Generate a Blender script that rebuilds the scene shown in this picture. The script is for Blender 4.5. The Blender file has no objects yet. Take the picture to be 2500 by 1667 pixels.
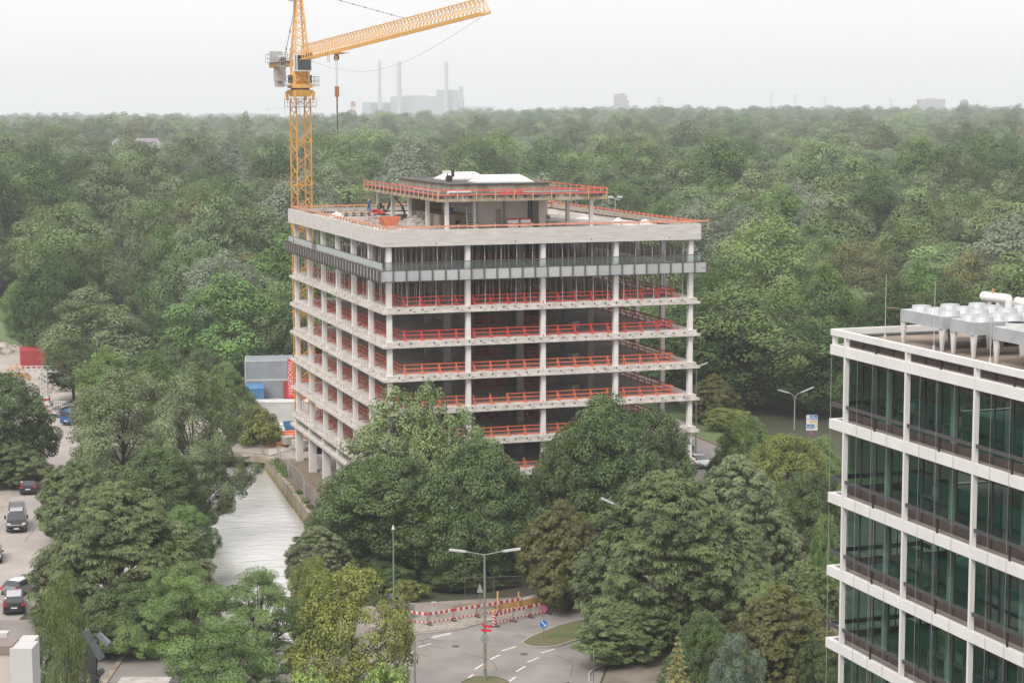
import bpy, math, random
import numpy as np
from mathutils import Matrix, Vector
sc = bpy.context.scene
col = sc.collection
RS = random.Random(7)
# ---------------------------------------------------------------- camera
EYE = 42.7
FPX, PITCH, ROLL = 4717.2, .1186, -.0029
cp, sp = math.cos(PITCH), math.sin(PITCH)
cr, sr = math.cos(ROLL), math.sin(ROLL)
_R = Vector((1, 0, 0)); _Dn = Vector((0, -sp, -cp)); _F = Vector((0, cp, -sp))
_R2 = cr*_R - sr*_Dn; _D2 = sr*_R + cr*_Dn
cam_d = bpy.data.cameras.new('camera'); cam = bpy.data.objects.new('camera', cam_d); col.objects.link(cam)
M = Matrix(((_R2.x, -_D2.x, -_F.x, 0), (_R2.y, -_D2.y, -_F.y, 0), (_R2.z, -_D2.z, -_F.z, EYE), (0, 0, 0, 1)))
cam.matrix_world = M
cam_d.sensor_width = 36; cam_d.lens = FPX/2500*36; cam_d.clip_start = 1; cam_d.clip_end = 30000
sc.camera = cam
# ---------------------------------------------------------------- sky, sun, exposure
SUN_EL, SUN_AZ = math.radians(50), math.radians(208)     # soft high sun behind cloud, from behind and left of the camera
w = bpy.data.worlds.new('World'); sc.world = w; w.use_nodes = True
nt = w.node_tree; nt.nodes.clear()
o_ = nt.nodes.new('ShaderNodeOutputWorld'); bg = nt.nodes.new('ShaderNodeBackground'); bg.inputs[1].default_value = .1
sky = nt.nodes.new('ShaderNodeTexSky'); sky.sky_type = 'NISHITA'; sky.sun_disc = False
sky.sun_elevation = SUN_EL; sky.sun_rotation = SUN_AZ; sky.dust_density = 3
mx = nt.nodes.new('ShaderNodeMix'); mx.data_type = 'RGBA'; mx.inputs[0].default_value = .93
# the closed cloud deck, a little brighter overhead than at the horizon, with faint mottling
tc = nt.nodes.new('ShaderNodeTexCoord'); nz = nt.nodes.new('ShaderNodeTexNoise'); nz.inputs['Scale'].default_value = 2.2
nz.inputs['Detail'].default_value = 5; mp = nt.nodes.new('ShaderNodeMapping'); mp.inputs['Scale'].default_value = (1, 1, 3.5)
sx = nt.nodes.new('ShaderNodeSeparateXYZ'); mr = nt.nodes.new('ShaderNodeMapRange')
mr.inputs['From Min'].default_value = 0; mr.inputs['From Max'].default_value = 1; mr.inputs['To Min'].default_value = 8.5; mr.inputs['To Max'].default_value = 11.8
ml = nt.nodes.new('ShaderNodeMapRange'); ml.inputs['From Min'].default_value = .3; ml.inputs['From Max'].default_value = .7
ml.inputs['To Min'].default_value = .955; ml.inputs['To Max'].default_value = 1.03
mu = nt.nodes.new('ShaderNodeMath'); mu.operation = 'MULTIPLY'
vm = nt.nodes.new('ShaderNodeVectorMath'); vm.operation = 'SCALE'; vm.inputs[0].default_value = (1.0, .965, .962)
L_ = nt.links.new
L_(tc.outputs['Generated'], mp.inputs[0]); L_(mp.outputs[0], nz.inputs['Vector']); L_(tc.outputs['Generated'], sx.inputs[0])
L_(sx.outputs[2], mr.inputs[0]); L_(nz.outputs[0], ml.inputs[0]); L_(mr.outputs[0], mu.inputs[0]); L_(ml.outputs[0], mu.inputs[1])
L_(mu.outputs[0], vm.inputs['Scale']); L_(sky.outputs[0], mx.inputs[6]); L_(vm.outputs[0], mx.inputs[7])
L_(mx.outputs[2], bg.inputs[0]); L_(bg.outputs[0], o_.inputs[0])
sun_d = bpy.data.lights.new('sun', 'SUN'); sun_d.energy = 2.3; sun_d.angle = math.radians(25); sun_d.color = (1, .96, .9)
sun = bpy.data.objects.new('sun', sun_d); col.objects.link(sun)
_sd = Vector((math.sin(SUN_AZ)*math.cos(SUN_EL), math.cos(SUN_AZ)*math.cos(SUN_EL), math.sin(SUN_EL)))
sun.rotation_euler = _sd.to_track_quat('Z', 'Y').to_euler()
sc.view_settings.view_transform = 'Standard'; sc.view_settings.look = 'None'
sc.view_settings.exposure = .46; sc.view_settings.gamma = 1; sc.view_settings.use_curve_mapping = False
sc.cycles.max_bounces = 6; sc.cycles.diffuse_bounces = 3; sc.cycles.glossy_bounces = 3; sc.cycles.transmission_bounces = 4
sc.cycles.transparent_max_bounces = 8; sc.cycles.volume_bounces = 3; sc.cycles.use_denoising = True
sc.cycles.caustics_reflective = False; sc.cycles.caustics_refractive = False
# ---------------------------------------------------------------- helpers
def onz(u, v, z):                        # photograph pixel -> point at height z
    a, b = u-1250, v-833.5
    a, b = a*cr+b*sr, -a*sr+b*cr
    d = (a, FPX*cp-b*sp, -b*cp-FPX*sp)
    k = (z-EYE)/d[2]
    return Vector((d[0]*k, d[1]*k, z))
def aty(u, v, y):
    a, b = u-1250, v-833.5
    a, b = a*cr+b*sr, -a*sr+b*cr
    d = (a, FPX*cp-b*sp, -b*cp-FPX*sp)
    k = y/d[1]
    return Vector((d[0]*k, y, EYE+d[2]*k))
MATS = {}
def mat(name, c, rough=.8, c2=None, scale=1.0, detail=6, metal=0, bump=0, spec=.5, streak=None, lo=.35, hi=.65, rnd=0):
    if name in MATS: return MATS[name]
    m = bpy.data.materials.new(name); m.use_nodes = True; n = m.node_tree; b = n.nodes['Principled BSDF']
    b.inputs['Base Color'].default_value = (*c, 1); b.inputs['Roughness'].default_value = rough
    b.inputs['Metallic'].default_value = metal; b.inputs['Specular IOR Level'].default_value = spec
    out = None
    if c2 is not None:
        t = n.nodes.new('ShaderNodeTexCoord'); mpg = n.nodes.new('ShaderNodeMapping'); mpg.inputs['Scale'].default_value = streak or (1, 1, 1)
        z = n.nodes.new('ShaderNodeTexNoise'); z.inputs['Scale'].default_value = scale; z.inputs['Detail'].default_value = detail
        r = n.nodes.new('ShaderNodeMapRange'); r.inputs['From Min'].default_value = lo; r.inputs['From Max'].default_value = hi
        x = n.nodes.new('ShaderNodeMix'); x.data_type = 'RGBA'; x.inputs[6].default_value = (*c, 1); x.inputs[7].default_value = (*c2, 1)
        n.links.new(t.outputs['Object'], mpg.inputs[0]); n.links.new(mpg.outputs[0], z.inputs['Vector']); n.links.new(z.outputs[0], r.inputs[0])
        n.links.new(r.outputs[0], x.inputs[0]); n.links.new(x.outputs[2], b.inputs['Base Color']); out = x.outputs[2]
        if bump:
            bp = n.nodes.new('ShaderNodeBump'); bp.inputs['Strength'].default_value = bump; bp.inputs['Distance'].default_value = .05
            n.links.new(z.outputs[0], bp.inputs['Height']); n.links.new(bp.outputs[0], b.inputs['Normal'])
    if rnd and out is not None:
        oi = n.nodes.new('ShaderNodeObjectInfo'); hs = n.nodes.new('ShaderNodeHueSaturation'); rr = n.nodes.new('ShaderNodeMapRange')
        rr.inputs['To Min'].default_value = 1-rnd; rr.inputs['To Max'].default_value = 1+rnd
        n.links.new(oi.outputs['Random'], rr.inputs[0]); n.links.new(rr.outputs[0], hs.inputs['Value']); n.links.new(out, hs.inputs['Color'])
        n.links.new(hs.outputs[0], b.inputs['Base Color'])
    MATS[name] = m
    return m
def tag(o, label=None, cat=None, group=None, kind=None):
    if label: o['label'] = label
    if cat: o['category'] = cat
    if group: o['group'] = group
    if kind: o['kind'] = kind
    return o
def thing(name, label, cat, loc=(0, 0, 0), rz=0, group=None):
    o = bpy.data.objects.new(name, None); col.objects.link(o); o.location = loc; o.rotation_euler = (0, 0, rz)
    o.empty_display_size = .5
    return tag(o, label, cat, group)
def link(name, me, parent=None, loc=(0, 0, 0), rz=0, rot=None, scale=None):
    o = bpy.data.objects.new(name, me); col.objects.link(o)
    if parent: o.parent = parent
    o.location = loc; o.rotation_euler = rot or (0, 0, rz)
    if scale: o.scale = scale
    return o
def copy_tree(o, parent=None):
    c = o.copy(); col.objects.link(c); c.parent = parent
    for ch in list(o.children): copy_tree(ch, c)
    return c
class MB:
    def __init__(s): s.v = []; s.f = []; s.m = []; s.mi = 0
    def add(s, vs, fs):
        n = len(s.v); s.v += [tuple(p) for p in vs]; s.f += [tuple(i+n for i in f) for f in fs]; s.m += [s.mi]*len(fs); return s
    def b(s, x0, x1, y0, y1, z0, z1):
        return s.add([(x0, y0, z0), (x1, y0, z0), (x1, y1, z0), (x0, y1, z0), (x0, y0, z1), (x1, y0, z1), (x1, y1, z1), (x0, y1, z1)],
                     [(0, 3, 2, 1), (4, 5, 6, 7), (0, 1, 5, 4), (1, 2, 6, 5), (2, 3, 7, 6), (3, 0, 4, 7)])
    def bar(s, p, q, w, h=None, up=(0, 0, 1)):
        p = Vector(p); q = Vector(q); h = h or w; d = (q-p)
        if d.length < 1e-6: return s
        d.normalize(); u = Vector(up)
        if abs(d.dot(u)) > .98: u = Vector((1, 0, 0))
        a = d.cross(u).normalized(); c = a.cross(d).normalized(); a = a*w/2; c = c*h/2
        return s.add([p-a-c, p+a-c, p+a+c, p-a+c, q-a-c, q+a-c, q+a+c, q-a+c],
                     [(0, 1, 2, 3), (7, 6, 5, 4), (0, 4, 5, 1), (1, 5, 6, 2), (2, 6, 7, 3), (3, 7, 4, 0)])
    def tube(s, p, q, r1, r2=None, n=8, caps=True):
        p = Vector(p); q = Vector(q); r2 = r1 if r2 is None else r2; d = (q-p).normalized()
        u = Vector((0, 0, 1)) if abs(d.z) < .95 else Vector((1, 0, 0)); a = d.cross(u).normalized(); c = a.cross(d)
        vs = []
        for k in range(n):
            t = 2*math.pi*k/n; e = a*math.cos(t)+c*math.sin(t); vs += [p+e*r1, q+e*r2]
        fs = [(2*k, 2*((k+1) % n), 2*((k+1) % n)+1, 2*k+1) for k in range(n)]
        if caps: fs += [tuple(2*k for k in range(n))[::-1], tuple(2*k+1 for k in range(n))]
        return s.add(vs, fs)
    def path(s, pts, r, n=6):
        for a, b in zip(pts[:-1], pts[1:]): s.tube(a, b, r, n=n, caps=False)
        return s
    def prism(s, pts, z0, z1):
        n = len(pts); vs = [(x, y, z0) for x, y in pts]+[(x, y, z1) for x, y in pts]
        return s.add(vs, [tuple(range(n))[::-1], tuple(range(n, 2*n))]+[(i, (i+1) % n, (i+1) % n+n, i+n) for i in range(n)])
    def extr(s, pts, axis, c0, c1):      # profile points (p,q) extruded along an axis: 'y' profile x,z ; 'x' profile y,z
        n = len(pts)
        f = (lambda p, c: (p[0], c, p[1])) if axis == 'y' else (lambda p, c: (c, p[0], p[1]))
        return s.add([f(p, c0) for p in pts]+[f(p, c1) for p in pts],
                     [tuple(range(n)), tuple(range(n, 2*n))[::-1]]+[(i, i+n, (i+1) % n+n, (i+1) % n) for i in range(n)])
    def quad(s, *p): return s.add(p, [tuple(range(len(p)))])
    def mesh(s, name, *ms, smooth=False):
        me = bpy.data.meshes.new(name); me.from_pydata(s.v, [], s.f)
        for m in ms: me.materials.append(m)
        if len(ms) > 1: me.polygons.foreach_set('material_index', s.m)
        if smooth: me.polygons.foreach_set('use_smooth', [True]*len(me.polygons))
        me.update(); return me
    def build(s, name, *ms, parent=None, loc=(0, 0, 0), rz=0, smooth=False):
        return link(name, s.mesh(name, *ms, smooth=smooth), parent, loc, rz)
def text(name, body, m, size, parent, loc, rot, ext=.01, align='CENTER'):
    cu = bpy.data.curves.new(name, 'FONT'); cu.body = body; cu.size = size; cu.extrude = ext; cu.align_x = align; cu.align_y = 'CENTER'
    cu.materials.append(m); o = bpy.data.objects.new(name, cu); col.objects.link(o); o.parent = parent; o.location = loc; o.rotation_euler = rot
    return o
def arr_mesh(name, V, F, m, tone=None):
    """V (n,3) array, F (k,4) array of quads"""
    me = bpy.data.meshes.new(name); n, k = len(V), len(F); c = F.shape[1]
    me.vertices.add(n); me.vertices.foreach_set('co', V.astype(np.float32).ravel())
    me.loops.add(k*c); me.loops.foreach_set('vertex_index', F.astype(np.int32).ravel())
    me.polygons.add(k); me.polygons.foreach_set('loop_start', np.arange(0, k*c, c, dtype=np.int32))
    me.update(calc_edges=True)
    if tone is not None:
        a = me.attributes.new('tone', 'FLOAT', 'FACE'); a.data.foreach_set('value', tone.astype(np.float32))
    me.materials.append(m); return me
# ---------------------------------------------------------------- ground, river, roads
def hill(x, y):
    t = min(max((y-1100)/1100, 0), 1); t = t*t*(3-2*t)
    u = min(max((y-2400)/900, 0), 1)
    return t*(4.5+4*math.tanh(x/350)+1.6*math.sin(x*.006+1)+1.2*math.sin(x*.013+y*.003)) + 2*u*(1+math.sin(x*.003))
def river_x(y):
    return -23 if y <= 178 else -23-.26*(y-178)*min(1, (y-178)/12)
RW = 7.6
M_soil = mat('ground_soil', (.055, .05, .035), .95, (.04, .055, .02), .15, rnd=0)
M_asph = mat('asphalt', (.185, .165, .155), .9, (.245, .22, .205), .3, 14, bump=.1)
M_asph2 = mat('asphalt_worn', (.27, .24, .22), .92, (.34, .305, .28), .2, 8)
M_pave = mat('paving_stone', (.33, .29, .25), .9, (.25, .22, .19), .8, 8, rnd=.1)
M_kerb = mat('kerb_granite', (.36, .33, .30), .85, (.26, .24, .22), 2)
M_paint = mat('road_paint', (.62, .60, .57), .7, (.5, .48, .46), 3)
M_grass = mat('lawn_grass', (.075, .105, .03), .95, (.13, .11, .055), .6, 8)
M_grass2 = mat('meadow_grass', (.10, .145, .045), .95, (.08, .12, .035), .05, 8)
M_conc = mat('concrete', (.47, .43, .39), .9, (.35, .315, .28), .7, 10, streak=(1, 1, 3), bump=.15)
M_oldconc = mat('stained_concrete', (.36, .32, .26), .9, (.20, .15, .09), .8, 10, streak=(1, 1, .25), bump=.2)
M_sand = mat('site_sand', (.42, .38, .34), .95, (.34, .30, .26), .25, 8)
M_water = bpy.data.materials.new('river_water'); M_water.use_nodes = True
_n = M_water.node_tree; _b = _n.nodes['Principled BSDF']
_b.inputs['Base Color'].default_value = (.68, .68, .66, 1); _b.inputs['Metallic'].default_value = .5; _b.inputs['Roughness'].default_value = .2; _b.inputs['IOR'].default_value = 1.5  # pale half-metal base puts the bright sky's reflection into the water colour
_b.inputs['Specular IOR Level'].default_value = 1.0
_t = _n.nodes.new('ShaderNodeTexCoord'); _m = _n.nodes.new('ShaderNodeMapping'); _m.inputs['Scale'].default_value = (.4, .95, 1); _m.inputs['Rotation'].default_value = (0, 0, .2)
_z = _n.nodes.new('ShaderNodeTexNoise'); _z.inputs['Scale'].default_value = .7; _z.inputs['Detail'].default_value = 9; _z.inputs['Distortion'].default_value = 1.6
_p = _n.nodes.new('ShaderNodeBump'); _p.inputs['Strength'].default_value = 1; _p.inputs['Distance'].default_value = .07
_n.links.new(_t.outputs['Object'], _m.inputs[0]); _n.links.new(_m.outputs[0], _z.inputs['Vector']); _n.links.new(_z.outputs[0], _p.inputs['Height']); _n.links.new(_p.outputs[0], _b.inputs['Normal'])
# one terrain sheet, folded down into the river bed
ys = list(np.arange(-60, 60, 20.))+list(np.arange(60, 420, 6.))+list(np.arange(420, 1000, 40.))+list(np.arange(1000, 3600, 100.))+[4000, 4600, 5400, 6400, 8000, 9500]
ss = [-5500, -3500, -2400, -1700, -1200, -800, -500, -300, -200, -120, -80, -50, -30, -20, -RW-1.5, -RW, -RW+.05, 0, RW-.05, RW, RW+1.5, 20, 30, 50, 80, 120, 200, 300, 500, 800, 1200, 1700, 2400, 3500, 5500]
V = []; 
for y in ys:
    rx = river_x(min(y, 700))
    for s in ss:
        z = -3.2 if abs(s) < RW-.01 else hill(rx+s, y)
        if y > 720 and abs(s) < RW: z = hill(rx+s, y)
        V.append((rx+s, y, z))
nx = len(ss)
F = [(j*nx+i, j*nx+i+1, (j+1)*nx+i+1, (j+1)*nx+i) for j in range(len(ys)-1) for i in range(nx-1)]
tag(MB().add(V, F).build('ground', M_soil), kind='structure')
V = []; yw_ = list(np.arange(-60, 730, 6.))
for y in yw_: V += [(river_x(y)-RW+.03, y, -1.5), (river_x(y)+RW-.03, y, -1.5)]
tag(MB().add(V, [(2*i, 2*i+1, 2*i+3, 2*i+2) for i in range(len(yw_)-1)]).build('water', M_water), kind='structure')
# building frame
YAW = .3129; NX, NY = -12.88+.12, 190.61
ea = Vector((math.cos(YAW), math.sin(YAW), 0)); eb = Vector((-math.sin(YAW), math.cos(YAW), 0))
def G(a, b, z=0): return Vector((NX, NY, z))+ea*a+eb*b
def sheet(name, pts, z, m, kind='structure'):
    o = MB().add([(p[0], p[1], z) for p in pts], [tuple(range(len(pts)))]).build(name, m)
    return tag(o, kind=kind)
def strip(name, cl, w, z, m, off=0):
    V = []
    for i, (x, y) in enumerate(cl):
        a = cl[max(i-1, 0)]; b = cl[min(i+1, len(cl)-1)]; d = Vector((b[0]-a[0], b[1]-a[1])).normalized(); n = Vector((d.y, -d.x))
        V += [(x+n.x*(off-w/2), y+n.y*(off-w/2), z), (x+n.x*(off+w/2), y+n.y*(off+w/2), z)]
    return tag(MB().add(V, [(2*i, 2*i+2, 2*i+3, 2*i+1) for i in range(len(cl)-1)]).build(name, m), kind='structure')
def smooth(pts, n=8):
    P = [Vector((*p, 0)) for p in pts]; out = []
    for i in range(len(P)-1):
        a, b, c, d = P[max(i-1, 0)], P[i], P[i+1], P[min(i+2, len(P)-1)]
        for k in range(n):
            t = k/n; q = .5*((2*b)+(c-a)*t+(2*a-5*b+4*c-d)*t*t+(3*b-a-3*c+d)*t**3); out.append((q.x, q.y))
    return out+[pts[-1]]
def kerb(name, pts, h=.13, w=.16, closed=False, z0=0, m=None):
    b = MB(); pp = pts+([pts[0]] if closed else [])
    for p, q in zip(pp[:-1], pp[1:]): b.bar((p[0], p[1], z0+h/2), (q[0], q[1], z0+h/2), w, h)
    return tag(b.build(name, m or M_kerb), kind='structure')
# left street
LS = smooth([(-47.2, 120), (-46.4, 142), (-45.6, 158), (-45.4, 170), (-46.6, 182), (-50, 200), (-55, 225), (-60.3, 250), (-66.5, 276), (-72, 300)])
strip('street', LS, 7.2, .012, M_asph2)
strip('parking_strip', LS[14:], 2.3, .02, M_pave, -4.9)
strip('pavement', LS, 3.4, .10, M_asph, -7.8)
kerb('kerb', [(p[0]-3.75, p[1]) for p in LS[14:]], .03)
kerb('kerb', [(p[0]-6.1, p[1]) for p in LS[14:]], .12)
sheet('pavement', [(-41.6, 176), (-42.0, 172.6), (-41.9, 169.6), (-40.6, 167.4), (-39.6, 166.2), (-39.4, 163.4), (-38.2, 161.6), (-31.5, 160), (-31, 172), (-34, 181)][::-1], .11, M_asph2)
kerb('kerb', smooth([(-41.8, 176), (-42.1, 172.6), (-42.0, 169.6), (-40.8, 167.4), (-39.7, 166.2), (-39.5, 163.4), (-38.3, 161.5), (-34, 160.6)], 5), .13)
# site ground at the far end of the street
sheet('building_site_ground', [(-112, 296), (-66, 284), (-62, 300), (-74, 345), (-100, 352), (-125, 335)], .03, M_sand)
sheet('meadow', [(-160, 345), (-84, 352), (-78, 372), (-92, 430), (-170, 430)], .05, M_grass2)
sheet('meadow', [(-28, 300), (-14, 296), (-20, 330), (-34, 334)], .05, M_grass2)
# intersection: asphalt sheet with arms
sheet('road', [(-60, 138), (-50, 138), (-24, 137.5), (-10, 136), (-6, 118), (14, 118), (11, 133), (6.4, 140.5), (7.2, 145.6), (16, 151), (44, 163), (50, 176), (24, 167), (9, 163), (4.5, 162.6), (.2, 160), (-2.0, 158.9), (-5, 156), (-9, 154.7), (-15, 152.8), (-31, 153.6), (-37, 156), (-41, 160), (-50, 160)], .016, M_asph)
# road bridge deck over the river south of the building
b = MB().b(-33, -13, 138.0, 153.2, -.55, -.02); tag(b.build('road_bridge', M_conc), 'low concrete road bridge over the river, mostly hidden by feathery trees', 'bridge')
# pavement by the barriers, with slab joints as real paving
pv = thing('pavement', None, None); pv['kind'] = 'structure'
MB().prism([(-15, 153), (-9, 154.8), (-5, 156.1), (-2, 159), (.2, 160.2), (4.5, 162.8), (9, 163.2), (4, 168), (-4, 166), (-16, 163)], .01, .095).build('bed', mat('pavement_bed', (.27, .235, .205), .92, (.20, .17, .145), .6, 10), parent=pv)
slab = MB().b(-.37, .37, -.37, .37, 0, .035).mesh('paving_slab', M_pave)
def inside(x, y, P):
    c = False; n = len(P)
    for i in range(n):
        x1, y1 = P[i]; x2, y2 = P[(i+1) % n]
        if (y1 > y) != (y2 > y) and x < (x2-x1)*(y-y1)/(y2-y1)+x1: c = not c
    return c
PP = [(-11.5, 154.6), (-9, 155.1), (-5, 156.4), (-2.2, 159), (.0, 160.4), (1.5, 161.6), (-1, 162.2), (-7, 158.6), (-11.5, 158.4)]
for i in range(24):
    for j in range(14):
        x, y = -12+i*.76+j*.13, 154.2+j*.76+(-.13)*0+i*.28
        if inside(x, y, PP): link('paving_slab', slab, pv, (x, y, .092), rz=.3)
kerb('kerb', smooth([(-15, 152.85), (-9, 154.7), (-5, 156), (-2.0, 158.9), (.2, 160.1), (4.5, 162.7)], 6), .14)
# grass island with kerb
ISL = smooth([(.75, 152.1), (1.3, 153.6), (2.4, 155.3), (4.2, 157.7), (7.5, 160.2), (16, 164.5), (24, 166.6), (22, 163), (12, 157.2), (6.5, 153.9), (5.3, 153), (3.6, 151.2), (2.3, 150.8), (1.2, 151.2), (.75, 152.1)], 4)
b = MB(); b.prism(ISL[:-1], .02, .15); tag(b.build('traffic_island', M_grass), kind='structure')
kerb('kerb', ISL, .16, .14)
ISL2 = [(-2.1+1.9*math.cos(t), 140.4+2.4*math.sin(t)) for t in np.linspace(0, 2*math.pi, 25)]
tag(MB().prism(ISL2[:-1], .02, .16).build('traffic_island', M_grass), kind='structure'); kerb('kerb', ISL2, .16, .13)
# verge lower right
sheet('pavement', [(6.6, 140.5), (11.2, 133), (14.2, 118), (60, 118), (60, 160), (44, 162.6), (16, 150.6), (7.4, 145.4)], .10, mat('verge_gravel', (.20, .165, .135), .95, (.13, .115, .085), .5, 10))
kerb('kerb', smooth([(14, 118), (11, 133), (6.4, 140.5), (5.75, 141.8), (7.1, 145.6), (16, 150.8), (44, 162.8)], 6), .13)
# lane dashes
for (x, y, dx, dy) in [(-7.1, 151.7, .9, .9), (-8.3, 149.3, .7, 1.1), (-.3, 150.7, 1.0, 1.15), (2.8, 150.0, 1.0, 1.0), (1.6, 147.5, .85, 1.2), (-1.4, 148.3, .7, 1.2), (-2.6, 145.7, .6, 1.3), (.6, 145.0, .65, 1.3), (-3.3, 142.9, .5, 1.3), (-.1, 142.2, .55, 1.3), (-11, 147.5, .7, .9), (-14, 145.6, 1.4, .3)]:
    l = math.hypot(dx, dy); nx_, ny_ = -dy/l*.09, dx/l*.09
    tag(MB().add([(x-dx*.55-nx_, y-dy*.55-ny_, .021), (x+dx*.55-nx_, y+dy*.55-ny_, .021), (x+dx*.55+nx_, y+dy*.55+ny_, .021), (x-dx*.55+nx_, y-dy*.55+ny_, .021)], [(0, 1, 2, 3)]).build('road_marking', M_paint), kind='structure')
# asphalt patches and hairline joints in the intersection
M_patch = mat('asphalt_patch', (.17, .155, .145), .9, (.2, .18, .17), 1.5)
sheet('road_patch', [(-7.4, 152.6), (-5.9, 152.2), (-5.4, 153.0), (-7.0, 153.5)], .019, M_patch)
sheet('road_patch', [(-.2, 154.0), (1.2, 153.3), (1.6, 154.2), (.3, 155)], .019, M_patch)
# eastern road along the building
ER = [tuple(G(47.5, t)[:2]) for t in range(-34, 120, 6)]
strip('road', ER, 12.5, .014, M_asph)
kerb('kerb', [tuple(G(53.9, t)[:2]) for t in range(-20, 120, 6)], .13, m=mat('kerb_red', (.22, .13, .09), .9))
strip('verge', [tuple(G(58, t)[:2]) for t in range(-20, 120, 6)], 8, .10, M_grass2)
for t in range(-30, 110, 9):
    p = G(47.5, t); q = G(47.5, t+3.4)
    tag(MB().bar((p.x, p.y, .02), (q.x, q.y, .02), .16, .006).build('road_marking', M_paint), kind='structure')
strip('road', [tuple(G(t, -27)[:2]) for t in range(16, 60, 6)], 9, .011, M_asph)
# building forecourt, soil strip
o = MB().add([G(-.3, -3, .02), G(38, -3, .02), G(38, 60, .02), G(-3, 60, .02), G(-3, 47, .02), G(-.3, 47, .02)], [(0, 1, 2, 3, 4, 5)]).build('building_site_ground', M_sand); tag(o, kind='structure')
strip('site_paving', [tuple(G(1.2, t)[:2]) for t in range(-2, 62, 4)], 5.0, .03, M_pave)
M_earth = mat('bare_earth', (.21, .155, .11), .95, (.13, .10, .065), 1.2, 8, bump=.3)
strip('bare_earth', [(river_x(y)+RW+2.6, y) for y in range(180, 240, 4)], 5.0, .035, M_earth)
strip('building_site_ground', [(-32, 238), (-36, 262), (-44, 292)], 26, .02, M_sand)

M_crack = mat('tar_seam', (.07, .065, .06), .9)
for k, pl_ in enumerate([[(-9, 153.9), (-7.6, 153.2), (-6.9, 151.6), (-5.6, 150.9)], [(-7.2, 154.6), (-6.4, 153.4), (-4.5, 152.9)], [(-1.5, 157.2), (.3, 156.2), (2.2, 157.6)], [(-4.2, 149.6), (-1.8, 147.4), (-1.2, 144.8)], [(3.4, 148.9), (4.6, 146.4), (4.4, 143.2)], [(-10.5, 150.9), (-8.8, 150.2), (-6.4, 148.2)], [(-46, 160), (-44.6, 166), (-45.2, 172)], [(-48.9, 190), (-50.4, 204), (-53.6, 214)]]):
    P_ = smooth(pl_, 5); b_ = MB()
    for p, q in zip(P_[:-1], P_[1:]): b_.bar((p[0]+RS.uniform(-.04, .04), p[1], .019), (q[0]+RS.uniform(-.04, .04), q[1], .019), .05, .006)
    tag(b_.build('road_seam', M_crack), kind='structure')
for k, (x, y) in enumerate([(-4.6, 151.4), (.9, 149.1), (-45.4, 176), (-50.5, 207)]):
    tag(MB().tube((0, 0, .017), (0, 0, .024), .33, n=20).build('manhole_cover', M_crack, loc=(x, y, 0)), ['manhole cover in the asphalt near the barriers', 'manhole cover in the asphalt in front of the grass island', 'manhole cover in the street near the dark blue car', 'manhole cover in the street behind the black van'][k], 'manhole cover')
# ---------------------------------------------------------------- trees
LARGS = {}
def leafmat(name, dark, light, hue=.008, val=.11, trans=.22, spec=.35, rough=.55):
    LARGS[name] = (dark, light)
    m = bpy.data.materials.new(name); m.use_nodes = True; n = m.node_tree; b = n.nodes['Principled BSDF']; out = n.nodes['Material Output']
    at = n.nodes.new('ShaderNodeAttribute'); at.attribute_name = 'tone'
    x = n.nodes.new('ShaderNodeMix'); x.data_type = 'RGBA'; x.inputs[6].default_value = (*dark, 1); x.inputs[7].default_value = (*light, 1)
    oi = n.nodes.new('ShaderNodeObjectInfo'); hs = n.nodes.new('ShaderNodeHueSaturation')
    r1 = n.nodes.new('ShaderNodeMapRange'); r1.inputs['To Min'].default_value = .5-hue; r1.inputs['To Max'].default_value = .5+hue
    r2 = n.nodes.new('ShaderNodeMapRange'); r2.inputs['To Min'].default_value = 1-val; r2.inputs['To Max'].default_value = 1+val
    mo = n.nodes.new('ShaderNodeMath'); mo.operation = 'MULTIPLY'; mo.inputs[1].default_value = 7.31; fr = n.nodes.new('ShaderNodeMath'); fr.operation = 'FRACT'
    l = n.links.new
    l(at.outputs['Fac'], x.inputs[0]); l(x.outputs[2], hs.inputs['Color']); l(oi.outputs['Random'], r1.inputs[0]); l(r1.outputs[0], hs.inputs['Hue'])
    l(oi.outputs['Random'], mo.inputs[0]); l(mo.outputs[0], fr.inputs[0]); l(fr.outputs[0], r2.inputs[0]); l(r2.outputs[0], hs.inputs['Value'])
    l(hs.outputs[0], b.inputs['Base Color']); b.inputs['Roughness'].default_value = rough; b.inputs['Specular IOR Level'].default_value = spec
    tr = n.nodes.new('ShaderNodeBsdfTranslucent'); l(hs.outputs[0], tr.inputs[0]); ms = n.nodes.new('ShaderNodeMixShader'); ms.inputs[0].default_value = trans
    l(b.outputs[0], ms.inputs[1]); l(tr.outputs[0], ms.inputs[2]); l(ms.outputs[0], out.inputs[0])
    return m
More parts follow.
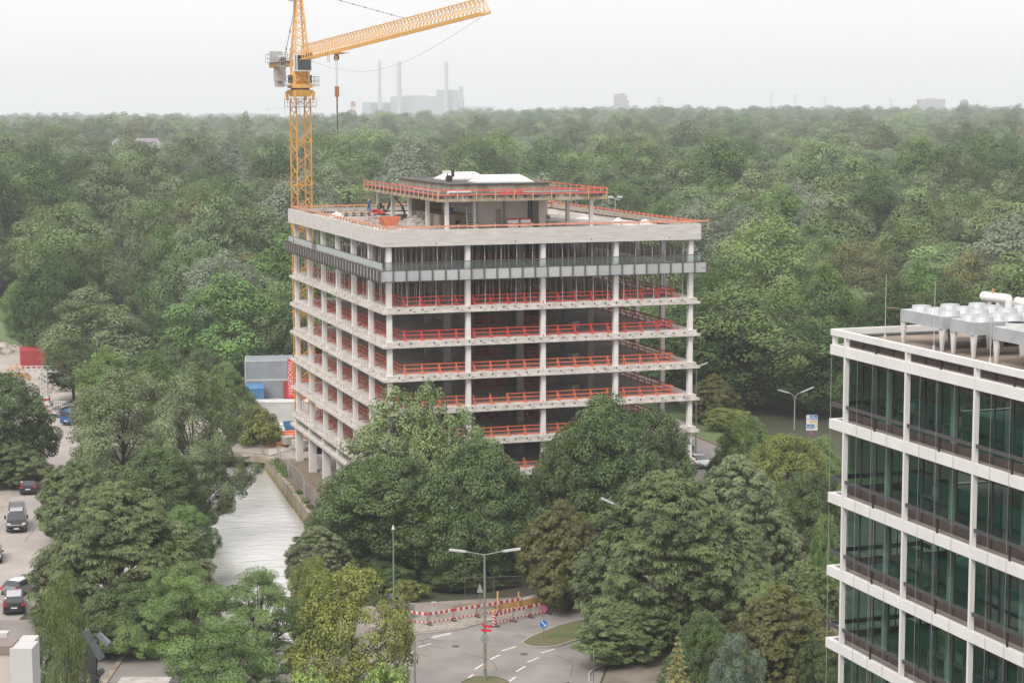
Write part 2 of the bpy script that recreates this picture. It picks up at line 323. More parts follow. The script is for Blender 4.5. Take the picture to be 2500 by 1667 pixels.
LM = {'chestnut': leafmat('chestnut_leaf', (0.040, 0.055, 0.020), (0.207, 0.276, 0.104)),
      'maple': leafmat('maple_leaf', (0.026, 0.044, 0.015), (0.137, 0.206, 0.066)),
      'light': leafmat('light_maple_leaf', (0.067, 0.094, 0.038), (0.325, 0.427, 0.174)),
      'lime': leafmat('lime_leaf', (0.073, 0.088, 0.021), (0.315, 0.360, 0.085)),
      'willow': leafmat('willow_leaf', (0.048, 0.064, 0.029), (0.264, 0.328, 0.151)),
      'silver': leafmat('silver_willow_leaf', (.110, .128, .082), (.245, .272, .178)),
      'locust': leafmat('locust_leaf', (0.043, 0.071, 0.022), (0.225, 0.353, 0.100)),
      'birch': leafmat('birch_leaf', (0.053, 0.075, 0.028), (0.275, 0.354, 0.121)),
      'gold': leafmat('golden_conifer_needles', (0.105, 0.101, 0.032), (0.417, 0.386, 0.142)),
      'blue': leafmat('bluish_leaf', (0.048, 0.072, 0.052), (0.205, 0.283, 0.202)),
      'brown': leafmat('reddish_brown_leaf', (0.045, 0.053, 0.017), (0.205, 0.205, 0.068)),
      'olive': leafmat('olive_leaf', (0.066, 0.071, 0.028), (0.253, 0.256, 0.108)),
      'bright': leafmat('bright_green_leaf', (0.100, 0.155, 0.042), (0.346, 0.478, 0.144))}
WARM = lambda c: (c[0]*1.09, c[1]*1.13, c[2]*1.2)
LMF = {k: leafmat('wood_'+m_.name, *[WARM(c) for c in LARGS[m_.name]], hue=.014, val=.27, spec=.1, rough=.9, trans=.3) for k, m_ in LM.items()}
M_bark = mat('bark', (.09, .07, .055), .95, (.045, .038, .03), 3, streak=(1, 1, .3))
M_birchbark = mat('birch_bark', (.40, .38, .34), .9, (.12, .1, .08), 3)
def leaves(P, N, A, kind, ls, rng):
    n = len(P); B = np.cross(N, A)
    if kind == 'palm':
        K = 6; Vs = []; 
        for k in range(K):
            t = 2*np.pi*k/K+rng.random(n)*.5; d = A*np.cos(t)[:, None]+B*np.sin(t)[:, None]; e = -A*np.sin(t)[:, None]+B*np.cos(t)[:, None]
            s = ls*(.75+.5*rng.random(n))[:, None]; dz = np.zeros_like(P); dz[:, 2] = 1
            base = P+d*s*.06; mid = P+d*s*.62-dz*s*.10; tip = P+d*s-dz*s*.42; w_ = e*s*.21
            Vs.append(np.stack([base, mid+w_, tip, mid-w_], 1))
        V = np.stack(Vs, 1).reshape(-1, 3)
    else:
        asp = {'broad': .42, 'long': .17, 'clump': .5, 'needle': .14}[kind]
        s = ls*(.7+.6*rng.random(n))[:, None]; dz = np.zeros_like(P); dz[:, 2] = 1
        c = (.12 if kind in ('broad', 'clump') else .3); bn = 0 if kind == 'clump' else .12
        V = np.stack([P-A*s*.5, P+B*s*asp+N*s*bn, P+A*s*.5-dz*s*c, P-B*s*asp+N*s*bn], 1).reshape(-1, 3)
    return V
def unit(a): return a/np.maximum(np.linalg.norm(a, axis=-1, keepdims=True), 1e-9)
PROF = {'round': lambda t: np.sqrt(np.clip(1-(2*t-.92)**2*.98, .02, 1)), 'egg': lambda t: np.clip(np.sin(np.pi*np.clip(t, 0, 1)**.72)**.62, .12, 1),
        'cone': lambda t: np.clip(1.05-t, .05, 1)*np.clip(t*9+.35, 0, 1), 'dome': lambda t: np.sqrt(np.clip(1-t**2.2, .03, 1))*np.clip(.72+t, 0, 1),
        'fan': lambda t: np.clip(.35+.75*np.sin(np.pi*np.clip(t, 0, 1)**1.25), .2, 1), 'slim': lambda t: np.clip(np.sin(np.pi*np.clip(t*.93+.05, 0, 1))**.5, .1, 1)}
def crown(name, seed, H, R, h0, prof, nb, rb, nl, ls, kind, m, droop=.2, sub=7, flat=.8, fill=.12, spread=(.5, 1), warp=.22, updir=.45, tn=.38, nr=.32):
    rng = np.random.default_rng(seed); C = []; tries = 0
    ph = rng.random(6)*6.28
    while len(C) < nb and tries < nb*60:
        tries += 1; t = rng.random(); th = rng.random()*2*np.pi
        rr = R*PROF[prof](np.array(t))*(1+warp*np.sin(2*th+ph[0]+3*t)+warp*.6*np.sin(3*th+ph[1]-4*t)+warp*.5*np.sin(5*th+ph[2]+7*t))
        rho = max(rr-rb*.75, 0)*(spread[0]+(spread[1]-spread[0])*rng.random()**.45)
        c = np.array([rho*np.cos(th), rho*np.sin(th), h0+rb*.5+(H-h0-rb*1.1)*t])
        sep = rb*(.95 if tries < nb*25 else .6)
        if all(np.sum((c-q)**2*[1, 1, 1.5]) > sep*sep for q in C): C.append(c)
    C = np.array(C); k = len(C); rbs = rb*(.62+.66*rng.random(k)); cnt = (nl*rbs**2/np.sum(rbs**2)).astype(int)+4
    ax = np.array([0, 0, h0+(H-h0)*.42]); P = []; N = []; T = []
    for i in range(k):
        ni = cnt[i]; d = unit(rng.normal(size=(ni, 3))); out = C[i]-ax; out[2] += R*.18; out = out/np.linalg.norm(out)
        dd = d@out; d = np.where((dd < -.25)[:, None], -d, d)
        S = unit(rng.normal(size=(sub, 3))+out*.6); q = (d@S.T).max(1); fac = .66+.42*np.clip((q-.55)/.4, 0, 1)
        r = rbs[i]*fac*(1-fill*4*rng.random(ni)**3*.6)*(.92+.14*rng.random(ni)); p = C[i]+d*r[:, None]*np.array([1, 1, flat])
        if droop > .5: p[:, 2] -= (rng.random(ni)**2)*rbs[i]*droop*.8*np.clip(1-d[:, 2], 0, 2)*.7
        P.append(p); N.append(unit(d*.75+np.array([0, 0, updir])+rng.normal(size=(ni, 3))*nr))
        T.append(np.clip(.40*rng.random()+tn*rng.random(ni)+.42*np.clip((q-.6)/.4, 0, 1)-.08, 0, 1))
    P = np.concatenate(P); N = np.concatenate(N); T = np.concatenate(T); n = len(P)
    A = unit(np.cross(N, rng.normal(size=(n, 3)))); A[:, 2] -= droop*1.2; A = A-N*np.sum(A*N, 1)[:, None]; A = unit(A)
    if droop > .5: A = unit(np.stack([rng.normal(size=n)*.25, rng.normal(size=n)*.25, -np.ones(n)], 1)); N = unit(np.cross(A, rng.normal(size=(n, 3))))
    V = leaves(P, N, A, kind, ls, rng); per = len(V)//n//4
    F = np.arange(len(V)).reshape(-1, 4); tone = np.repeat(T, per)
    tone = np.clip(tone+rng.normal(size=len(tone))*.06, 0, 1)
    me = arr_mesh(name, V, F, m, tone); return me, C
def conifer(name, seed, H, R, m, tiers=26, needle=.26):
    rng = np.random.default_rng(seed); P = []; N = []; A = []; T = []
    for k in range(tiers):
        t = k/(tiers-1); z = .6+(H-.8)*t; nb = int(11-5*t); Rr = R*(1-t)**.85+.12
        for j in range(nb):
            th = 2*np.pi*(j/nb)+k*1.3+rng.random()*.5; L = Rr*(.75+.45*rng.random()); ns = max(int(L*34), 12)
            s = rng.random(ns)**.8; dirv = np.array([np.cos(th), np.sin(th)]); side = np.array([-np.sin(th), np.cos(th)])
            w = rng.normal(size=ns)*(.10+.22*L*(1-s)*.5); x = np.outer(s*L, dirv)+np.outer(w, side)
            zz = z+s*L*.16-(s**2)*L*.22+rng.normal(size=ns)*.05
            P.append(np.column_stack([x, zz])); N.append(unit(np.tile([0, 0, 1.], (ns, 1))+rng.normal(size=(ns, 3))*.4))
            a = np.tile([dirv[0], dirv[1], .1], (ns, 1))+np.outer(np.sign(w)*.8, [side[0], side[1], 0]); A.append(unit(a+rng.normal(size=(ns, 3))*.25))
            T.append(np.clip(.15+.6*s+.25*rng.random(ns), 0, 1))
    P = np.concatenate(P); N = np.concatenate(N); A = np.concatenate(A); A = unit(A-N*np.sum(A*N, 1)[:, None]); T = np.concatenate(T)
    V = leaves(P, N, A, 'needle', needle, rng)*1.0
    return arr_mesh(name, V, np.arange(len(V)).reshape(-1, 4), m, T), np.array([[0, 0, H*.9]])
def trunk(name, seed, H, C, r0=.28, limbs=14, m=None, n=7, fork=.28):
    r = random.Random(seed); b = MB(); top = H*.82; pts = [Vector((0, 0, -.1))]
    for k in range(1, 6): pts.append(Vector((r.uniform(-.12, .12)*k*.5, r.uniform(-.12, .12)*k*.5, top*k/5)))
    for k in range(5): b.tube(pts[k], pts[k+1], r0*(1-.16*k), r0*(1-.16*(k+1)), n=n, caps=False)
    idx = list(range(len(C))); r.shuffle(idx)
    for i in idx[:limbs]:
        c = Vector(C[i]); z = max(H*fork*.6, c.z*.55-.6+r.uniform(-.5, .5)); z = min(z, top*.95); k = min(int(z/top*5), 4); f = z/top*5-k
        s = pts[k].lerp(pts[k+1], f); mid = s.lerp(c, .5)+Vector((0, 0, .12*(c-s).length))
        rr = r0*.42*(1-z/H*.5); b.tube(s, mid, rr, rr*.6, n=5, caps=False); b.tube(mid, c, rr*.6, rr*.2, n=5, caps=False)
    return b.mesh(name, m or M_bark, smooth=True)
TP = {}
def proto(key, spec, conif=False, **kw):
    if conif: me, C = conifer('crown_'+key, **spec); H = spec['H']
    else: me, C = crown('crown_'+key, **spec); H = spec['H']
    TP[key] = (me, trunk('trunk_'+key, len(TP), H, C, **kw), H, spec['R'])
S_ = dict
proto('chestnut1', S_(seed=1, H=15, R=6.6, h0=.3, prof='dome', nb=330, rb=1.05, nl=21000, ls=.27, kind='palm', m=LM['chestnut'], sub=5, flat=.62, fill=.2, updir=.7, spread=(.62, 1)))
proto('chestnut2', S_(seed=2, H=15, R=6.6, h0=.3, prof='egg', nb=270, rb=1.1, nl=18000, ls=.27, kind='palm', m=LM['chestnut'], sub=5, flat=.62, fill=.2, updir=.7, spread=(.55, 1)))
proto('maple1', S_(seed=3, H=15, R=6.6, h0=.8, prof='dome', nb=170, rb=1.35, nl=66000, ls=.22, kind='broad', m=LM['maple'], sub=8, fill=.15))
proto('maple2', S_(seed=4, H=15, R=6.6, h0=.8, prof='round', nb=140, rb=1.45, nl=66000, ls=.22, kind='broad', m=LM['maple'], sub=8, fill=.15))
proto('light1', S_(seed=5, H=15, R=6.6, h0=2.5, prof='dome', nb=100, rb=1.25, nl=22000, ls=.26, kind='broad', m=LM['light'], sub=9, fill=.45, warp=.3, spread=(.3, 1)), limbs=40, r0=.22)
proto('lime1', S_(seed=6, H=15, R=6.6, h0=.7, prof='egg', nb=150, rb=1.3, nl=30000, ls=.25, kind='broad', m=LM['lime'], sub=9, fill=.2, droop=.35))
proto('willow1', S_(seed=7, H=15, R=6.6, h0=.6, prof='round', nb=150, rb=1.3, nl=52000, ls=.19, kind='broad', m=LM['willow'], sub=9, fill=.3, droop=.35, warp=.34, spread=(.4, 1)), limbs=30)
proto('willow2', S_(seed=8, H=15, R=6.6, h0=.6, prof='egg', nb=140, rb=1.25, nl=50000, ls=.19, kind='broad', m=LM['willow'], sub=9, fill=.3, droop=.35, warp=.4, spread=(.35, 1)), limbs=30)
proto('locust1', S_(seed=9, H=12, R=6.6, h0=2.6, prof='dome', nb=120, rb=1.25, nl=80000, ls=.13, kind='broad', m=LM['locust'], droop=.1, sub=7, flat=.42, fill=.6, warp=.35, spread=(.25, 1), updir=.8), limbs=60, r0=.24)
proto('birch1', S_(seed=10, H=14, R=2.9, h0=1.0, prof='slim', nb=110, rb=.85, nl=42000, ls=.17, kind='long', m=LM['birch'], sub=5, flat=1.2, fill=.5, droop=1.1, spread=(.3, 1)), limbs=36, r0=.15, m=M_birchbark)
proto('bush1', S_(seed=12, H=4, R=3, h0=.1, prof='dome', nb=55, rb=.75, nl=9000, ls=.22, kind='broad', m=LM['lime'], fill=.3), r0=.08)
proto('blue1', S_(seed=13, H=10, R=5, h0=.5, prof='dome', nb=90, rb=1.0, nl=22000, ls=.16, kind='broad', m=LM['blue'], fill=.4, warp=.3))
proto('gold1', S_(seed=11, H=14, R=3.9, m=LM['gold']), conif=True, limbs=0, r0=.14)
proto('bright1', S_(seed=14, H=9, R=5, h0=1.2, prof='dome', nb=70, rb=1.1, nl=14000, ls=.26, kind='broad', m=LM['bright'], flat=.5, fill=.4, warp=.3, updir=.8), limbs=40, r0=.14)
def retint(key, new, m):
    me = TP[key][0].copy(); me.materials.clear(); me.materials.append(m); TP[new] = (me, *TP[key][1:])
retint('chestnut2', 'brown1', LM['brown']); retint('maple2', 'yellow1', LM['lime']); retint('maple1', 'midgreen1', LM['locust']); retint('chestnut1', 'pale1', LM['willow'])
def tree(name, key, label, u, vtop, wpx, Y, rz=0, group=None, zb=0, cat='tree'):
    """u, vtop and wpx are pixels of the 2352 px wide view of the photograph; Y is the distance"""
    D = 2500/2352; cm, tm, H0, R0 = TP[key]
    p = aty(u*D, vtop*D, Y); Hh = p.z-zb; R = wpx*D/FPX*Y/2
    t = thing(name, label, cat, (p.x, p.y, zb), rz, group); s = (R/R0/.97, R/R0/.97, Hh/H0/.99)
    link('crown', cm, t, scale=s); link('trunk', tm, t, scale=s); return t
NEAR = [
 ('birch_tree', 'birch1', 'weeping birch with pale stem and drooping twigs, in front of the parked black car', 146, 1328, 128, 122, 0),
 ('chestnut_tree', 'chestnut1', 'big chestnut tree between the parked cars and the river', 272, 1106, 400, 158, 0),
 ('green_tree', 'maple2', 'dark low tree under the big chestnut beside the bridge railing', 330, 1330, 230, 149, 1),
 ('green_tree', 'chestnut2', 'dark leafy tree behind the sculpture', 240, 1370, 200, 150, 2),
 ('chestnut_tree', 'chestnut2', 'dark chestnut tree just behind the black van, beside the street', 175, 1050, 175, 190, 1),
 ('willow_tree', 'willow1', 'broad grey green willow crown beside the street, opposite the building frame', 278, 850, 290, 214, 0),
 ('willow_tree', 'willow2', 'tall willow with peaked top leaning over the river below the small bridge', 440, 835, 200, 206, 1),
 ('willow_tree', 'willow1', 'loose willow standing just beyond the small bridge', 575, 950, 120, 252, 2.2),
 ('shrub', 'bush1', 'shrub under the dark maples by the cable cabinet', 935, 1330, 90, 167, 1),
 ('shrub', 'maple2', 'dark undergrowth behind the safety barriers, middle clump', 1040, 1300, 130, 170, 2),
 ('shrub', 'maple1', 'dark undergrowth behind the safety barriers near the triangle sign', 1130, 1310, 120, 171, 3),
 ('shrub', 'maple2', 'dark undergrowth at the foot of the maple by the river wall', 880, 1290, 130, 170, 4),
 ('willow_tree', 'willow2', 'lower dark willow hanging over the water at the foot of the tall willow', 470, 1010, 190, 196, 2.9),
 ('chestnut_tree', 'maple2', 'dark broad tree filling the edge of the picture across the street from the black van', -15, 845, 240, 222, 0),
 ('chestnut_tree', 'chestnut2', 'small dark tree above the parked black car behind the van', 20, 1000, 150, 218, 0),
 ('green_tree', 'midgreen1', 'small bluish green tree squeezed between the big chestnut and the willow', 430, 1160, 130, 176, 0),
 ('green_tree', 'maple1', 'dark round tree standing at the river edge behind the big chestnut', 360, 1020, 200, 188, 2),
 ('locust_tree', 'locust1', 'feathery locust tree in front of the road bridge, trunk showing', 430, 1288, 230, 140, 0),
 ('locust_tree', 'locust1', 'feathery light green locust with wide flat layers, beside the yellowish lime', 590, 1300, 280, 136, 1.9),
 ('locust_tree', 'locust1', 'low spreading locust crown along the bottom edge of the picture', 500, 1420, 330, 118, 3.5),
 ('lime_tree', 'lime1', 'yellowish lime tree in flower at the corner of the crossing', 808, 1282, 250, 134, 0),
 ('lime_tree', 'yellow1', 'small golden yellow tree behind the lime in flower', 718, 1268, 110, 150, 0),
 ('acer_tree', 'bright1', 'bright green layered crown at the bottom edge under the lime tree', 880, 1502, 200, 112, 0),
 ('acer_tree', 'bright1', 'bright green treetop at the bottom edge beside the locust', 715, 1512, 170, 110, 2),
 ('maple_tree', 'light1', 'tall light green maple in front of the corner of the building frame', 905, 900, 320, 186, 0),
 ('maple_tree', 'light1', 'light green maple top reaching up to the red guard rails', 985, 882, 150, 184, 2),
 ('maple_tree', 'light1', 'light green maple branch mass against the lower slabs', 1060, 940, 170, 184, 4),
 ('maple_tree', 'maple1', 'big dark green maple behind the red and white barriers', 1100, 1000, 270, 172, 0),
 ('maple_tree', 'maple2', 'dark maple between the river wall and the double street lamp', 880, 1040, 330, 176, 1),
 ('maple_tree', 'maple1', 'dark maple low over the river wall', 790, 1105, 150, 184, 2),
 ('maple_tree', 'maple1', 'round dark green maple in front of the middle of the building', 1385, 902, 290, 180, 3.3),
 ('maple_tree', 'maple2', 'dark green maple in front of the building corner beside the eastern road', 1480, 930, 220, 184, 1.2),
 ('maple_tree', 'maple2', 'dark maple filling the gap under the lower slabs', 1290, 990, 170, 178, 4.2),
 ('chestnut_tree', 'brown1', 'chestnut with reddish brown leaves at the end of the barriers', 1292, 1146, 185, 163, 0),
 ('chestnut_tree', 'chestnut1', 'largest chestnut, spreading over the grass island of the crossing', 1548, 1078, 430, 152, 2),
 ('chestnut_tree', 'chestnut2', 'low chestnut crown hanging over the kerb in front of the largest chestnut', 1440, 1375, 210, 147, 2),
 ('chestnut_tree', 'pale1', 'pale green chestnut behind the largest chestnut', 1705, 1040, 240, 166, 1),
 ('green_tree', 'yellow1', 'olive yellow tree below the blue road sign', 1812, 985, 180, 188, 0),
 ('green_tree', 'maple1', 'dark green round tree under the olive yellow tree', 1850, 1080, 190, 178, 0),
 ('green_tree', 'midgreen1', 'fresh green tree beside the white office building', 1890, 1000, 120, 198, 0),
 ('acacia_tree', 'midgreen1', 'dark acacia with flat layered crown below the arched street lamp', 1712, 955, 160, 214, 2),
 ('acacia_tree', 'maple1', 'dark low tree beside the eastern road', 1650, 1040, 60, 212, 2),
 ('green_tree', 'brown1', 'brownish tree just past the corner of the building frame', 1640, 858, 120, 262, 2),
 ('green_tree', 'yellow1', 'tree with orange leaf tips over the eastern road', 1672, 935, 95, 256, 1),
 ('larch_tree', 'gold1', 'golden young conifer at the bottom edge in front of the largest chestnut', 1556, 1462, 170, 118, 0),
 ('blue_tree', 'blue1', 'bluish grey green shrub tree behind the golden conifer', 1692, 1450, 130, 128, 0),
 ('green_tree', 'brown1', 'dark reddish shrubby tree near the office building wall', 1790, 1340, 220, 138, 0),
 ('green_tree', 'chestnut2', 'dark chestnut low beside the office building', 1850, 1280, 160, 150, 0),
 ('green_tree', 'midgreen1', 'small tree with bright tip between the largest chestnut and the office building', 1760, 1335, 110, 142, 3),
 ('green_tree', 'maple1', 'dark undergrowth tree below the largest chestnut', 1620, 1400, 160, 134, 0),
 ('green_tree', 'midgreen1', 'green tree pressed against the office building', 1898, 1180, 90, 160, 1),
 ('green_tree', 'maple2', 'green tree at the foot of the office building', 1880, 1440, 120, 136, 1),
 ('green_tree', 'pale1', 'small tree leaning over the water beside the maple', 735, 1205, 150, 168, 3),
 ('shrub', 'bush1', 'yellow green shrubs on the river bank behind the small bridge', 590, 930, 120, 246, 0),
 ('green_tree', 'midgreen1', 'round tree in front of the grey site containers', 515, 830, 110, 262, 0),
 ('green_tree', 'maple1', 'dark green tree beside the blue site container', 465, 800, 110, 280, 0),
]
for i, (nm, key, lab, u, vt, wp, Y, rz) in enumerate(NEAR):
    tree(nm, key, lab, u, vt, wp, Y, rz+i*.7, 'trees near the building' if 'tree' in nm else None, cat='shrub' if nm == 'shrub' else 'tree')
# ---- the wood behind: individuals first, the rest as one object
KF = {}
def fproto(key, seed, prof, leafkey, kind='clump', nl=5200, ls=.5, H=19, R=6.2, **kw):
    me, C = crown('wood_crown_'+key, seed, H, R, 2.5, prof, kw.pop('nb', 70), kw.pop('rb', 2.1), nl, ls, kind, LMF[leafkey], tn=.12, nr=.12, updir=.3, **kw)
    KF[key] = (me, H, R, C)
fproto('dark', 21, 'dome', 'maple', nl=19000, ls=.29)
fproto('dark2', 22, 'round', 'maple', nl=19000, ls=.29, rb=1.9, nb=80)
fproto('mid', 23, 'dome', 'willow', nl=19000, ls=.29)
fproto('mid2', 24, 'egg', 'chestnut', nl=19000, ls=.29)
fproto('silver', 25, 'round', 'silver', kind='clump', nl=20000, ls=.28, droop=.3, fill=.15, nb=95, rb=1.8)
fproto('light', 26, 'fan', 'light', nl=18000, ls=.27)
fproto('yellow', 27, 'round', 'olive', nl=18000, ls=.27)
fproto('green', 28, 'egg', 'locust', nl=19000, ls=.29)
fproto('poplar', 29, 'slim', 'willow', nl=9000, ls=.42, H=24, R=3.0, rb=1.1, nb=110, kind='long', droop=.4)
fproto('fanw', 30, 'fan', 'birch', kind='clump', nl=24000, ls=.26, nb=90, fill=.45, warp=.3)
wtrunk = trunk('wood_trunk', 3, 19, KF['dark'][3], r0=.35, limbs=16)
FWORD = {'dark': 'dark green dense', 'dark2': 'deep green round', 'mid': 'grey green broad', 'mid2': 'mid green egg-shaped', 'silver': 'silvery willow-like', 'light': 'light green fan-shaped',
         'yellow': 'yellowish green round', 'green': 'fresh green', 'poplar': 'slender poplar-like', 'fanw': 'tall fan-shaped soft green'}
def wood_tree(key, p, R, H, rz, label, group=None, name='wood_tree'):
    me, H0, R0, C = KF[key]; t = thing(name, label, 'tree', p, rz, group)
    link('crown', me, t, scale=(R/R0, R/R0, H/H0)); link('trunk', wtrunk, t, scale=(R/R0, R/R0, H/H0)); return t
PLACED = []
NTH = ['first', 'second', 'third', 'fourth', 'fifth', 'sixth', 'seventh', 'eighth', 'ninth', 'tenth', 'eleventh', 'twelfth', 'thirteenth', 'fourteenth', 'fifteenth', 'sixteenth', 'seventeenth', 'eighteenth', 'nineteenth', 'twentieth']
def wt(key, u, vtop, wpx, Y, label):
    D = 2500/2352; z0 = hill(0, Y); p = aty(u*D, vtop*D, Y); R = wpx*D/FPX*Y/2
    wood_tree(key, (p.x, p.y, z0), R, p.z-z0, RS.random()*6.28, label); PLACED.append((p.x, p.y, R*.8))
SPEC = [('green', 345, 800, 150, 272, 'fresh green crown hiding the bend of the river'), ('mid2', 385, 770, 120, 296, 'mid green crown over the hidden river'), ('dark', 300, 730, 140, 312, 'dark crown over the hidden river'),
 ('fanw', 1765, 500, 230, 330, 'tall fan-shaped tree standing out beyond the roof corner of the building frame'),
 ('silver', 1700, 462, 160, 400, 'silvery willow behind the tall fan-shaped tree'), ('silver', 1600, 450, 85, 410, 'narrow silvery tree just above the red roof guard rail'),
 ('silver', 1900, 435, 200, 430, 'widest silvery willow crown with grey branches in the wood'), ('silver', 1845, 470, 90, 420, 'small silvery willow between two wider ones'),
 ('yellow', 1970, 540, 170, 350, 'olive brown crown in the wood above the office building'), ('mid2', 2080, 505, 220, 380, 'grey green crown above the office roof coolers'),
 ('yellow', 2230, 560, 150, 300, 'yellow green crown above the white roof pipes'), ('green', 2110, 590, 130, 320, 'fresh yellow green crown above the office roof'),
 ('dark', 1650, 590, 120, 280, 'dark green maple just beyond the building corner'), ('dark2', 1760, 650, 150, 290, 'dark dense tree below the tall fan-shaped tree'), ('dark', 1930, 690, 200, 290, 'dark tree in front of the wood above the arched lamp'),
 ('dark2', 1830, 740, 210, 284, 'dark dense tree beside the tall fan-shaped tree'), ('green', 1900, 590, 150, 290, 'bright green crown at the foot of the fan-shaped tree'), ('dark', 2050, 640, 180, 275, 'dark green crown behind the office roof corner'),
 ('dark', 2180, 640, 170, 285, 'dark green crown behind the roof coolers'), ('mid2', 2300, 610, 190, 290, 'mid green crown behind the roof pipes'), ('dark2', 2000, 760, 160, 272, 'dark tree just beside the office roof corner'),
 ('dark2', 1900, 830, 170, 285, 'dark tree mass between the arched lamp and the office building'), ('dark', 1740, 770, 150, 280, 'dark tree mass behind the arched lamp'),
 ('light', 640, 640, 175, 300, 'light green rounded tree next to the crane mast'), ('yellow', 555, 570, 190, 335, 'yellowish brown broad crown near the crane mast'), ('light', 620, 530, 120, 370, 'pale yellow green crown behind the crane mast'),
 ('dark2', 400, 690, 110, 318, 'dark conical tree between the lighter crowns beside the hidden river'), ('dark', 435, 590, 130, 345, 'dark crown behind the dark conical tree'),
 ('mid', 205, 655, 250, 305, 'broad grey green crown behind the site crane'), ('dark', 120, 570, 190, 330, 'dark green leaning crown above the meadow'), ('green', 60, 620, 120, 345, 'fresh green crown beside the meadow'),
 ('green', 240, 790, 130, 268, 'fresh green tree behind the parked blue van'), ('mid2', 165, 770, 150, 285, 'dark mid green tree behind the site crane mast'), ('silver', 370, 540, 130, 380, 'silvery crown far behind the willows'),
 ('yellow', 560, 470, 70, 430, 'tree with a yellow crown near the tall light mast'), ('dark', 480, 465, 90, 420, 'dark green crown beside the lamp masts'), ('dark', 545, 490, 90, 410, 'dark round crown beside the tall light mast'),
 ('dark', 575, 340, 130, 640, 'tall dark crown rising over the wood beside the crane'), ('dark2', 380, 395, 110, 520, 'dark round crown in the middle of the wood'), ('poplar', 435, 365, 28, 600, 'slender poplar-like tree in the wood'),
 ('fanw', 120, 285, 150, 820, 'large pale fan-shaped crown on the horizon line'), ('mid', 170, 290, 130, 800, 'pale large crown next to the fan-shaped one on the horizon'), ('dark', 235, 320, 70, 780, 'dark crown at the end of the large pale crowns'),
 ('dark', 760, 420, 190, 520, 'dark green crown directly behind the crane mast'), ('light', 830, 520, 90, 420, 'light green shrubby crown behind the roof edge'), ('green', 740, 440, 100, 480, 'grey green crown behind the crane mast foot'),
 ('dark2', 1420, 400, 100, 480, 'dark tall crown behind the red rails of the roof storey'), ('dark', 2215, 232, 60, 2000, 'dark solitary crown standing above the horizon'),
 ('dark2', 1500, 440, 110, 440, 'grey green crown over the roof slab'), ('dark', 1380, 430, 70, 460, 'tree seen right behind the roof storey guard rail')]
for a in SPEC: wt(*a)
PLACED += [(-15, 205, 48), (-15, 235, 48), (38, 254, 6), (37, 246, 6), (-199, 1000, 22), (-188, 965, 14), (-205, 955, 14)]
def blocked(x, y):
    if y < 250: return True
    if y < 380 and abs(x-river_x(y)) < RW-3.2: return True
    for (a, b_, r) in PLACED:
        if (x-a)**2+(y-b_)**2 < (r+3)**2: return True
    d = Vector((x-NX, y-NY, 0)); la, lb = d.dot(ea), d.dot(eb)
    if -30 < la < 41 and -20 < lb < 100 and y < 300: return True
    if 38 < la < 57 and lb < 130: return True
    if -130 < x < -58 and 262 < y < 352: return True
    if inside(x, y, [(-160, 345), (-84, 352), (-78, 372), (-92, 430), (-170, 430)]): return True
    if inside(x, y, [(-34, 285), (-12, 290), (-20, 335), (-36, 334)]): return True
    if x < 5 and y < 300 and x > -60: return True
    if -70 < x < -40 and y > 400 and y < 440: return True
    return False
rng = np.random.default_rng(5); pts = []
y = 250.
while y < 4200:
    gap = 10.5 if y < 700 else (14 if y < 1500 else 18 if y < 2600 else 26)
    half = y*.30+25; n = int(2*half/gap)
    for i in range(n):
        x = -half+(i+.5)*gap+rng.uniform(-.42, .42)*gap; yy = y+rng.uniform(-.4, .4)*gap
        if not blocked(x, yy): pts.append((x, yy))
    y += gap
keys = list(KF)
def pick(x, y):
    """species in patches, so that the wood shows stands of one kind"""
    q = math.sin(x*.021+1.3)*math.cos(y*.013+.4)+.5*math.sin(x*.05+y*.031); r = rng.random()
    if q > .75: tbl = [('silver', .30), ('mid', .55), ('light', .65), ('mid2', .85), ('dark', 1)]
    elif q > .1: tbl = [('mid', .34), ('mid2', .5), ('light', .62), ('dark', .72), ('green', .82), ('silver', .93), ('yellow', 1)]
    elif q > -.6: tbl = [('dark', .22), ('dark2', .36), ('mid2', .58), ('mid', .8), ('green', .9), ('light', .95), ('yellow', 1)]
    else: tbl = [('dark2', .35), ('dark', .6), ('mid', .8), ('poplar', .82), ('fanw', .88), ('light', .92), ('mid2', 1)]
    for k, c in tbl:
        if r < c: return k
    return 'dark'
pts.sort(key=lambda p: p[1]); wood = []
def low(x, y): return .58 if (.07 < x/y < .19 and y < 392) else .74 if (x/y > .085 and y < 395) else (.8 if x/y < -.1 and y < 330 else 1)
for (x, y) in pts:
    k = pick(x, y); k = 'mid' if k == 'poplar' and y > 1000 else k; s = (.7+.95*rng.random()**1.6) if y < 500 else (.8+1.1*rng.random()**1.5)
    s *= 1.0 if y < 1100 else 1.1
    wood.append((k, x, y, hill(x, y)-.3, s, rng.uniform(.78, 1.18)*low(x, y), rng.random()*6.28))
WLAB = {}
AREA = ['beyond the site yard', 'behind the crane', 'beyond the building roof', 'beyond the eastern road', 'behind the office roof']
for i, (k, x, y, z, s, hz, rz) in enumerate(wood[:230]):
    q = x/y; a = AREA[0] if q < -.16 else AREA[1] if q < -.09 else AREA[2] if q < .08 else AREA[3] if q < .17 else AREA[4]
    row = 'first rows' if y < 300 else 'middle rows' if y < 340 else 'back rows'
    me, H0, R0, C = KF[k]; o = wood_tree(k, (x, y, z), R0*s*1.05, H0*(.35+.65*s)*hz*1.12, rz, '', 'wood trees '+a); WLAB.setdefault(f'{FWORD[k]} wood tree {a}, {row}', []).append((abs(q+.108), o))
for lab, L in WLAB.items():
    for k, (q, o) in enumerate(sorted(L, key=lambda e: e[0])): o['label'] = lab+(f', {NTH[k]} from the crane' if len(L) > 1 else '')
rest = wood[230:]
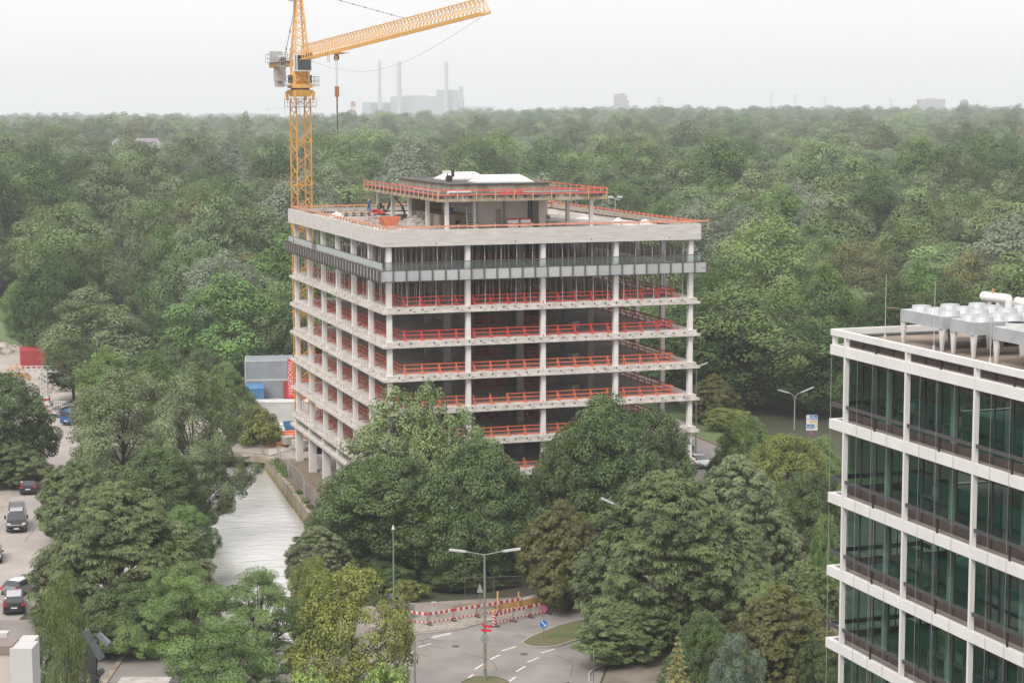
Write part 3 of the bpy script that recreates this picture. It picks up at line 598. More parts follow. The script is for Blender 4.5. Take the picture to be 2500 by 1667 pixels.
pm = bpy.data.meshes.new('forest'); pm.vertices.add(len(rest)); pm.vertices.foreach_set('co', np.array([[x, y, z] for k, x, y, z, *_ in rest], np.float32).ravel())
for nm_, ty, vals in (('pid', 'INT', [sorted(keys).index(r[0]) for r in rest]), ('rz', 'FLOAT', [r[6] for r in rest]), ('sxy', 'FLOAT', [r[4]*(1.12 if r[2] > 1500 else 1.05)*(1.35 if r[2] > 2600 else 1) for r in rest]), ('sz', 'FLOAT', [(.35+.65*r[4])*r[5]*1.12 for r in rest])):
    at = pm.attributes.new(nm_, ty, 'POINT'); at.data.foreach_set('value', vals)
forest = link('forest', pm); tag(forest, 'wide mixed forest of rounded crowns reaching to the hazy horizon', 'forest', kind='stuff')
pc = bpy.data.collections.new('crown_kinds')
for i, k in enumerate(sorted(keys)):
    o = bpy.data.objects.new('k%02d' % i, KF[k][0]); pc.objects.link(o)
ng = bpy.data.node_groups.new('forest_points', 'GeometryNodeTree'); ng.interface.new_socket('Geometry', in_out='INPUT', socket_type='NodeSocketGeometry'); ng.interface.new_socket('Geometry', in_out='OUTPUT', socket_type='NodeSocketGeometry')
N_ = ng.nodes.new; gi = N_('NodeGroupInput'); go = N_('NodeGroupOutput'); ci = N_('GeometryNodeCollectionInfo'); ci.inputs['Collection'].default_value = pc
ci.inputs['Separate Children'].default_value = True; ci.inputs['Reset Children'].default_value = True
mp_ = N_('GeometryNodeMeshToPoints'); ip = N_('GeometryNodeInstanceOnPoints'); ip.inputs['Pick Instance'].default_value = True
def na(nm_, ty):
    a = N_('GeometryNodeInputNamedAttribute'); a.data_type = ty; a.inputs['Name'].default_value = nm_; return a
cx = N_('ShaderNodeCombineXYZ'); cz = N_('ShaderNodeCombineXYZ'); er = N_('FunctionNodeEulerToRotation')
l = ng.links.new
l(gi.outputs[0], mp_.inputs[0]); l(mp_.outputs[0], ip.inputs['Points']); l(ci.outputs[0], ip.inputs['Instance']); l(na('pid', 'INT').outputs[0], ip.inputs['Instance Index'])
l(na('rz', 'FLOAT').outputs[0], cz.inputs[2]); l(cz.outputs[0], er.inputs[0]); l(er.outputs[0], ip.inputs['Rotation'])
sa = na('sxy', 'FLOAT'); l(sa.outputs[0], cx.inputs[0]); l(sa.outputs[0], cx.inputs[1]); l(na('sz', 'FLOAT').outputs[0], cx.inputs[2]); l(cx.outputs[0], ip.inputs['Scale'])
l(ip.outputs[0], go.inputs[0]); md = forest.modifiers.new('scatter', 'NODES'); md.node_group = ng
print('wood', len(wood))
# ---------------------------------------------------------------- haze
hm = bpy.data.materials.new('haze'); hm.use_nodes = True; hm.node_tree.nodes.clear()
ho = hm.node_tree.nodes.new('ShaderNodeOutputMaterial'); pv_ = hm.node_tree.nodes.new('ShaderNodeVolumePrincipled')
pv_.inputs['Color'].default_value = (.90, .94, .99, 1); pv_.inputs['Density'].default_value = 2.05e-4; pv_.inputs['Anisotropy'].default_value = .2
hm.node_tree.links.new(pv_.outputs[0], ho.inputs['Volume'])
hz = MB().b(-6000, 6000, -120, 10500, -5, 205).build('haze', hm); tag(hz, kind='stuff'); hz.display_type = 'WIRE'
# ================================================================ the stripped building frame
M_white = mat('white_concrete', (.70, .685, .665), .8, (.60, .57, .545), 1.5, 8, streak=(1, 1, .3), bump=.05)
M_board = mat('board_marked_concrete', (.58, .555, .53), .9, (.42, .395, .37), 1.1, 12, streak=(.5, .5, 5), bump=.2, lo=.3, hi=.75)
M_edge = mat('weathered_edge_concrete', (.58, .55, .515), .9, (.37, .325, .285), 1.3, 12, streak=(1, 1, 1.5), bump=.3, lo=.38, hi=.75)
M_floor = mat('floor_screed', (.54, .50, .47), .95, (.40, .365, .34), .35, 10, bump=.05)
M_dirt = mat('roof_deck_dirt', (.40, .365, .33), .95, (.24, .21, .18), .5, 12, bump=.3)
M_dark = mat('painted_hole_shade', (.02, .018, .017), .9)  # near-black colour painted in for the shade inside holes
M_rust = mat('rusty_rebar', (.16, .075, .04), .8)
M_red = mat('red_lacquered_timber', (.62, .07, .040), .6, (.50, .055, .032), 2, 6, spec=.3)
M_orange = mat('orange_red_timber', (.70, .165, .075), .65, (.58, .125, .055), 2, 6, spec=.3)
M_salmon = mat('sun_bleached_orange_board', (.66, .27, .17), .75, (.55, .2, .12), 1.5, 6)
M_redboard = mat('bright_red_board', (.64, .10, .075), .6, (.56, .08, .055), 1.5)
M_wood = mat('timber', (.50, .33, .18), .8, (.40, .26, .14), 3, 6, streak=(1, 1, .3))
M_prop = mat('galvanised_steel_prop', (.52, .49, .46), .6, (.30, .24, .19), 4, 6, metal=.3)
M_panelg = mat('grey_cement_panel', (.34, .355, .365), .75, (.42, .43, .44), 1.2, 10, bump=.05, rnd=.12)
M_frameb = mat('dark_brown_steel', (.12, .098, .085), .6, (.07, .056, .048), 3)
M_roofdk = mat('bitumen_roof', (.10, .092, .085), .95, (.055, .05, .046), .6, 10, bump=.2)
M_cwhite = mat('white_sheet_metal', (.66, .66, .64), .5, (.56, .56, .54), 1.2, 6)
M_black = mat('black_plastic', (.02, .02, .022), .5)
M_glasspane = bpy.data.materials.new('dusty_glass'); M_glasspane.use_nodes = True
_n = M_glasspane.node_tree; _b = _n.nodes['Principled BSDF']; _b.inputs['Base Color'].default_value = (.30, .33, .33, 1); _b.inputs['Roughness'].default_value = .25
_tr = _n.nodes.new('ShaderNodeBsdfTransparent'); _ms = _n.nodes.new('ShaderNodeMixShader'); _ms.inputs[0].default_value = .12; _tr.inputs[0].default_value = (.86, .92, .91, 1)
_n.links.new(_tr.outputs[0], _ms.inputs[1]); _n.links.new(_b.outputs[0], _ms.inputs[2]); _n.links.new(_ms.outputs[0], _n.nodes['Material Output'].inputs[0])
M_frost = bpy.data.materials.new('frosted_glass'); M_frost.use_nodes = True; _b = M_frost.node_tree.nodes['Principled BSDF']
_b.inputs['Base Color'].default_value = (.42, .47, .46, 1); _b.inputs['Roughness'].default_value = .35
BW, BL = 34.15, 46.95
Zs = lambda i: EYE-20.04-(i-1)*3.4            # underside of the lip of slab i (0 = slab behind the grey band)
B = thing('office_building_frame', 'stripped concrete office building frame with white columns and open floors', 'building', (NX, NY, 0), YAW)
CA = [.78, 8.95, 16.95, 24.9, 33.25]; CB = [.70, 8.3, 15.8, 23.3, 30.8, 38.3, 46.1]
rng = np.random.default_rng(11); R4 = random.Random(4)
def slab_mesh(i, hole_discs=True):
    b = MB(); z = Zs(i); b.b(.38, BW-.38, .07, BL-.38, z, z+.62)
    # outer lip: flush at the front, ledge on the other sides
    b.b(0, .38, 0, BL, z+.002, z+.25); b.b(BW-.38, BW, 0, BL, z+.002, z+.25); b.b(.38, BW-.38, -.0, .07, z+.002, z+.17); b.b(.38, BW-.38, BL-.38, BL, z+.002, z+.25)
    # broken, rough top edge of the river side lip
    t = .3
    while t < BL-.4:
        l = R4.uniform(.25, .8); h = R4.uniform(.02, .16)
        b.b(R4.uniform(.03, .18), .38, t, t+l, z+.25, z+.25+h); t += l+R4.uniform(0, .35)
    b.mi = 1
    if hole_discs:  # dark discs and strips on the face stand in for shade in holes
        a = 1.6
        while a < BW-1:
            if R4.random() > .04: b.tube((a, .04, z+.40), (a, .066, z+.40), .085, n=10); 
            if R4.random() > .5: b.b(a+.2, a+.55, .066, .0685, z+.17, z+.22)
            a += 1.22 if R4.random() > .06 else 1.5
    b.mi = 2
    for k in range(38):
        y = .8+k*1.23+R4.uniform(-.15, .15); b.tube((.3, y, z+.25), (.27, y+R4.uniform(-.04, .04), z+.25+R4.uniform(.3, .5)), .018, n=4)
        b.tube((.2, y+.5, z+.3), (.05, y+.8, z+.3+R4.uniform(0, .08)), .014, n=4)
    return b.mesh('slab', M_edge, M_dark, M_rust)
for i in range(1, 7):
    link('slab', slab_mesh(i), B)
    f = MB(); f.b(.45, BW-.45, .45, BL-.45, Zs(i)+.621, Zs(i)+.632); link('floor_finish', f.mesh('floor_finish', M_floor), B)
# slab behind the grey band, roof deck and parapet
MB().b(.38, BW-.38, .3, BL-.38, Zs(0), Zs(0)+.5).build('slab', M_edge, parent=B)
MB().b(.45, BW-.45, .45, BL-.45, Zs(0)+.501, Zs(0)+.51).build('floor_finish', M_floor, parent=B)
ZR = EYE-12.3; ZP = EYE-11.70; ZPb = ZP-1.63
MB().b(.25, BW-.25, .25, BL-.25, ZR-.5, ZR-.02).build('roof_deck', M_board, parent=B)
dk = MB()
ng_ = 48; VV = []; 
for j in range(ng_+1):
    for i in range(ng_+1): VV.append((.25+(BW-.5)*i/ng_, .25+(BW*1.36)*j/ng_, ZR+.02*rng.normal()+.03*math.sin(i*.7)*math.cos(j*.5)))
VV = [(x, min(y, BL-.25), z) for x, y, z in VV]
dk.add(VV, [(j*(ng_+1)+i, j*(ng_+1)+i+1, (j+1)*(ng_+1)+i+1, (j+1)*(ng_+1)+i) for j in range(ng_) for i in range(ng_)])
dk.build('roof_covering', M_dirt, parent=B, smooth=True)
# parapet panels butted end to end
def parapet(x0, x1, y0, y1): 
    MB().b(x0, x1, y0, y1, ZPb, ZP).build('parapet_panel', M_board, parent=B)
for k in range(4): parapet(0+k*BW/4+(.004 if k else 0), (k+1)*BW/4, -.0, .22)
for k in range(6):
    parapet(0, .22, .222+k*(BL-.44)/6+.004, .222+(k+1)*(BL-.44)/6); parapet(BW-.22, BW, .222+k*(BL-.44)/6+.004, .222+(k+1)*(BL-.44)/6)
for k in range(4): parapet(k*BW/4+.004, (k+1)*BW/4, BL-.218, BL)
pf = MB()
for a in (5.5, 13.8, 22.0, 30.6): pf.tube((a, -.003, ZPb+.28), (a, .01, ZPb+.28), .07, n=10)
pf.build('drain_hole_disc', M_dark, parent=B)  # dark discs proud of the parapet, painting the shade of drain holes
MB().b(.22, .6, .22, BL-.22, ZR, ZR+.16).b(BW-.6, BW-.22, .22, BL-.22, ZR, ZR+.16).b(.6, BW-.6, BL-.6, BL-.22, ZR, ZR+.16).build('roof_kerb', M_roofdk, parent=B)
# columns
def colm(h): return MB().b(-.24, .24, -.27, .27, 0, h).b(-.27, .27, -.3, .3, 0, .04).mesh('column', M_white)
ext = [(a, b_) for a in CA for b_ in CB if a in (CA[0], CA[-1]) or b_ in (CB[0], CB[-1])]
inn = [(a, b_) for a in CA[1:-1] for b_ in CB[1:-1]]
M_incol = mat('interior_concrete', (.38, .35, .32), .9, (.28, .25, .23), 1, 8)
def icol(h): return MB().b(-.36, .36, -.3, .3, 0, h).mesh('column', M_incol)
for i in range(0, 7):
    z0 = Zs(i)+(.5 if i == 0 else .62); z1 = ZPb+.3 if i == 0 else (Zs(0) if i == 1 else Zs(i-1))
    me = colm(z1-z0); mi_ = icol(z1-z0)
    for a, b_ in ext: link('column', me, B, (a, b_, z0))
    for a, b_ in inn: link('column', mi_, B, (a, b_, z0))
me = MB().b(-.42, .42, -.36, .36, 0, Zs(6)).mesh('column', M_white)
for a, b_ in ext+inn: link('column', me, B, (a, b_, 0))
# canopy strip on the river side below the last slab
MB().b(-.1, 3.2, -.0, BL, Zs(6)-1.25, Zs(6)-.95).build('canopy_slab', M_edge, parent=B)
# core walls on each floor
M_corew = mat('raw_core_wall', (.30, .27, .24), .95, (.17, .15, .13), .8, 10, bump=.2)
for i in range(0, 7):
    z0 = Zs(i)+.632; z1 = z0+2.76; c = MB()
    c.b(11, 11.3, 12.5, 35, z0, z1); c.b(22.6, 22.9, 12.5, 35, z0, z1); c.b(11.3, 13.2, 12.5, 12.8, z0, z1); c.b(15.3, 17.9, 14.5, 14.8, z0, z1); c.b(20.5, 22.6, 12.5, 12.8, z0, z1)
    c.b(11.3, 22.6, 34.7, 35, z0, z1); c.b(15.3, 15.6, 14.8, 34, z0, z1); c.b(18, 18.3, 14.8, 34, z0, z1)
    c.build('core_wall', M_corew, parent=B)
# penthouse storey: canopy slab on posts, walls
PX0, PX1, PY0, PY1 = 7.65, 26.05, 6.6, 38.7; ZC = EYE-9.3
MB().b(PX0, PX1, PY0, PY1, ZC, ZC+.30).build('upper_slab', M_oldconc, parent=B)
MB().b(PX0+.12, PX1-.12, PY0+.12, PY1-.12, ZC+.30, ZC+.62).build('upper_slab_topping', M_roofdk, parent=B)
b = MB()
for k in range(150):
    a, c_ = R4.uniform(PX0+.1, PX1-.3), R4.choice([PY0+.02, PY0+R4.uniform(0, .8)])
    s = R4.uniform(.1, .5); b.b(a, a+s, c_, c_+.12+s*.3, ZC+.302, ZC+.36+R4.uniform(0, .35))
tag(b.build('broken_screed', M_oldconc, parent=B), kind='stuff')
pcm = MB().b(-.19, .19, -.19, .19, 0, ZC-ZR).mesh('post', M_white)
for a in (9, 25): 
    for c_ in (8.3, 15.8, 23.3, 30.8, 37.6): link('column', pcm, B, (a, c_, ZR))
for a in (17,): link('column', pcm, B, (a, 37.6, ZR))
for a, c_ in ((10.9, 14), (12.6, 9.6), (20.9, 14.2), (22.4, 20), (21.2, 31), (24.2, 33)):
    MB().tube((a, c_, ZR), (a, c_, ZC), .06, n=8).build('steel_post', M_frameb, parent=B)
MB().tube((12.3, 9.2, ZR), (12.3, 9.2, ZC), .17, n=12).build('round_column', mat('light_grey_metal', (.50, .52, .54), .5, (.4, .42, .44), 2), parent=B)
M_wallw = mat('off_white_wall', (.55, .51, .46), .9, (.47, .43, .385), .6, 8, streak=(1, 1, .4))
w_ = MB(); w_.b(13.4, 19.6, 11.6, 11.85, ZR, ZC); w_.b(13.4, 13.65, 11.85, 33, ZR, ZC); w_.b(20.35, 20.6, 10.4, 30, ZR, ZC); w_.b(19.6, 20.35, 11.7, 11.85, ZR, ZC)
w_.b(19.75, 20.5, 10.1, 10.4, ZR, ZC); w_.b(13.4, 20.6, 32.7, 33, ZR, ZC)
w_.build('storey_wall', M_wallw, parent=B)
MB().b(16.2, 16.42, 11.49, 11.6, ZR, ZC).b(15.4, 15.95, 11.53, 11.6, ZR, ZR+1.9).build('wall_chase', M_oldconc, parent=B)
p = MB(); 
for a in (19.05, 19.35): p.tube((a, 11.45, ZR), (a, 11.45, ZC-.25), .09, n=10)
p.path([(19.05, 11.45, ZC-.25), (19.6, 11.2, ZC-.12), (20.6, 10.0, ZC-.1)], .09, 8); p.build('drain_pipe', M_black, parent=B)
# low walled area to the left of the storey wall
MB().b(9.6, 13.4, 13.2, 13.5, ZR, ZR+1.35).b(9.6, 9.9, 13.5, 26, ZR, ZR+1.35).b(9.9, 13.4, 13.5, 26, ZR+1.2, ZR+1.3).b(9.9, 13.4, 25.8, 26, ZR+1.3, ZC).build('low_wall', M_oldconc, parent=B)
MB().b(11.4, 11.9, 13.17, 13.2, ZR+.25, ZR+.7).build('wall_opening_panel', M_dark, parent=B)  # dark panel on the wall face, an opening's shade put into colour
# raised middle roof with two white gabled roof lights
MB().b(11.2, 22.4, 14.5, 36.5, ZC+.62, ZC+1.45).build('upper_roof_wall', M_oldconc, parent=B)
MB().b(11.0, 22.6, 14.3, 36.7, ZC+1.45, ZC+1.56).build('upper_roof_slab', M_roofdk, parent=B)
def skylight(x0, x1, y0, y1, z, lab):
    t = MB(); xm = .95; h = .85; yc = (y0+y1)/2
    t.add([(x0, y0, z+.15), (x1, y0, z+.15), (x1, y1, z+.15), (x0, y1, z+.15), (x0+xm, yc, z+h), (x1-xm, yc, z+h)], [(0, 1, 5, 4), (1, 2, 5), (2, 3, 4, 5), (3, 0, 4), (0, 3, 2, 1)])
    t.b(x0-.1, x1+.1, y0-.1, y1+.1, z, z+.15)
    o = t.build('roof_light', M_cwhite, parent=B); 
    for k in range(1, 7):
        x = x0+xm+(x1-x0-2*xm)*k/7; MB().bar((x, y0+.05, z+.19), (x, yc, z+h+.02), .05).build('glazing_bar', M_white, parent=o)
skylight(13.6, 18.9, 26, 29.4, ZC+1.56, ''); skylight(14.6, 20.9, 15.6, 19, ZC+1.56, '')
# grey cement band with steel frames, glass balustrade behind
zb0, zb1 = EYE-16.76, EYE-15.62; npn = 26
pm_ = MB().b(-.55, .55, -.03, .03, .05, 1.08).mesh('cement_panel', M_panelg)
def framem(L=1.3): return MB().b(-.05, .05, -.16, .04, -.10, 1.2).b(.05, L-.05, -.05, .04, 0, .05).b(.05, L-.05, -.05, .04, 1.08, 1.14).b(-.04, .04, .04, .5, .5, .56).mesh('steel_frame', M_frameb)
frm = framem(35.0/26); frs = MB().b(-.05, .05, -.24, .04, -.10, 1.2).b(.055, 1.3, -.08, .04, 0, .05).b(.055, 1.3, -.08, .04, 1.08, 1.14).b(-.09, .09, -.22, -.05, .3, .36).b(-.09, .09, -.22, -.05, .75, .81).mesh('steel_frame', M_frameb)
for k in range(26):
    x = -.42+(k+.5)*35.0/26; link('cement_panel', pm_, B, (x, -.42, zb0), scale=(1.12, 1, 1)); link('steel_frame', frm, B, (x-35.0/52, -.42, zb0))
link('steel_frame', frm, B, (-.42+35.0, -.42, zb0), rz=math.pi/2)
for k in range(35):
    y = -.42+(k+.5)*47.6/35
    for x, sgn in ((-.42, -1), (BW+.42, 1)):
        link('cement_panel', pm_, B, (x, y, zb0), rz=math.pi/2, scale=(1.05, 1, 1)); link('steel_frame', frs, B, (x, y-47.6/70*sgn*-1 if sgn < 0 else y-47.6/70, zb0), rz=-math.pi/2 if sgn < 0 else math.pi/2)
zg0, zg1 = zb1-.0, EYE-14.93
gp = MB().b(-1.28, 1.28, -.012, .012, 0, zg1-zg0).mesh('glass_pane', M_glasspane); gs = MB().b(-.62, .62, -.012, .012, 0, zg1-zg0-.05).mesh('glass_pane', M_frost)
for k in range(13): link('glass_pane', gp, B, (.2+(k+.5)*33.75/13, -.05, zg0)); MB().b(.2+k*33.75/13-.03, .2+k*33.75/13+.03, -.08, -.02, zg0-.1, zg1).build('balustrade_post', M_frameb, parent=B)
MB().b(0, BW+.05, -.10, -.02, zg1, zg1+.07).build('handrail', M_frameb, parent=B)
for k in range(35):
    if k in (23, 24, 32): continue
    for x in (.0, BW+.02): link('glass_pane', gs if x < 1 else gs, B, (x, .2+(k+.5)*46.6/35, zg0+.03), rz=math.pi/2)
MB().b(-.04, .04, 0, BL, zg1, zg1+.05).b(BW, BW+.08, 0, BL, zg1, zg1+.06).build('handrail', M_frameb, parent=B)
# ---- things that stand on the floors, in the building frame's coordinates
def W(a, b_, z): q = G(a, b_, z); return (q.x, q.y, q.z)
SLAB_WORD = {0: 'floor right under the roof', 1: 'first floor below the grey band', 2: 'second floor below the grey band', 3: 'third floor below the grey band', 4: 'fourth floor below the grey band', 5: 'fifth floor below the grey band', 6: 'lowest concrete floor'}
def gr_meshes(L, m):
    bd = MB().b(0, L, -.02, .02, 0, .10).mesh('board', m)
    tr = MB().b(-.05, .05, .02, .09, 0, 1.02).bar((0, -.05, .96), (0, -.78, .05), .06, .06).b(-.05, .05, -.9, .02, 0, .06).mesh('trestle', m)
    return bd, tr
GRM = {}
def guard(a, b_, z, L, rz, m, label, group, n=2):
    key = (round(L, 2), m.name)
    if key not in GRM: GRM[key] = gr_meshes(L, m)
    bd, tr = GRM[key]; t = thing('guard_rail', label, 'guard rail', W(a, b_+R4.uniform(-.05, .05), z), YAW+rz+R4.uniform(-.012, .012), group)
    for h in (.04, .46, .86):
        if R4.random() > .04: link('board', bd, t, (0, R4.uniform(-.008, .008), h+R4.uniform(-.015, .015)), rot=(0, R4.uniform(-.006, .006), 0))
    for k in range(n): link('trestle', tr, t, (L*(.03+k/n), 0, 0))
ORD = ['first', 'second', 'third', 'fourth', 'fifth', 'sixth', 'seventh', 'eighth', 'ninth', 'tenth', 'eleventh', 'twelfth']
for i in range(1, 7):
    z = Zs(i)+.633; m = M_red if i in (1, 2) else M_orange
    for k in range(8):
        guard(2.25+k*3.63, 1.1+R4.uniform(-.03, .03), z, 3.6, R4.uniform(-.006, .006), m, f'red guard rail, street front, {SLAB_WORD[i]}, {ORD[k]} from the river', 'red timber guard rails on the open floors', 2)
    for k in range(11):
        guard(2.15, 4.85+k*3.72, z, 3.7, -math.pi/2, m, f'red guard rail, river side, {SLAB_WORD[i]}, {ORD[k]} from the street', 'red timber guard rails on the open floors', 2)
        if i < 6: guard(BW-2.7, 1.15+k*3.72, z, 3.7, math.pi/2, m, f'red guard rail, eastern side, {SLAB_WORD[i]}, {ORD[k]} from the street', 'red timber guard rails on the open floors', 2)
    for k in range(6):
        if i < 5: guard(8+(k+1)*3.9, BL-1.6, z, 3.7, math.pi, m, f'red guard rail, rear edge, {SLAB_WORD[i]}, {ORD[k]} from the river', 'red timber guard rails on the open floors', 2)
for i in range(0, 6):
    z = Zs(i)+.633
    for (a, b_, L, w2) in ((12.2, 11.2, 4.2, 'wider'), (17.4, 10.6, 3.2, 'narrower')):
        guard(a, b_, z, L, 0, M_red, f'red guard rail at the core opening, {SLAB_WORD[i]}, {w2} one', 'red guard rails at the core', 3)
# steel props: individually near the edges, the inner rows as one object
prm = []
for hh_ in (2.9, 2.78):
    b = MB(); b.tube((0, 0, .01), (0, 0, 1.6), .038, n=6).tube((0, 0, 1.5), (0, 0, hh_), .028, n=6).b(-.07, .07, -.07, .07, 0, .012).b(-.07, .07, -.07, .07, hh_, hh_+.012).tube((0, 0, 1.46), (0, 0, 1.6), .06, n=6)
    prm.append(b.mesh('steel_prop', M_prop))
stuff = MB(); cnt = 0
for lv, (i, me_, hh_) in enumerate(((0, prm[0], ZR-.5-(Zs(0)+.51)-.02), (1, prm[1], Zs(0)-(Zs(1)+.632)-.02))):
    z = Zs(i)+(.511 if i == 0 else .633); bmx = MB(); bmx.tube((0, 0, .01), (0, 0, 1.6), .045, n=6).tube((0, 0, 1.5), (0, 0, hh_), .034, n=6).b(-.07, .07, -.07, .07, 0, .012).b(-.07, .07, -.07, .07, hh_, hh_+.012).tube((0, 0, 1.46), (0, 0, 1.6), .06, n=6)
    me_ = bmx.mesh('steel_prop', M_prop); ri = 0
    for b_ in [.42, 2.3, 3.6, 4.9, 6.3, 7.6, 9.2, 10.6]+list(np.arange(12, 46, 1.9)):
        a = .75
        while a < BW-.5:
            x = a+R4.uniform(-.2, .2); y = b_+R4.uniform(-.15, .15); a += 1.65 if b_ < 8 else 1.95
            if 10.5 < x < 23.5 and y > 8.5 and y < 36: continue
            if any(abs(x-ca) < .5 and abs(y-cb) < .5 for ca in CA for cb in CB): continue
            if (b_ < 7 or x < 3.4 or x > BW-1.5) and cnt < 300:
                lab = ('galvanised steel prop under the roof deck' if i == 0 else 'galvanised steel prop under the grey band')+(', river side' if x < 9 else ', mid front' if x < 25 else ', eastern side')
                tag(link('steel_prop', me_, None, W(x, y, z), rz=YAW+R4.uniform(-.3, .3)), lab, 'prop', lab.replace('prop', 'props')); cnt += 1
            else:
                q = MB(); q.tube((x, y, z), (x+R4.uniform(-.02, .02), y, z+hh_), .036, n=5, caps=False); stuff.add(q.v, q.f)
o = stuff.build('prop_forest', M_prop, loc=(NX, NY, 0), rz=YAW); tag(o, 'dense rows of steel props deep inside the two upper floors', 'props', kind='stuff')
# roof edge guard boards
def edge_guard(label, a0, b0, a1, b1, step, m, side):
    t = thing('edge_guard_rail', label, 'guard rail', W(a0, b0, ZP), YAW, 'guard boards along the roof parapet')
    dx, dy = a1-a0, b1-b0; L = math.hypot(dx, dy); n = int(L/step); ux, uy = dx/L, dy/L; nb = max(int(L/4), 1)
    for k in range(nb):
        s0, s1 = L*k/nb-(.15 if k else 0), L*(k+1)/nb; off = .012*(k % 2)
        MB().bar((ux*s0-uy*off, uy*s0+ux*off, .27+R4.uniform(-.02, .02)), (ux*s1-uy*off, uy*s1+ux*off, .27+R4.uniform(-.02, .02)), .03, .16).build('board', m, parent=t)
    pmh = MB().b(-.045, .045, -.04, .04, -.62, .46).mesh('post', M_wood)
    for k in range(n+1): link('post', pmh, t, (ux*k*L/n+side[0]*.07, uy*k*L/n+side[1]*.07, 0))
edge_guard('faded orange guard board along the street side parapet', .2, .42, BW+1.0, .42, 1.88, M_salmon, (0, 1))
edge_guard('faded orange guard board along the river side parapet', .42, .2, .42, BL-.3, 1.45, M_salmon, (1, 0))
edge_guard('faded orange guard board along the eastern parapet with tall posts', BW-.42, .3, BW-.42, BL-.3, 1.3, M_redboard, (-1, 0))
edge_guard('faded orange guard board along the rear parapet', .3, BL-.42, BW-.3, BL-.42, 1.9, M_salmon, (0, -1))
def slab_guard(label, a0, b0, a1, b1, n):
    t = thing('edge_guard_rail', label, 'guard rail', W(a0, b0, ZC), YAW, 'red guard rails round the roof storey'); dx, dy = a1-a0, b1-b0; L = math.hypot(dx, dy); ux, uy = dx/L, dy/L
    for h in (1.18, .72):
        nb = max(int(L/4), 1)
        for k in range(nb): MB().bar((dx*k/nb, dy*k/nb, h), (dx*(k+1)/nb, dy*(k+1)/nb, h+R4.uniform(-.02, .02)), .035, .12).build('board', M_redboard, parent=t)
    pmh = MB().b(-.05, .05, -.05, .05, .0, 1.26).mesh('post', M_wood)
    for k in range(n+1): link('post', pmh, t, (dx*k/n, dy*k/n, 0))
slab_guard('red guard rail on the street edge of the roof storey', PX0-.05, PY0-.09, PX1+.05, PY0-.09, 9)
slab_guard('red guard rail on the river edge of the roof storey', PX0-.09, PY0, PX0-.09, PY1, 17)
slab_guard('red guard rail on the eastern edge of the roof storey', PX1+.09, PY0, PX1+.09, PY1-4, 15)
# ================================================================ tower crane
M_yel = mat('crane_yellow_paint', (.74, .42, .115), .55, (.62, .34, .09), 1.5)
M_yel2 = mat('mast_orange_paint', (.68, .33, .05), .55, (.54, .24, .04), 1.2)
M_steel = mat('grey_steel', (.33, .33, .33), .5, (.25, .25, .25), 3)
M_glassd = mat('dark_glass', (.025, .032, .035), .08, spec=.8)
M_ballast = mat('ballast_concrete', (.42, .39, .36), .9, (.34, .31, .28), 2)
CX, CY = -26.4, 243.6; CR = thing('tower_crane', 'tall yellow tower crane behind the building frame, jib reaching forward', 'crane', (CX, CY, 0), .52)
mw = .96; ztop = EYE+1.6
def lattice(b, z0, z1, hw, n, r=.055, rd=.04):
    cs = [(-hw, -hw), (hw, -hw), (hw, hw), (-hw, hw)]
    for (x, y) in cs: b.bar((x, y, z0), (x, y, z1), r*2.4)
    for k in range(n):
        a, c_ = z0+(z1-z0)*k/n, z0+(z1-z0)*(k+1)/n
        for j in range(4):
            p, q = cs[j], cs[(j+1) % 4]
            if k % 2: p, q = q, p
            b.bar((*p, a), (*q, c_), rd*2)
            if k % 4 == 0: b.bar((*cs[j], a), (*cs[(j+1) % 4], a), rd*2.4)
for k in range(8):
    z0, z1 = 1.2+(ztop-1.2)*k/8, 1.2+(ztop-1.2)*(k+1)/8; b = MB(); lattice(b, z0, z1, mw, 4)
    for (x, y) in ((-mw, -mw), (mw, -mw), (mw, mw), (-mw, mw)): b.b(x-.13, x+.13, y-.13, y+.13, z0, z0+.35)
    b.mi = 1; b.bar((.3, -.2, z0), (-.1, .5, z1), .04); b.bar((-.1, -.2, z0), (-.5, .5, z1), .04)
    for j in range(14): t_ = j/14; b.bar((.3-.4*t_, -.2+.7*t_, z0+(z1-z0)*t_), (-.1-.4*t_, -.2+.7*t_, z0+(z1-z0)*t_), .03)
    b.build('mast_section', M_yel2, M_steel, parent=CR)
b = MB().b(-2.2, 2.2, -.3, .3, 0, .5).b(-.3, .3, -2.2, 2.2, 0, .5).b(-2.4, -.9, -2.4, -.9, .5, 1.5).b(.9, 2.4, -2.4, -.9, .5, 1.5).b(.9, 2.4, .9, 2.4, .5, 1.5).b(-2.4, -.9, .9, 2.4, .5, 1.5); b.build('base_ballast', M_ballast, parent=CR)
def cage(z, hw, h, name):
    b = MB(); 
    for x in (-hw, -hw/3, hw/3, hw):
        for y in (-hw, hw): b.bar((x, y, z), (x, y, z+h), .045); b.bar((y, x, z), (y, x, z+h), .045)
    for zz in (z, z+h*.5, z+h):
        for s in (-hw, hw): b.bar((-hw, s, zz), (hw, s, zz), .045); b.bar((s, -hw, zz), (s, hw, zz), .045)
    b.b(-hw, hw, -hw, -mw, z-.05, z); b.b(-hw, hw, mw, hw, z-.05, z); b.b(-hw, -mw, -mw, mw, z-.05, z); b.b(mw, hw, -mw, mw, z-.05, z)
    return b.build(name, M_steel, parent=CR)
cage(ztop-1.0, 1.5, 1.05, 'climbing_platform'); 
zt = ztop+1.1
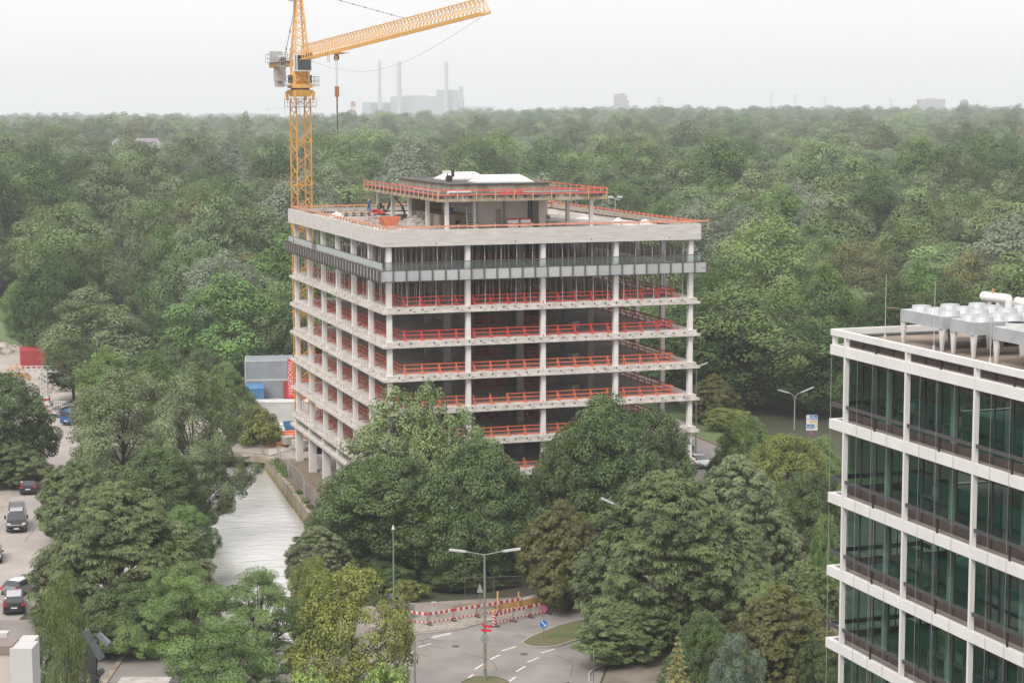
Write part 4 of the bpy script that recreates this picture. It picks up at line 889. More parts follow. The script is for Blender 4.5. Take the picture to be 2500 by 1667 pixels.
b = MB().add([(-1.0, -1.0, ztop+.25), (1.0, -1.0, ztop+.25), (1.0, 1.0, ztop+.25), (-1.0, 1.0, ztop+.25), (-1.25, -1.25, zt), (1.25, -1.25, zt), (1.25, 1.25, zt), (-1.25, 1.25, zt)], [(0, 3, 2, 1), (4, 5, 6, 7), (0, 1, 5, 4), (1, 2, 6, 5), (2, 3, 7, 6), (3, 0, 4, 7)])
for sx_ in (-1, 1):
    for sy_ in (-1, 1): b.bar((sx_*1.3, sy_*1.3, zt-.2), (sx_*1.2, sy_*1.2, ztop-.2), .28)
b.build('mast_head', M_yel, parent=CR)
MB().tube((0, 0, zt), (0, 0, zt+.22), 1.2, n=24).build('slewing_ring', M_frameb, parent=CR)
# upper works turn with the jib
JD = Vector((.344, -.939, 0)).normalized(); JA = math.atan2(JD.y, JD.x)
U = thing('slewing_part', None, None, (0, 0, 0), JA-.52); U.parent = CR; 
z0 = zt+.22
b = MB().b(-1.35, 1.35, -1.3, 1.3, z0, z0+.5).add([(-.95, -1.0, z0+.5), (.95, -1.0, z0+.5), (.95, 1.0, z0+.5), (-.95, 1.0, z0+.5), (-.8, -.85, z0+2.1), (.8, -.85, z0+2.1), (.8, .85, z0+2.1), (-.8, .85, z0+2.1)], [(0, 1, 5, 4), (2, 3, 7, 6), (3, 0, 4, 7)])
b.bar((1, -.9, z0+.5), (.9, -.8, z0+4.6), .26).bar((1, .9, z0+.5), (.9, .8, z0+4.6), .26).bar((-1, -.9, z0+.5), (-.9, -.8, z0+4.6), .26).bar((-1, .9, z0+.5), (-.9, .8, z0+4.6), .26).bar((1, -.9, z0+2.1), (1, .9, z0+.7), .2).bar((1, .9, z0+2.1), (1, -.9, z0+.7), .2)
b.build('turntable_frame', M_yel, parent=U)
b = MB()
for s in (-1, 1):
    b.tube((.0, s*1.25, z0+.6), (0, s*1.25, z0+1.6), .28, n=10)
b.build('slewing_motor', M_black, parent=U)
b = MB(); hw = 2.15
for s in (-1, 1):
    for x in (-1.2, -.4, .4, 1.2): b.bar((x, s*hw, z0+.3), (x, s*hw, z0+1.4), .045)
    for zz in (z0+.3, z0+.85, z0+1.4): b.bar((-1.2, s*hw, zz), (1.2, s*hw, zz), .045)
    for y in (hw-.7, hw): 
        for x in (-1.2, 1.2): b.bar((x, s*y, z0+.3), (x, s*y, z0+1.4), .045)
    for x in (-1.2, 1.2):
        for zz in (z0+.85, z0+1.4): b.bar((x, s*1.3, zz), (x, s*hw, zz), .045)
    b.b(-1.2, 1.2, min(s*1.3, s*hw), max(s*1.3, s*hw), z0+.25, z0+.3)
b.build('slewing_platform', M_steel, parent=U)
# cab hung in front of the mast, facing along the jib
cabz = z0+2.15
cb = MB().b(.85, 1.0, -1.0, .9, cabz, cabz+1.95).b(1.0, 2.5, -1.0, .9, cabz+1.85, cabz+2.0).b(1.0, 2.5, -1.0, .9, cabz-.12, cabz).b(1.0, 1.6, -1.0, -.93, cabz, cabz+1.85).b(1.0, 2.4, .83, .9, cabz, cabz+.6).b(2.4, 2.5, -1.0, -.9, cabz, cabz+1.85).b(2.4, 2.5, .8, .9, cabz, cabz+1.85)
cab = cb.build('cab', M_cwhite, parent=U)
MB().b(2.44, 2.46, -.9, .8, cabz, cabz+1.85).b(1.6, 2.4, -.985, -.965, cabz, cabz+1.85).b(1.0, 2.4, .855, .875, cabz+.6, cabz+1.85).build('window', M_glassd, parent=U)
MB().b(1.4, 1.9, -.3, .3, cabz+.3, cabz+.55).b(1.3, 1.45, -.3, .3, cabz+.5, cabz+1.25).build('seat', M_yel, parent=U)
# tower top
zj = z0+4.6; apex = EYE+15.2; b = MB()
tops = [(.28, -.22), (.28, .22), (-.28, .22), (-.28, -.22)]; bots = [(1.15, -.85), (1.15, .85), (-1.15, .85), (-1.15, -.85)]
for p, q in zip(bots, tops): b.bar((*p, zj-.6), (*q, apex), .17)
n = 9
for k in range(n):
    f0, f1 = k/n, (k+1)/n
    for j in range(4):
        pa = Vector(bots[j]).lerp(Vector(tops[j]), f0); pb = Vector(bots[(j+1) % 4]).lerp(Vector(tops[(j+1) % 4]), f1); zz0, zz1 = zj-.6+(apex-zj+.6)*f0, zj-.6+(apex-zj+.6)*f1
        b.bar((*pa, zz0), (*pb, zz1), .06)
        pa = Vector(bots[(j+1) % 4]).lerp(Vector(tops[(j+1) % 4]), f0); pb = Vector(bots[j]).lerp(Vector(tops[j]), f1); b.bar((*pa, zz0), (*pb, zz1), .06)
b.build('tower_top', M_yel, parent=U)
b = MB(); b.bar((-1.35, -.5, zj), (-.62, -.5, apex-1), .05).bar((-1.35, -.1, zj), (-.62, -.1, apex-1), .05)
for k in range(24): t_ = k/24; b.bar((-1.35+.73*t_, -.5, zj+(apex-1-zj)*t_), (-1.35+.73*t_, -.1, zj+(apex-1-zj)*t_), .03)
b.b(-.9, .3, -1.1, -.3, apex-1.55, apex-1.5)
for x in (-.9, .3): b.bar((x, -1.1, apex-1.5), (x, -1.1, apex-.5), .04)
b.bar((-.9, -1.1, apex-.55), (.3, -1.1, apex-.55), .04); b.build('ladder', M_steel, parent=U)
# jib: triangular truss in sections
JL = 68.6; JZ = EYE+6.35-zj*0; RISE = 2.5
def jp(t, s, top):      # t along, s side, top flag
    h = 1.75-.35*t/JL; zz = JZ+RISE*t/JL
    return (1.1+t, 0 if top else s*(.62-.08*t/JL), zz+(h if top else 0))
nsec = 7
for k in range(nsec):
    b = MB(); t0, t1 = JL*k/nsec, JL*(k+1)/nsec; nn = 8
    b.bar(jp(t0, 0, 1), jp(t1, 0, 1), .11)
    for s in (-1, 1): b.bar(jp(t0, s, 0), jp(t1, s, 0), .10)
    for j in range(nn):
        a, m_, c_ = t0+(t1-t0)*j/nn, t0+(t1-t0)*(j+.5)/nn, t0+(t1-t0)*(j+1)/nn
        for s in (-1, 1): b.bar(jp(a, s, 0), jp(m_, 0, 1), .05); b.bar(jp(m_, 0, 1), jp(c_, s, 0), .05)
        b.bar(jp(a, -1, 0), jp(a, 1, 0), .06); b.bar(jp(a, -1, 0), jp(c_, 1, 0), .05)
    b.build('jib_section', M_yel, parent=U)
MB().bar(jp(JL, -1, 0), (jp(JL, 0, 0)[0]+1.6, 0, jp(JL, 0, 0)[2]+.05), .09).bar(jp(JL, 1, 0), (jp(JL, 0, 0)[0]+1.6, 0, jp(JL, 0, 0)[2]+.05), .09).bar(jp(JL, 0, 1), (jp(JL, 0, 0)[0]+1.5, 0, jp(JL, 0, 0)[2]+.1), .06).bar(jp(0, 0, 1), (.6, 0, JZ+.1), .12).bar((-1, -.62, JZ), jp(0, -1, 0), .13).bar((-1, .62, JZ), jp(0, 1, 0), .13).build('jib_nose', M_yel, parent=U)
# pendants
def cable(pts, r, name, m=M_steel): return MB().path([Vector(p) for p in pts], r, 6).build(name, m, parent=U)
tp = (.0, 0, apex-.1); ta = 44.0; q = jp(ta, 0, 1)
cable([tp, q], .045, 'jib_pendant'); 
b = MB()
for k in range(1, 9): p = Vector(tp).lerp(Vector(q), k/9); d = (Vector(q)-Vector(tp)).normalized(); b.tube(p-d*.25, p+d*.25, .09, n=6)
b.build('pendant_joint', M_steel, parent=U)
# counter jib
b = MB(); zc_ = JZ-.05
for s in (-1, 1): b.b(-13.2, -.8, s*.75-.12, s*.75+.12, zc_-.55, zc_)
for x in (-13.1, -11, -9, -7, -5, -3): b.b(x, x+.15, -.63, .63, zc_-.4, zc_-.1)
b.b(-13.2, -12.9, -.75, .75, zc_-.6, zc_+.02); b.build('counter_jib', M_yel, parent=U)
b = MB(); b.b(-13, -1, -1.35, -.87, zc_-.02, zc_+.03).b(-13, -1, .87, 1.35, zc_-.02, zc_+.03)
for s in (-1.35, 1.35):
    for k in range(11): b.bar((-13+k*1.2, s, zc_), (-13+k*1.2, s, zc_+1.1), .045)
    for h in (.55, 1.1): b.bar((-13, s, zc_+h), (-1, s, zc_+h), .045)
for h in (.55, 1.1): b.bar((-13, -1.35, zc_+h), (-13, 1.35, zc_+h), .045)
b.build('walkway_rail', M_steel, parent=U)
MB().b(-11.9, -9.9, -.55, .6, zc_-2.35, zc_-.4).b(-11.7, -10.3, -.5, .5, zc_-3.1, zc_-2.352).build('counterweight', M_ballast, parent=U)
MB().b(-12.6, -11.4, -.9, .5, zc_+.05, zc_+1.5).b(-11.2, -10.4, -.5, .5, zc_+.05, zc_+.8).tube((-9.8, -.5, zc_+.5), (-9.8, .5, zc_+.5), .42, n=12).build('hoist_winch', mat('machine_grey', (.42, .42, .41), .6, (.35, .35, .34), 3), parent=U)
MB().tube((-8.6, -.3, zc_+.35), (-8.6, .3, zc_+.35), .3, n=12).build('winch_drum', M_black, parent=U)
sg = MB().b(-6.6, -3.9, -.93, -.89, zc_-.62, zc_-.02).b(-6.6, -3.9, .89, .93, zc_-.62, zc_-.02).build('name_plate', mat('plate_white', (.55, .56, .58), .5), parent=U)
text('lettering', 'LIEBHERR', mat('letter_grey', (.12, .13, .15), .6), .52, U, (-5.25, -.94, zc_-.32), (math.pi/2, 0, 0))
for s in (-.7, .7): cable([tp, (-7.0-s*2.1, s, zc_+.1)], .045, 'counter_pendant')
b = MB()
for s in (-.7, .7):
    for k in (1, 2, 3): p = Vector(tp).lerp(Vector((-7.0-s*2.1, s, zc_+.1)), k/4+.08); b.tube(p+Vector((0, 0, -.2)), p+Vector((0, 0, .2)), .09, n=6)
b.build('pendant_joint', M_frameb, parent=U)
# trolley, hook, ropes
tt = 16.6; q = jp(tt, 0, 0); b = MB().b(q[0]-1.0, q[0]+1.0, -.7, .7, q[2]-.35, q[2]-.12)
for dx in (-1.9, -1.3, 1.3, 1.9): b.bar((q[0]+dx*1.1, -.5, q[2]-.15), (q[0]+dx*1.1, -.5, q[2]-1.25), .07)
b.bar((q[0]-2.2, -.5, q[2]-.15), (q[0]+2.6, -.5, q[2]-.15), .1).b(q[0]+1.2, q[0]+2.8, -.75, .75, q[2]-.3, q[2]-.24); b.build('trolley', M_yel, parent=U)
b = MB()
for dx in (-.35, .35): b.tube((q[0]+dx, -.15, q[2]-.75), (q[0]+dx, .15, q[2]-.75), .3, n=12).b(q[0]+dx-.1, q[0]+dx+.1, -.12, .12, q[2]-.75, q[2]-.3)
b.build('trolley_sheave', M_frameb, parent=U)
hz_ = EYE+2.9
b = MB(); 
for dx in (-.3, .3): b.tube((q[0]+dx, 0, q[2]-.8), (q[0]+dx*.7, 0, hz_), .022, n=4)
b.build('hoist_rope', M_steel, parent=U)
b = MB().b(q[0]-.3, q[0]+.3, -.18, .18, hz_-1.2, hz_).tube((q[0], 0, hz_-1.2), (q[0], 0, hz_-1.75), .1, n=8); b.build('hook_block', mat('hook_orange', (.42, .17, .06), .6, (.2, .08, .04), 4), parent=U)
b = MB().bar((q[0], 0, hz_-1.7), (q[0]+.05, 0, hz_-4.9), .14).tube((q[0]+.05, 0, hz_-4.9), (q[0]+.05, 0, hz_-6.6), .025, n=4); b.build('lifting_chain', M_frameb, parent=U)
sagp = []
for k in range(25): t_ = k/24; a = jp(2+66*t_, 0, 0); sagp.append((a[0], .3, a[2]-.1-3.3*math.sin(math.pi*t_)**1.0*(1-.2*t_)))
cable(sagp, .016, 'power_cable')
for dx in (-.5, .5): MB().tube((5+dx, -.25, JZ+.5), (5+dx, .25, JZ+.5), .32, n=10).build('trolley_winch', M_black, parent=U)
# ================================================================ white office building
M_ww = mat('white_facade_beam', (.66, .65, .635), .65, (.60, .585, .57), .7, 8, streak=(1, 1, .3))
M_brown = mat('brown_facade_metal', (.060, .042, .036), .55, (.048, .034, .03), 2, rnd=.12)
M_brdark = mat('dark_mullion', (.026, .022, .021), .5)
M_railg = mat('dark_grey_board', (.055, .052, .058), .6, (.07, .065, .07), 2)
M_teal = mat('teal_partition', (.06, .33, .27), .8, (.05, .25, .21), .5)
M_inter = mat('office_ceiling', (.30, .31, .30), .9, (.22, .23, .22), .6)
M_gl = bpy.data.materials.new('green_office_glass'); M_gl.use_nodes = True; _n = M_gl.node_tree; _b = _n.nodes['Principled BSDF']
_b.inputs['Base Color'].default_value = (.020, .034, .031, 1); _b.inputs['Roughness'].default_value = .02; _b.inputs['Specular IOR Level'].default_value = 1.0; _b.inputs['IOR'].default_value = 1.9
_tr = _n.nodes.new('ShaderNodeBsdfTransparent'); _tr.inputs[0].default_value = (.74, .87, .83, 1); _ms = _n.nodes.new('ShaderNodeMixShader'); _ms.inputs[0].default_value = .24
_n.links.new(_tr.outputs[0], _ms.inputs[1]); _n.links.new(_b.outputs[0], _ms.inputs[2]); _n.links.new(_ms.outputs[0], _n.nodes['Material Output'].inputs[0])
WY = .3256; WA = WY-math.pi/2      # local +x runs along the facade towards the camera, local -y... inward is +y
OB = thing('white_office_building', 'white office building with green glass bays and flat gravel roof', 'building', (15.73, 90.76, 0), WA)
BAY = 5.64; NB = 6; XE = NB*BAY+1.4; DEP = 24
zb = lambda i: 31.08-3.6*i
beam = MB().b(-1.4, XE, 0, .26, 0, .47).b(-1.4, -1.14, .26, DEP, 0, .47).mesh('spandrel_beam', M_ww)
for i in range(0, 9):
    z = zb(i)
    for k in range(NB):
        x0 = k*BAY if k else -1.4; MB().b(x0+(.012 if k else 0), (k+1)*BAY, 0, .26, z, z+.47).build('spandrel_beam', M_ww, parent=OB)
    MB().b(-1.4, -1.14, .262, DEP, z, z+.47).build('spandrel_beam', M_ww, parent=OB)
    MB().b(-1.135, NB*BAY, .262, .9, z+.22, z+.40).b(-1.12, NB*BAY, .9, DEP, z+.05, z+.40).build('floor_slab', mat('ledge_concrete', (.25, .215, .20), .9, (.19, .165, .155), 1.5), parent=OB)
cm1 = MB().b(-.07, .07, .01, .24, 0, 3.13).mesh('column', M_ww)
for i in range(1, 9):
    for k in range(NB+1): link('column', cm1, OB, (k*BAY, 0, zb(i)+.47))
cm0 = MB().b(-.07, .07, .01, .24, 0, .50).mesh('column', M_ww)
for k in range(NB+1): link('column', cm0, OB, (k*BAY, 0, zb(0)+.47))
cmi = MB().tube((0, 0, 0), (0, 0, 3.18), .19, n=14).mesh('interior_column', M_cwhite)
panem = MB().b(-.62, .62, -.01, .01, -.1, 2.34).mesh('window_pane', M_gl)
spm = MB().b(-.66, .66, -.03, .03, 0, .38).mesh('spandrel_panel', M_brown); hdm = MB().b(-.66, .66, -.03, .03, 0, .42).mesh('header_panel', M_brown)
mum = MB().b(-.04, .04, -.035, .02, 0, 3.2).mesh('mullion', M_brdark)
teal = MB().b(.4, NB*BAY, 3.4, 3.46, 0, 1.15).mesh('partition', M_teal)
RB = random.Random(9)
for i in range(1, 9):
    z = zb(i)+.40; nP = int((NB*BAY+1.1)/1.41)
    for k in range(nP):
        x = -1.1+(k+.5)*1.41; link('window_pane', panem, OB, (x, .87, z+.5)); link('spandrel_panel', spm, OB, (x, .86, z)); link('header_panel', hdm, OB, (x, .86, z+2.82))
    for k in range(nP+1): link('mullion', mum, OB, (-1.1+k*1.41, .85, z))
    for k in range(4): link('window_pane', panem, OB, (-1.1, 1.6+k*1.41, z+.5), rz=math.pi/2); link('spandrel_panel', spm, OB, (-1.1, 1.6+k*1.41, z), rz=math.pi/2); link('mullion', mum, OB, (-1.1, 2.3+k*1.41, z))
    for k in range(NB): link('interior_column', cmi, OB, (k*BAY+2.1, 1.3, z))
    if i < 7: link('partition', teal, OB, (0, 0, z+.003))
    b = MB().b(-.9, NB*BAY, 1.0, 9, z+.003, z+.02); b.build('carpet', M_teal if i % 2 else M_inter, parent=OB)
    MB().b(.3, NB*BAY, 9, 9.2, z, z+3.2).build('inner_wall', M_inter, parent=OB)
    for k in range(5): xx = RB.uniform(1, NB*BAY-2); MB().b(xx, xx+1.6, 2.2, 3.0, z+.68, z+.72).b(xx, xx+.06, 2.2, 3.0, z, z+.68).b(xx+1.54, xx+1.6, 2.2, 3.0, z, z+.68).b(xx+.5, xx+1.1, 2.5, 2.55, z+.75, z+1.15).build('desk', M_cwhite, parent=OB)
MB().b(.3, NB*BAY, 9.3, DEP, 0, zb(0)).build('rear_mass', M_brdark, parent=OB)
# balcony rails: dark board on posts, thin cables
for i in range(1, 9):
    z = zb(i)+.47
    for k in range(NB):
        MB().b(k*BAY+.16, (k+1)*BAY-.16, .05, .09, z+.67, z+.84).build('rail_board', M_railg, parent=OB); MB().b(k*BAY+2.7, k*BAY+2.8, .11, .17, z-.07, z+.80).build('rail_post', M_brdark, parent=OB)
    MB().b(-1.25, -.15, .05, .09, z+.62, z+.84).b(-1.25, -1.21, .09, 5, z+.62, z+.84).b(-1.25, -.2, 5, 5.04, z+.62, z+.84).build('rail_board', M_railg, parent=OB)
M_wire = mat('thin_cable', (.28, .265, .25), .5)
for k in range(NB):
    for f in (.24, .49, .74):
        MB().tube((k*BAY+BAY*f, -.03, 0), (k*BAY+BAY*f, -.03, zb(0)), .008, n=4).build('facade_cable', M_wire, parent=OB)
MB().tube((-1.45, .1, 0), (-1.45, .1, zb(0)), .016, n=4).build('facade_cable', M_wire, parent=OB)
# roof: top rail beam, attic wall, gravel deck
zr = 32.0; 
for k in range(NB):
    x0 = k*BAY if k else -1.4; MB().b(x0+(.012 if k else 0), (k+1)*BAY, .0, .22, zr, zr+.30).build('roof_rail_beam', M_ww, parent=OB)
for k in range(4): MB().b(-1.4, -1.18, .222+k*BAY+.006, .222+(k+1)*BAY, zr, zr+.30).build('roof_rail_beam', M_ww, parent=OB); MB().b(-1.38, -1.2, k*BAY+.1, k*BAY+.3, zb(0)+.47, zr).build('column', M_ww, parent=OB)
MB().b(-1.1, NB*BAY, .8, .9, zb(0)+.4, zr-.22).b(-1.1, -1.0, .9, DEP, zb(0)+.4, zr-.22).build('attic_wall', M_brown, parent=OB)
MB().b(-1.13, NB*BAY, .72, 1.05, zr-.22, zr-.02).b(-1.13, -.85, 1.05, DEP, zr-.22, zr-.02).build('roof_edge_flashing', M_railg, parent=OB)
for k in range(int(NB*BAY/1.41)): MB().b(-1.05+k*1.41, -.99+k*1.41, .76, .8, zb(0)+.4, zr-.22).build('mullion', M_brdark, parent=OB)
for k in range(NB): MB().b(k*BAY+2.7, k*BAY+2.8, .11, .17, zb(0)+.40, zb(0)+1.15).build('rail_post', M_brdark, parent=OB)
MB().b(-.85, NB*BAY, 1.05, DEP, zr-.4, zr-.1).build('roof_deck', mat('roof_gravel', (.30, .24, .19), .95, (.17, .13, .10), .5, 14, bump=.4), parent=OB)
def WO(x, y, z):
    c_, s_ = math.cos(WA), math.sin(WA); return (15.73+x*c_-y*s_, 90.76+x*s_+y*c_, z)
M_galv = mat('galvanised_sheet', (.46, .49, .51), .38, (.60, .62, .63), .9, 6, metal=.55)
M_legw = mat('light_galvanised_leg', (.58, .58, .56), .5, (.46, .46, .45), 2)
def cooler(x0, x1, y0, y1, lab, nfx, nfy, dark=False):
    t = thing('dry_cooler', lab, 'roof cooler', WO(x0, y0, zr-.1), WA, 'galvanised roof coolers'); X, Y = x1-x0, y1-y0; zz = 1.02; h = .56
    nb = max(int(Y/2.2), 1)
    b = MB().b(0, X, 0, Y, zz, zz+h); b.build('casing', M_galv, parent=t)
    sk = MB()
    for k in range(1, nb+1): sk.b(-.01, X+.01, Y*k/(nb+.3), Y*k/(nb+.3)+.04, zz-.02, zz+h+.012)
    sk.build('casing_joint', M_legw, parent=t)
    lg = MB(); lg.add([(-.07, -.05, 0), (.07, -.05, 0), (.07, .05, 0), (-.07, .05, 0), (-.22, -.05, zz), (.22, -.05, zz), (.22, .05, zz), (-.22, .05, zz)], [(0, 3, 2, 1), (4, 5, 6, 7), (0, 1, 5, 4), (1, 2, 6, 5), (2, 3, 7, 6), (3, 0, 4, 7)]); lm = lg.mesh('leg', M_legw)
    for x in (.15, X-.15):
        for k in range(nb+1): link('leg', lm, t, (x, .1+(Y-.2)*k/nb, 0), rz=math.pi/2 if k % 2 else 0)
    fr = MB(); n = 20; fr.tube((0, 0, 0), (0, 0, .2), .47, .43, n=n, caps=False).tube((0, 0, .2), (0, 0, 0), .40, .44, n=n, caps=False)
    vs = [(.43*math.cos(2*math.pi*k/n), .43*math.sin(2*math.pi*k/n), .2) for k in range(n)]+[(.40*math.cos(2*math.pi*k/n), .40*math.sin(2*math.pi*k/n), .2) for k in range(n)]
    fr.add(vs, [(k, (k+1) % n, (k+1) % n+n, k+n) for k in range(n)]); frm_ = fr.mesh('fan_ring', M_galv if not dark else M_legw)
    fb = MB().tube((0, 0, .02), (0, 0, .1), .1, n=10)
    for k in range(5): t_ = 2*math.pi*k/5; fb.add([(.1*math.cos(t_), .1*math.sin(t_), .05), (.38*math.cos(t_-.25), .38*math.sin(t_-.25), .03), (.38*math.cos(t_+.25), .38*math.sin(t_+.25), .1)], [(0, 1, 2)])
    fbm = fb.mesh('fan', M_black); gm = MB()
    for r_ in (.12, .24, .36):
        for k in range(16): a0, a1 = 2*math.pi*k/16, 2*math.pi*(k+1)/16; gm.bar((r_*math.cos(a0), r_*math.sin(a0), .2), (r_*math.cos(a1), r_*math.sin(a1), .2), .025)
    for k in range(8): a0 = 2*math.pi*k/8; gm.bar((0, 0, .2), (.42*math.cos(a0), .42*math.sin(a0), .2), .02)
    gmm = gm.mesh('fan_guard', M_black if dark else M_legw)
    for i in range(nfx):
        for j in range(nfy):
            p = (X*(i+.5)/nfx, Y*(j+.5)/nfy, zz+h); f = link('fan_ring', frm_, t, p); link('fan', fbm, f); link('fan_guard', gmm, f, rz=.3*i)
cooler(1.75, 5.45, 1.95, 9.5, 'galvanised roof cooler with fan rings, the one at the roof corner by the lightning rod', 3, 5)
cooler(6.1, 8.05, 1.95, 9.5, 'narrower galvanised roof cooler in the middle of the row', 2, 5)
cooler(9.55, 13.2, 1.95, 9.5, 'galvanised roof cooler with black fan guards, cut by the picture edge', 3, 5, True)
cooler(1.9, 5.3, 10.2, 17, 'galvanised roof cooler of the second row, behind the corner one', 3, 5)
for (x, y, h, lab) in ((.55, 1.85, 3.1, 'tall thin lightning rod at the corner of the office roof'), (5.1, 1.75, 3.1, 'thin lightning rod between the first two roof coolers'), (9.7, 1.75, 2.4, 'short lightning rod in front of the third roof cooler'), (5.7, 9.8, 4.0, 'thin lightning rod behind the roof coolers')):
    tag(MB().tube((0, 0, 0), (0, 0, h), .016, .009, n=6).tube((0, 0, 0), (0, 0, .25), .06, n=8).build('lightning_rod', M_legw, loc=WO(x, y, zr-.1)), lab, 'lightning rod')
MB().tube((0, 0, 1.55), (1.2, .05, 1.6), .012, n=4).build('rod_stay', M_wood, parent=None, loc=WO(.55, 1.85, zr-.1), rz=WA)['label'] = 'thin yellowish strut from the lightning rod to the roof cooler'
bpy.data.objects['rod_stay']['category'] = 'strut'
pt = thing('roof_pipework', 'thick white insulated pipes on the office roof', 'pipework', (22.3, 91, 32.0), WA+.18)
M_pw = mat('white_pipe_insulation', (.72, .71, .68), .6, (.62, .61, .58), 2)
b = MB().tube((0, 0, 1.95), (1.7, .0, 1.95), .22, n=14).tube((1.7, 0, 1.95), (1.7, 0, .3), .17, n=12).tube((.45, 0, 1.9), (.45, 0, .6), .09, n=10).tube((1.05, 0, 1.9), (1.05, 0, .6), .12, n=10).tube((-.1, 0, 1.95), (0, 0, 1.95), .15, .22, n=14); b.build('upper_pipe', M_pw, parent=pt, smooth=False)
b = MB().tube((1.4, .8, 1.75), (6, .8, 1.5), .24, n=14).tube((2, .8, 1.7), (2, .8, .5), .1, n=10).tube((3, .8, 1.6), (3, .8, .5), .1, n=10); b.build('second_pipe', M_pw, parent=pt)
b = MB().tube((.1, .2, 1.0), (6, .2, .9), .24, n=14).tube((.1, .6, .8), (6, .6, .6), .2, n=12).tube((-.25, .2, 1.05), (.1, .2, 1.0), .12, .24, n=14); b.build('lower_pipe', M_pw, parent=pt)
MB().tube((.7, -.05, 2.15), (.7, -.05, 2.35), .06, n=8).tube((1.2, 0, 1.3), (1.2, -.12, 1.3), .16, n=12).build('valve', mat('brass', (.4, .22, .1), .5), parent=pt)
MB().b(-.2, 6, -.3, 1.2, 0, .12).b(.2, .3, -.2, 1, .12, .8).b(3.8, 3.9, -.2, 1, .12, .8).build('pipe_support', M_steel, parent=pt)
# ================================================================ river wall, small bridge, site
wl = thing('river_wall', 'stained concrete river wall with mossy foot below the building', 'wall', (0, 0, 0))
prev = None
for k, y in enumerate(range(172, 241, 6)):
    y1 = y+5.92; x0, x1 = river_x(y)+RW, river_x(y1)+RW
    b = MB().bar((x0+.2, y, -1.35), (x1+.2, y1, -1.35), .42, 3.0+.25*(k % 3 == 1)); b.build('wall_panel', M_oldconc, parent=wl)
    MB().bar((x0-.06, y, -1.35), (x1-.06, y1, -1.35), .12, .5).build('wall_foot', mat('mossy_foot', (.26, .20, .06), .95, (.10, .11, .03), 1.5), parent=wl)
wl2 = thing('river_wall', 'far river wall hidden by the willows', 'wall', (0, 0, 0))
for y in range(140, 241, 10):
    MB().bar((river_x(y)-RW-.2, y, -1.4), (river_x(y+9.9)-RW-.2, y+9.9, -1.4), .4, 3.0).build('wall_panel', M_oldconc, parent=wl2)
# mesh fence along the top of the wall
fen = thing('site_fence', 'mobile wire mesh fence standing on the river wall below the building', 'fence', (0, 0, 0))
def fence_panel(p, q, h, parent, m=M_steel, rows=5, mesh_n=14):
    p = Vector(p); q = Vector(q); b = MB(); up = Vector((0, 0, 1)); b.tube(p, p+up*h, .035, n=6); b.tube(q, q+up*h, .035, n=6); b.tube(p+up*h, q+up*h, .03, n=6); b.tube(p+up*.12, q+up*.12, .03, n=6)
    fp = b.build('fence_frame', m, parent=parent); g = MB()
    for k in range(1, mesh_n): x = p.lerp(q, k/mesh_n); g.bar(x+up*.12, x+up*h, .012)
    for k in range(1, rows): g.bar(p+up*h*k/rows, q+up*h*k/rows, .012)
    g.build('wire_mesh', m, parent=fp)
for k in range(8):
    y = 203+k*3.9; j = [.0, .25, -.1, .3, .1, -.15, .2, 0, .1]
    fence_panel((river_x(y)+RW+1.0+j[k], y, .04), (river_x(y+3.8)+RW+1.0+j[k+1], y+3.8, .04), 2.0, fen)
M_weed = LM['locust']
def bushlet(name, x, y, z, s, m, label, n=420, ls=.14, grp=None, flat=.6, cat='plant'):
    rg = np.random.default_rng(int(abs(x*91+y*17)) % 9999); d = unit(rg.normal(size=(n, 3))); d[:, 2] = abs(d[:, 2]); P = d*(rg.random((n, 1))**.4)*s*[1, 1, flat*1.6]; N = unit(d+rg.normal(size=(n, 3))*.4)
    A = unit(np.cross(N, rg.normal(size=(n, 3)))); V = leaves(P, N, A, 'broad', ls, rg)
    return tag(link(name, arr_mesh(name, V, np.arange(len(V)).reshape(-1, 4), m, np.clip(rg.random(n), 0, 1)), None, (x, y, z)), label, cat, grp)
for k, (y, s) in enumerate([(233, .9), (231, 1.1), (229, .8), (226.5, .9), (224, .7), (214, .5), (209, .6), (206, .5)]):
    bushlet('wall_shrub', river_x(y)+RW+.7, y, .05, s, M_weed, f'weeds growing behind the river wall, {["largest patch", "widest bright patch", "patch beside it", "low patch", "narrow patch", "small tuft", "small tuft by the fence", "smallest tuft"][k]}', grp='weeds on the river wall')
# small bridge with railing
p0, p1 = Vector((-30.5, 237.2, 0)), Vector((-52, 246.5, 0)); br = thing('small_bridge', 'low concrete bridge with dark bar railing over the river', 'bridge', (0, 0, 0))
d_ = (p1-p0).normalized(); n_ = Vector((-d_.y, d_.x, 0)); n_ = n_ if n_.y > 0 else -n_
q = [p0, p1, p1+n_*7, p0+n_*7]
MB().prism([(v.x, v.y) for v in q], -.55, .12).build('deck', M_sand, parent=br); MB().bar(p0-n_*.1+Vector((0, 0, -.3)), p1-n_*.1+Vector((0, 0, -.3)), .2, .8).build('edge_beam', M_oldconc, parent=br)
for off, nm_ in ((.15, 0), (6.85, 1)):
    b = MB(); a0, a1 = p0+n_*off, p1+n_*off; L = (a1-a0).length; nn = int(L/.16)
    for z_ in (.3, 1.15): b.bar(a0+Vector((0, 0, z_)), a1+Vector((0, 0, z_)), .06)
    o = b.build('railing', M_frameb, parent=br); b = MB()
    for k in range(nn): x = a0.lerp(a1, k/nn); b.bar(x+Vector((0, 0, .3)), x+Vector((0, 0, 1.12)), .04)
    b.build('railing_bars', M_frameb, parent=o)
b = MB(); a0, a1 = Vector((-36, 153.3, 0)), Vector((-12, 153.3, 0))
rb_ = thing('bridge_railing', 'dark bar railing on the road bridge seen through the locust branches', 'railing', (0, 0, 0))
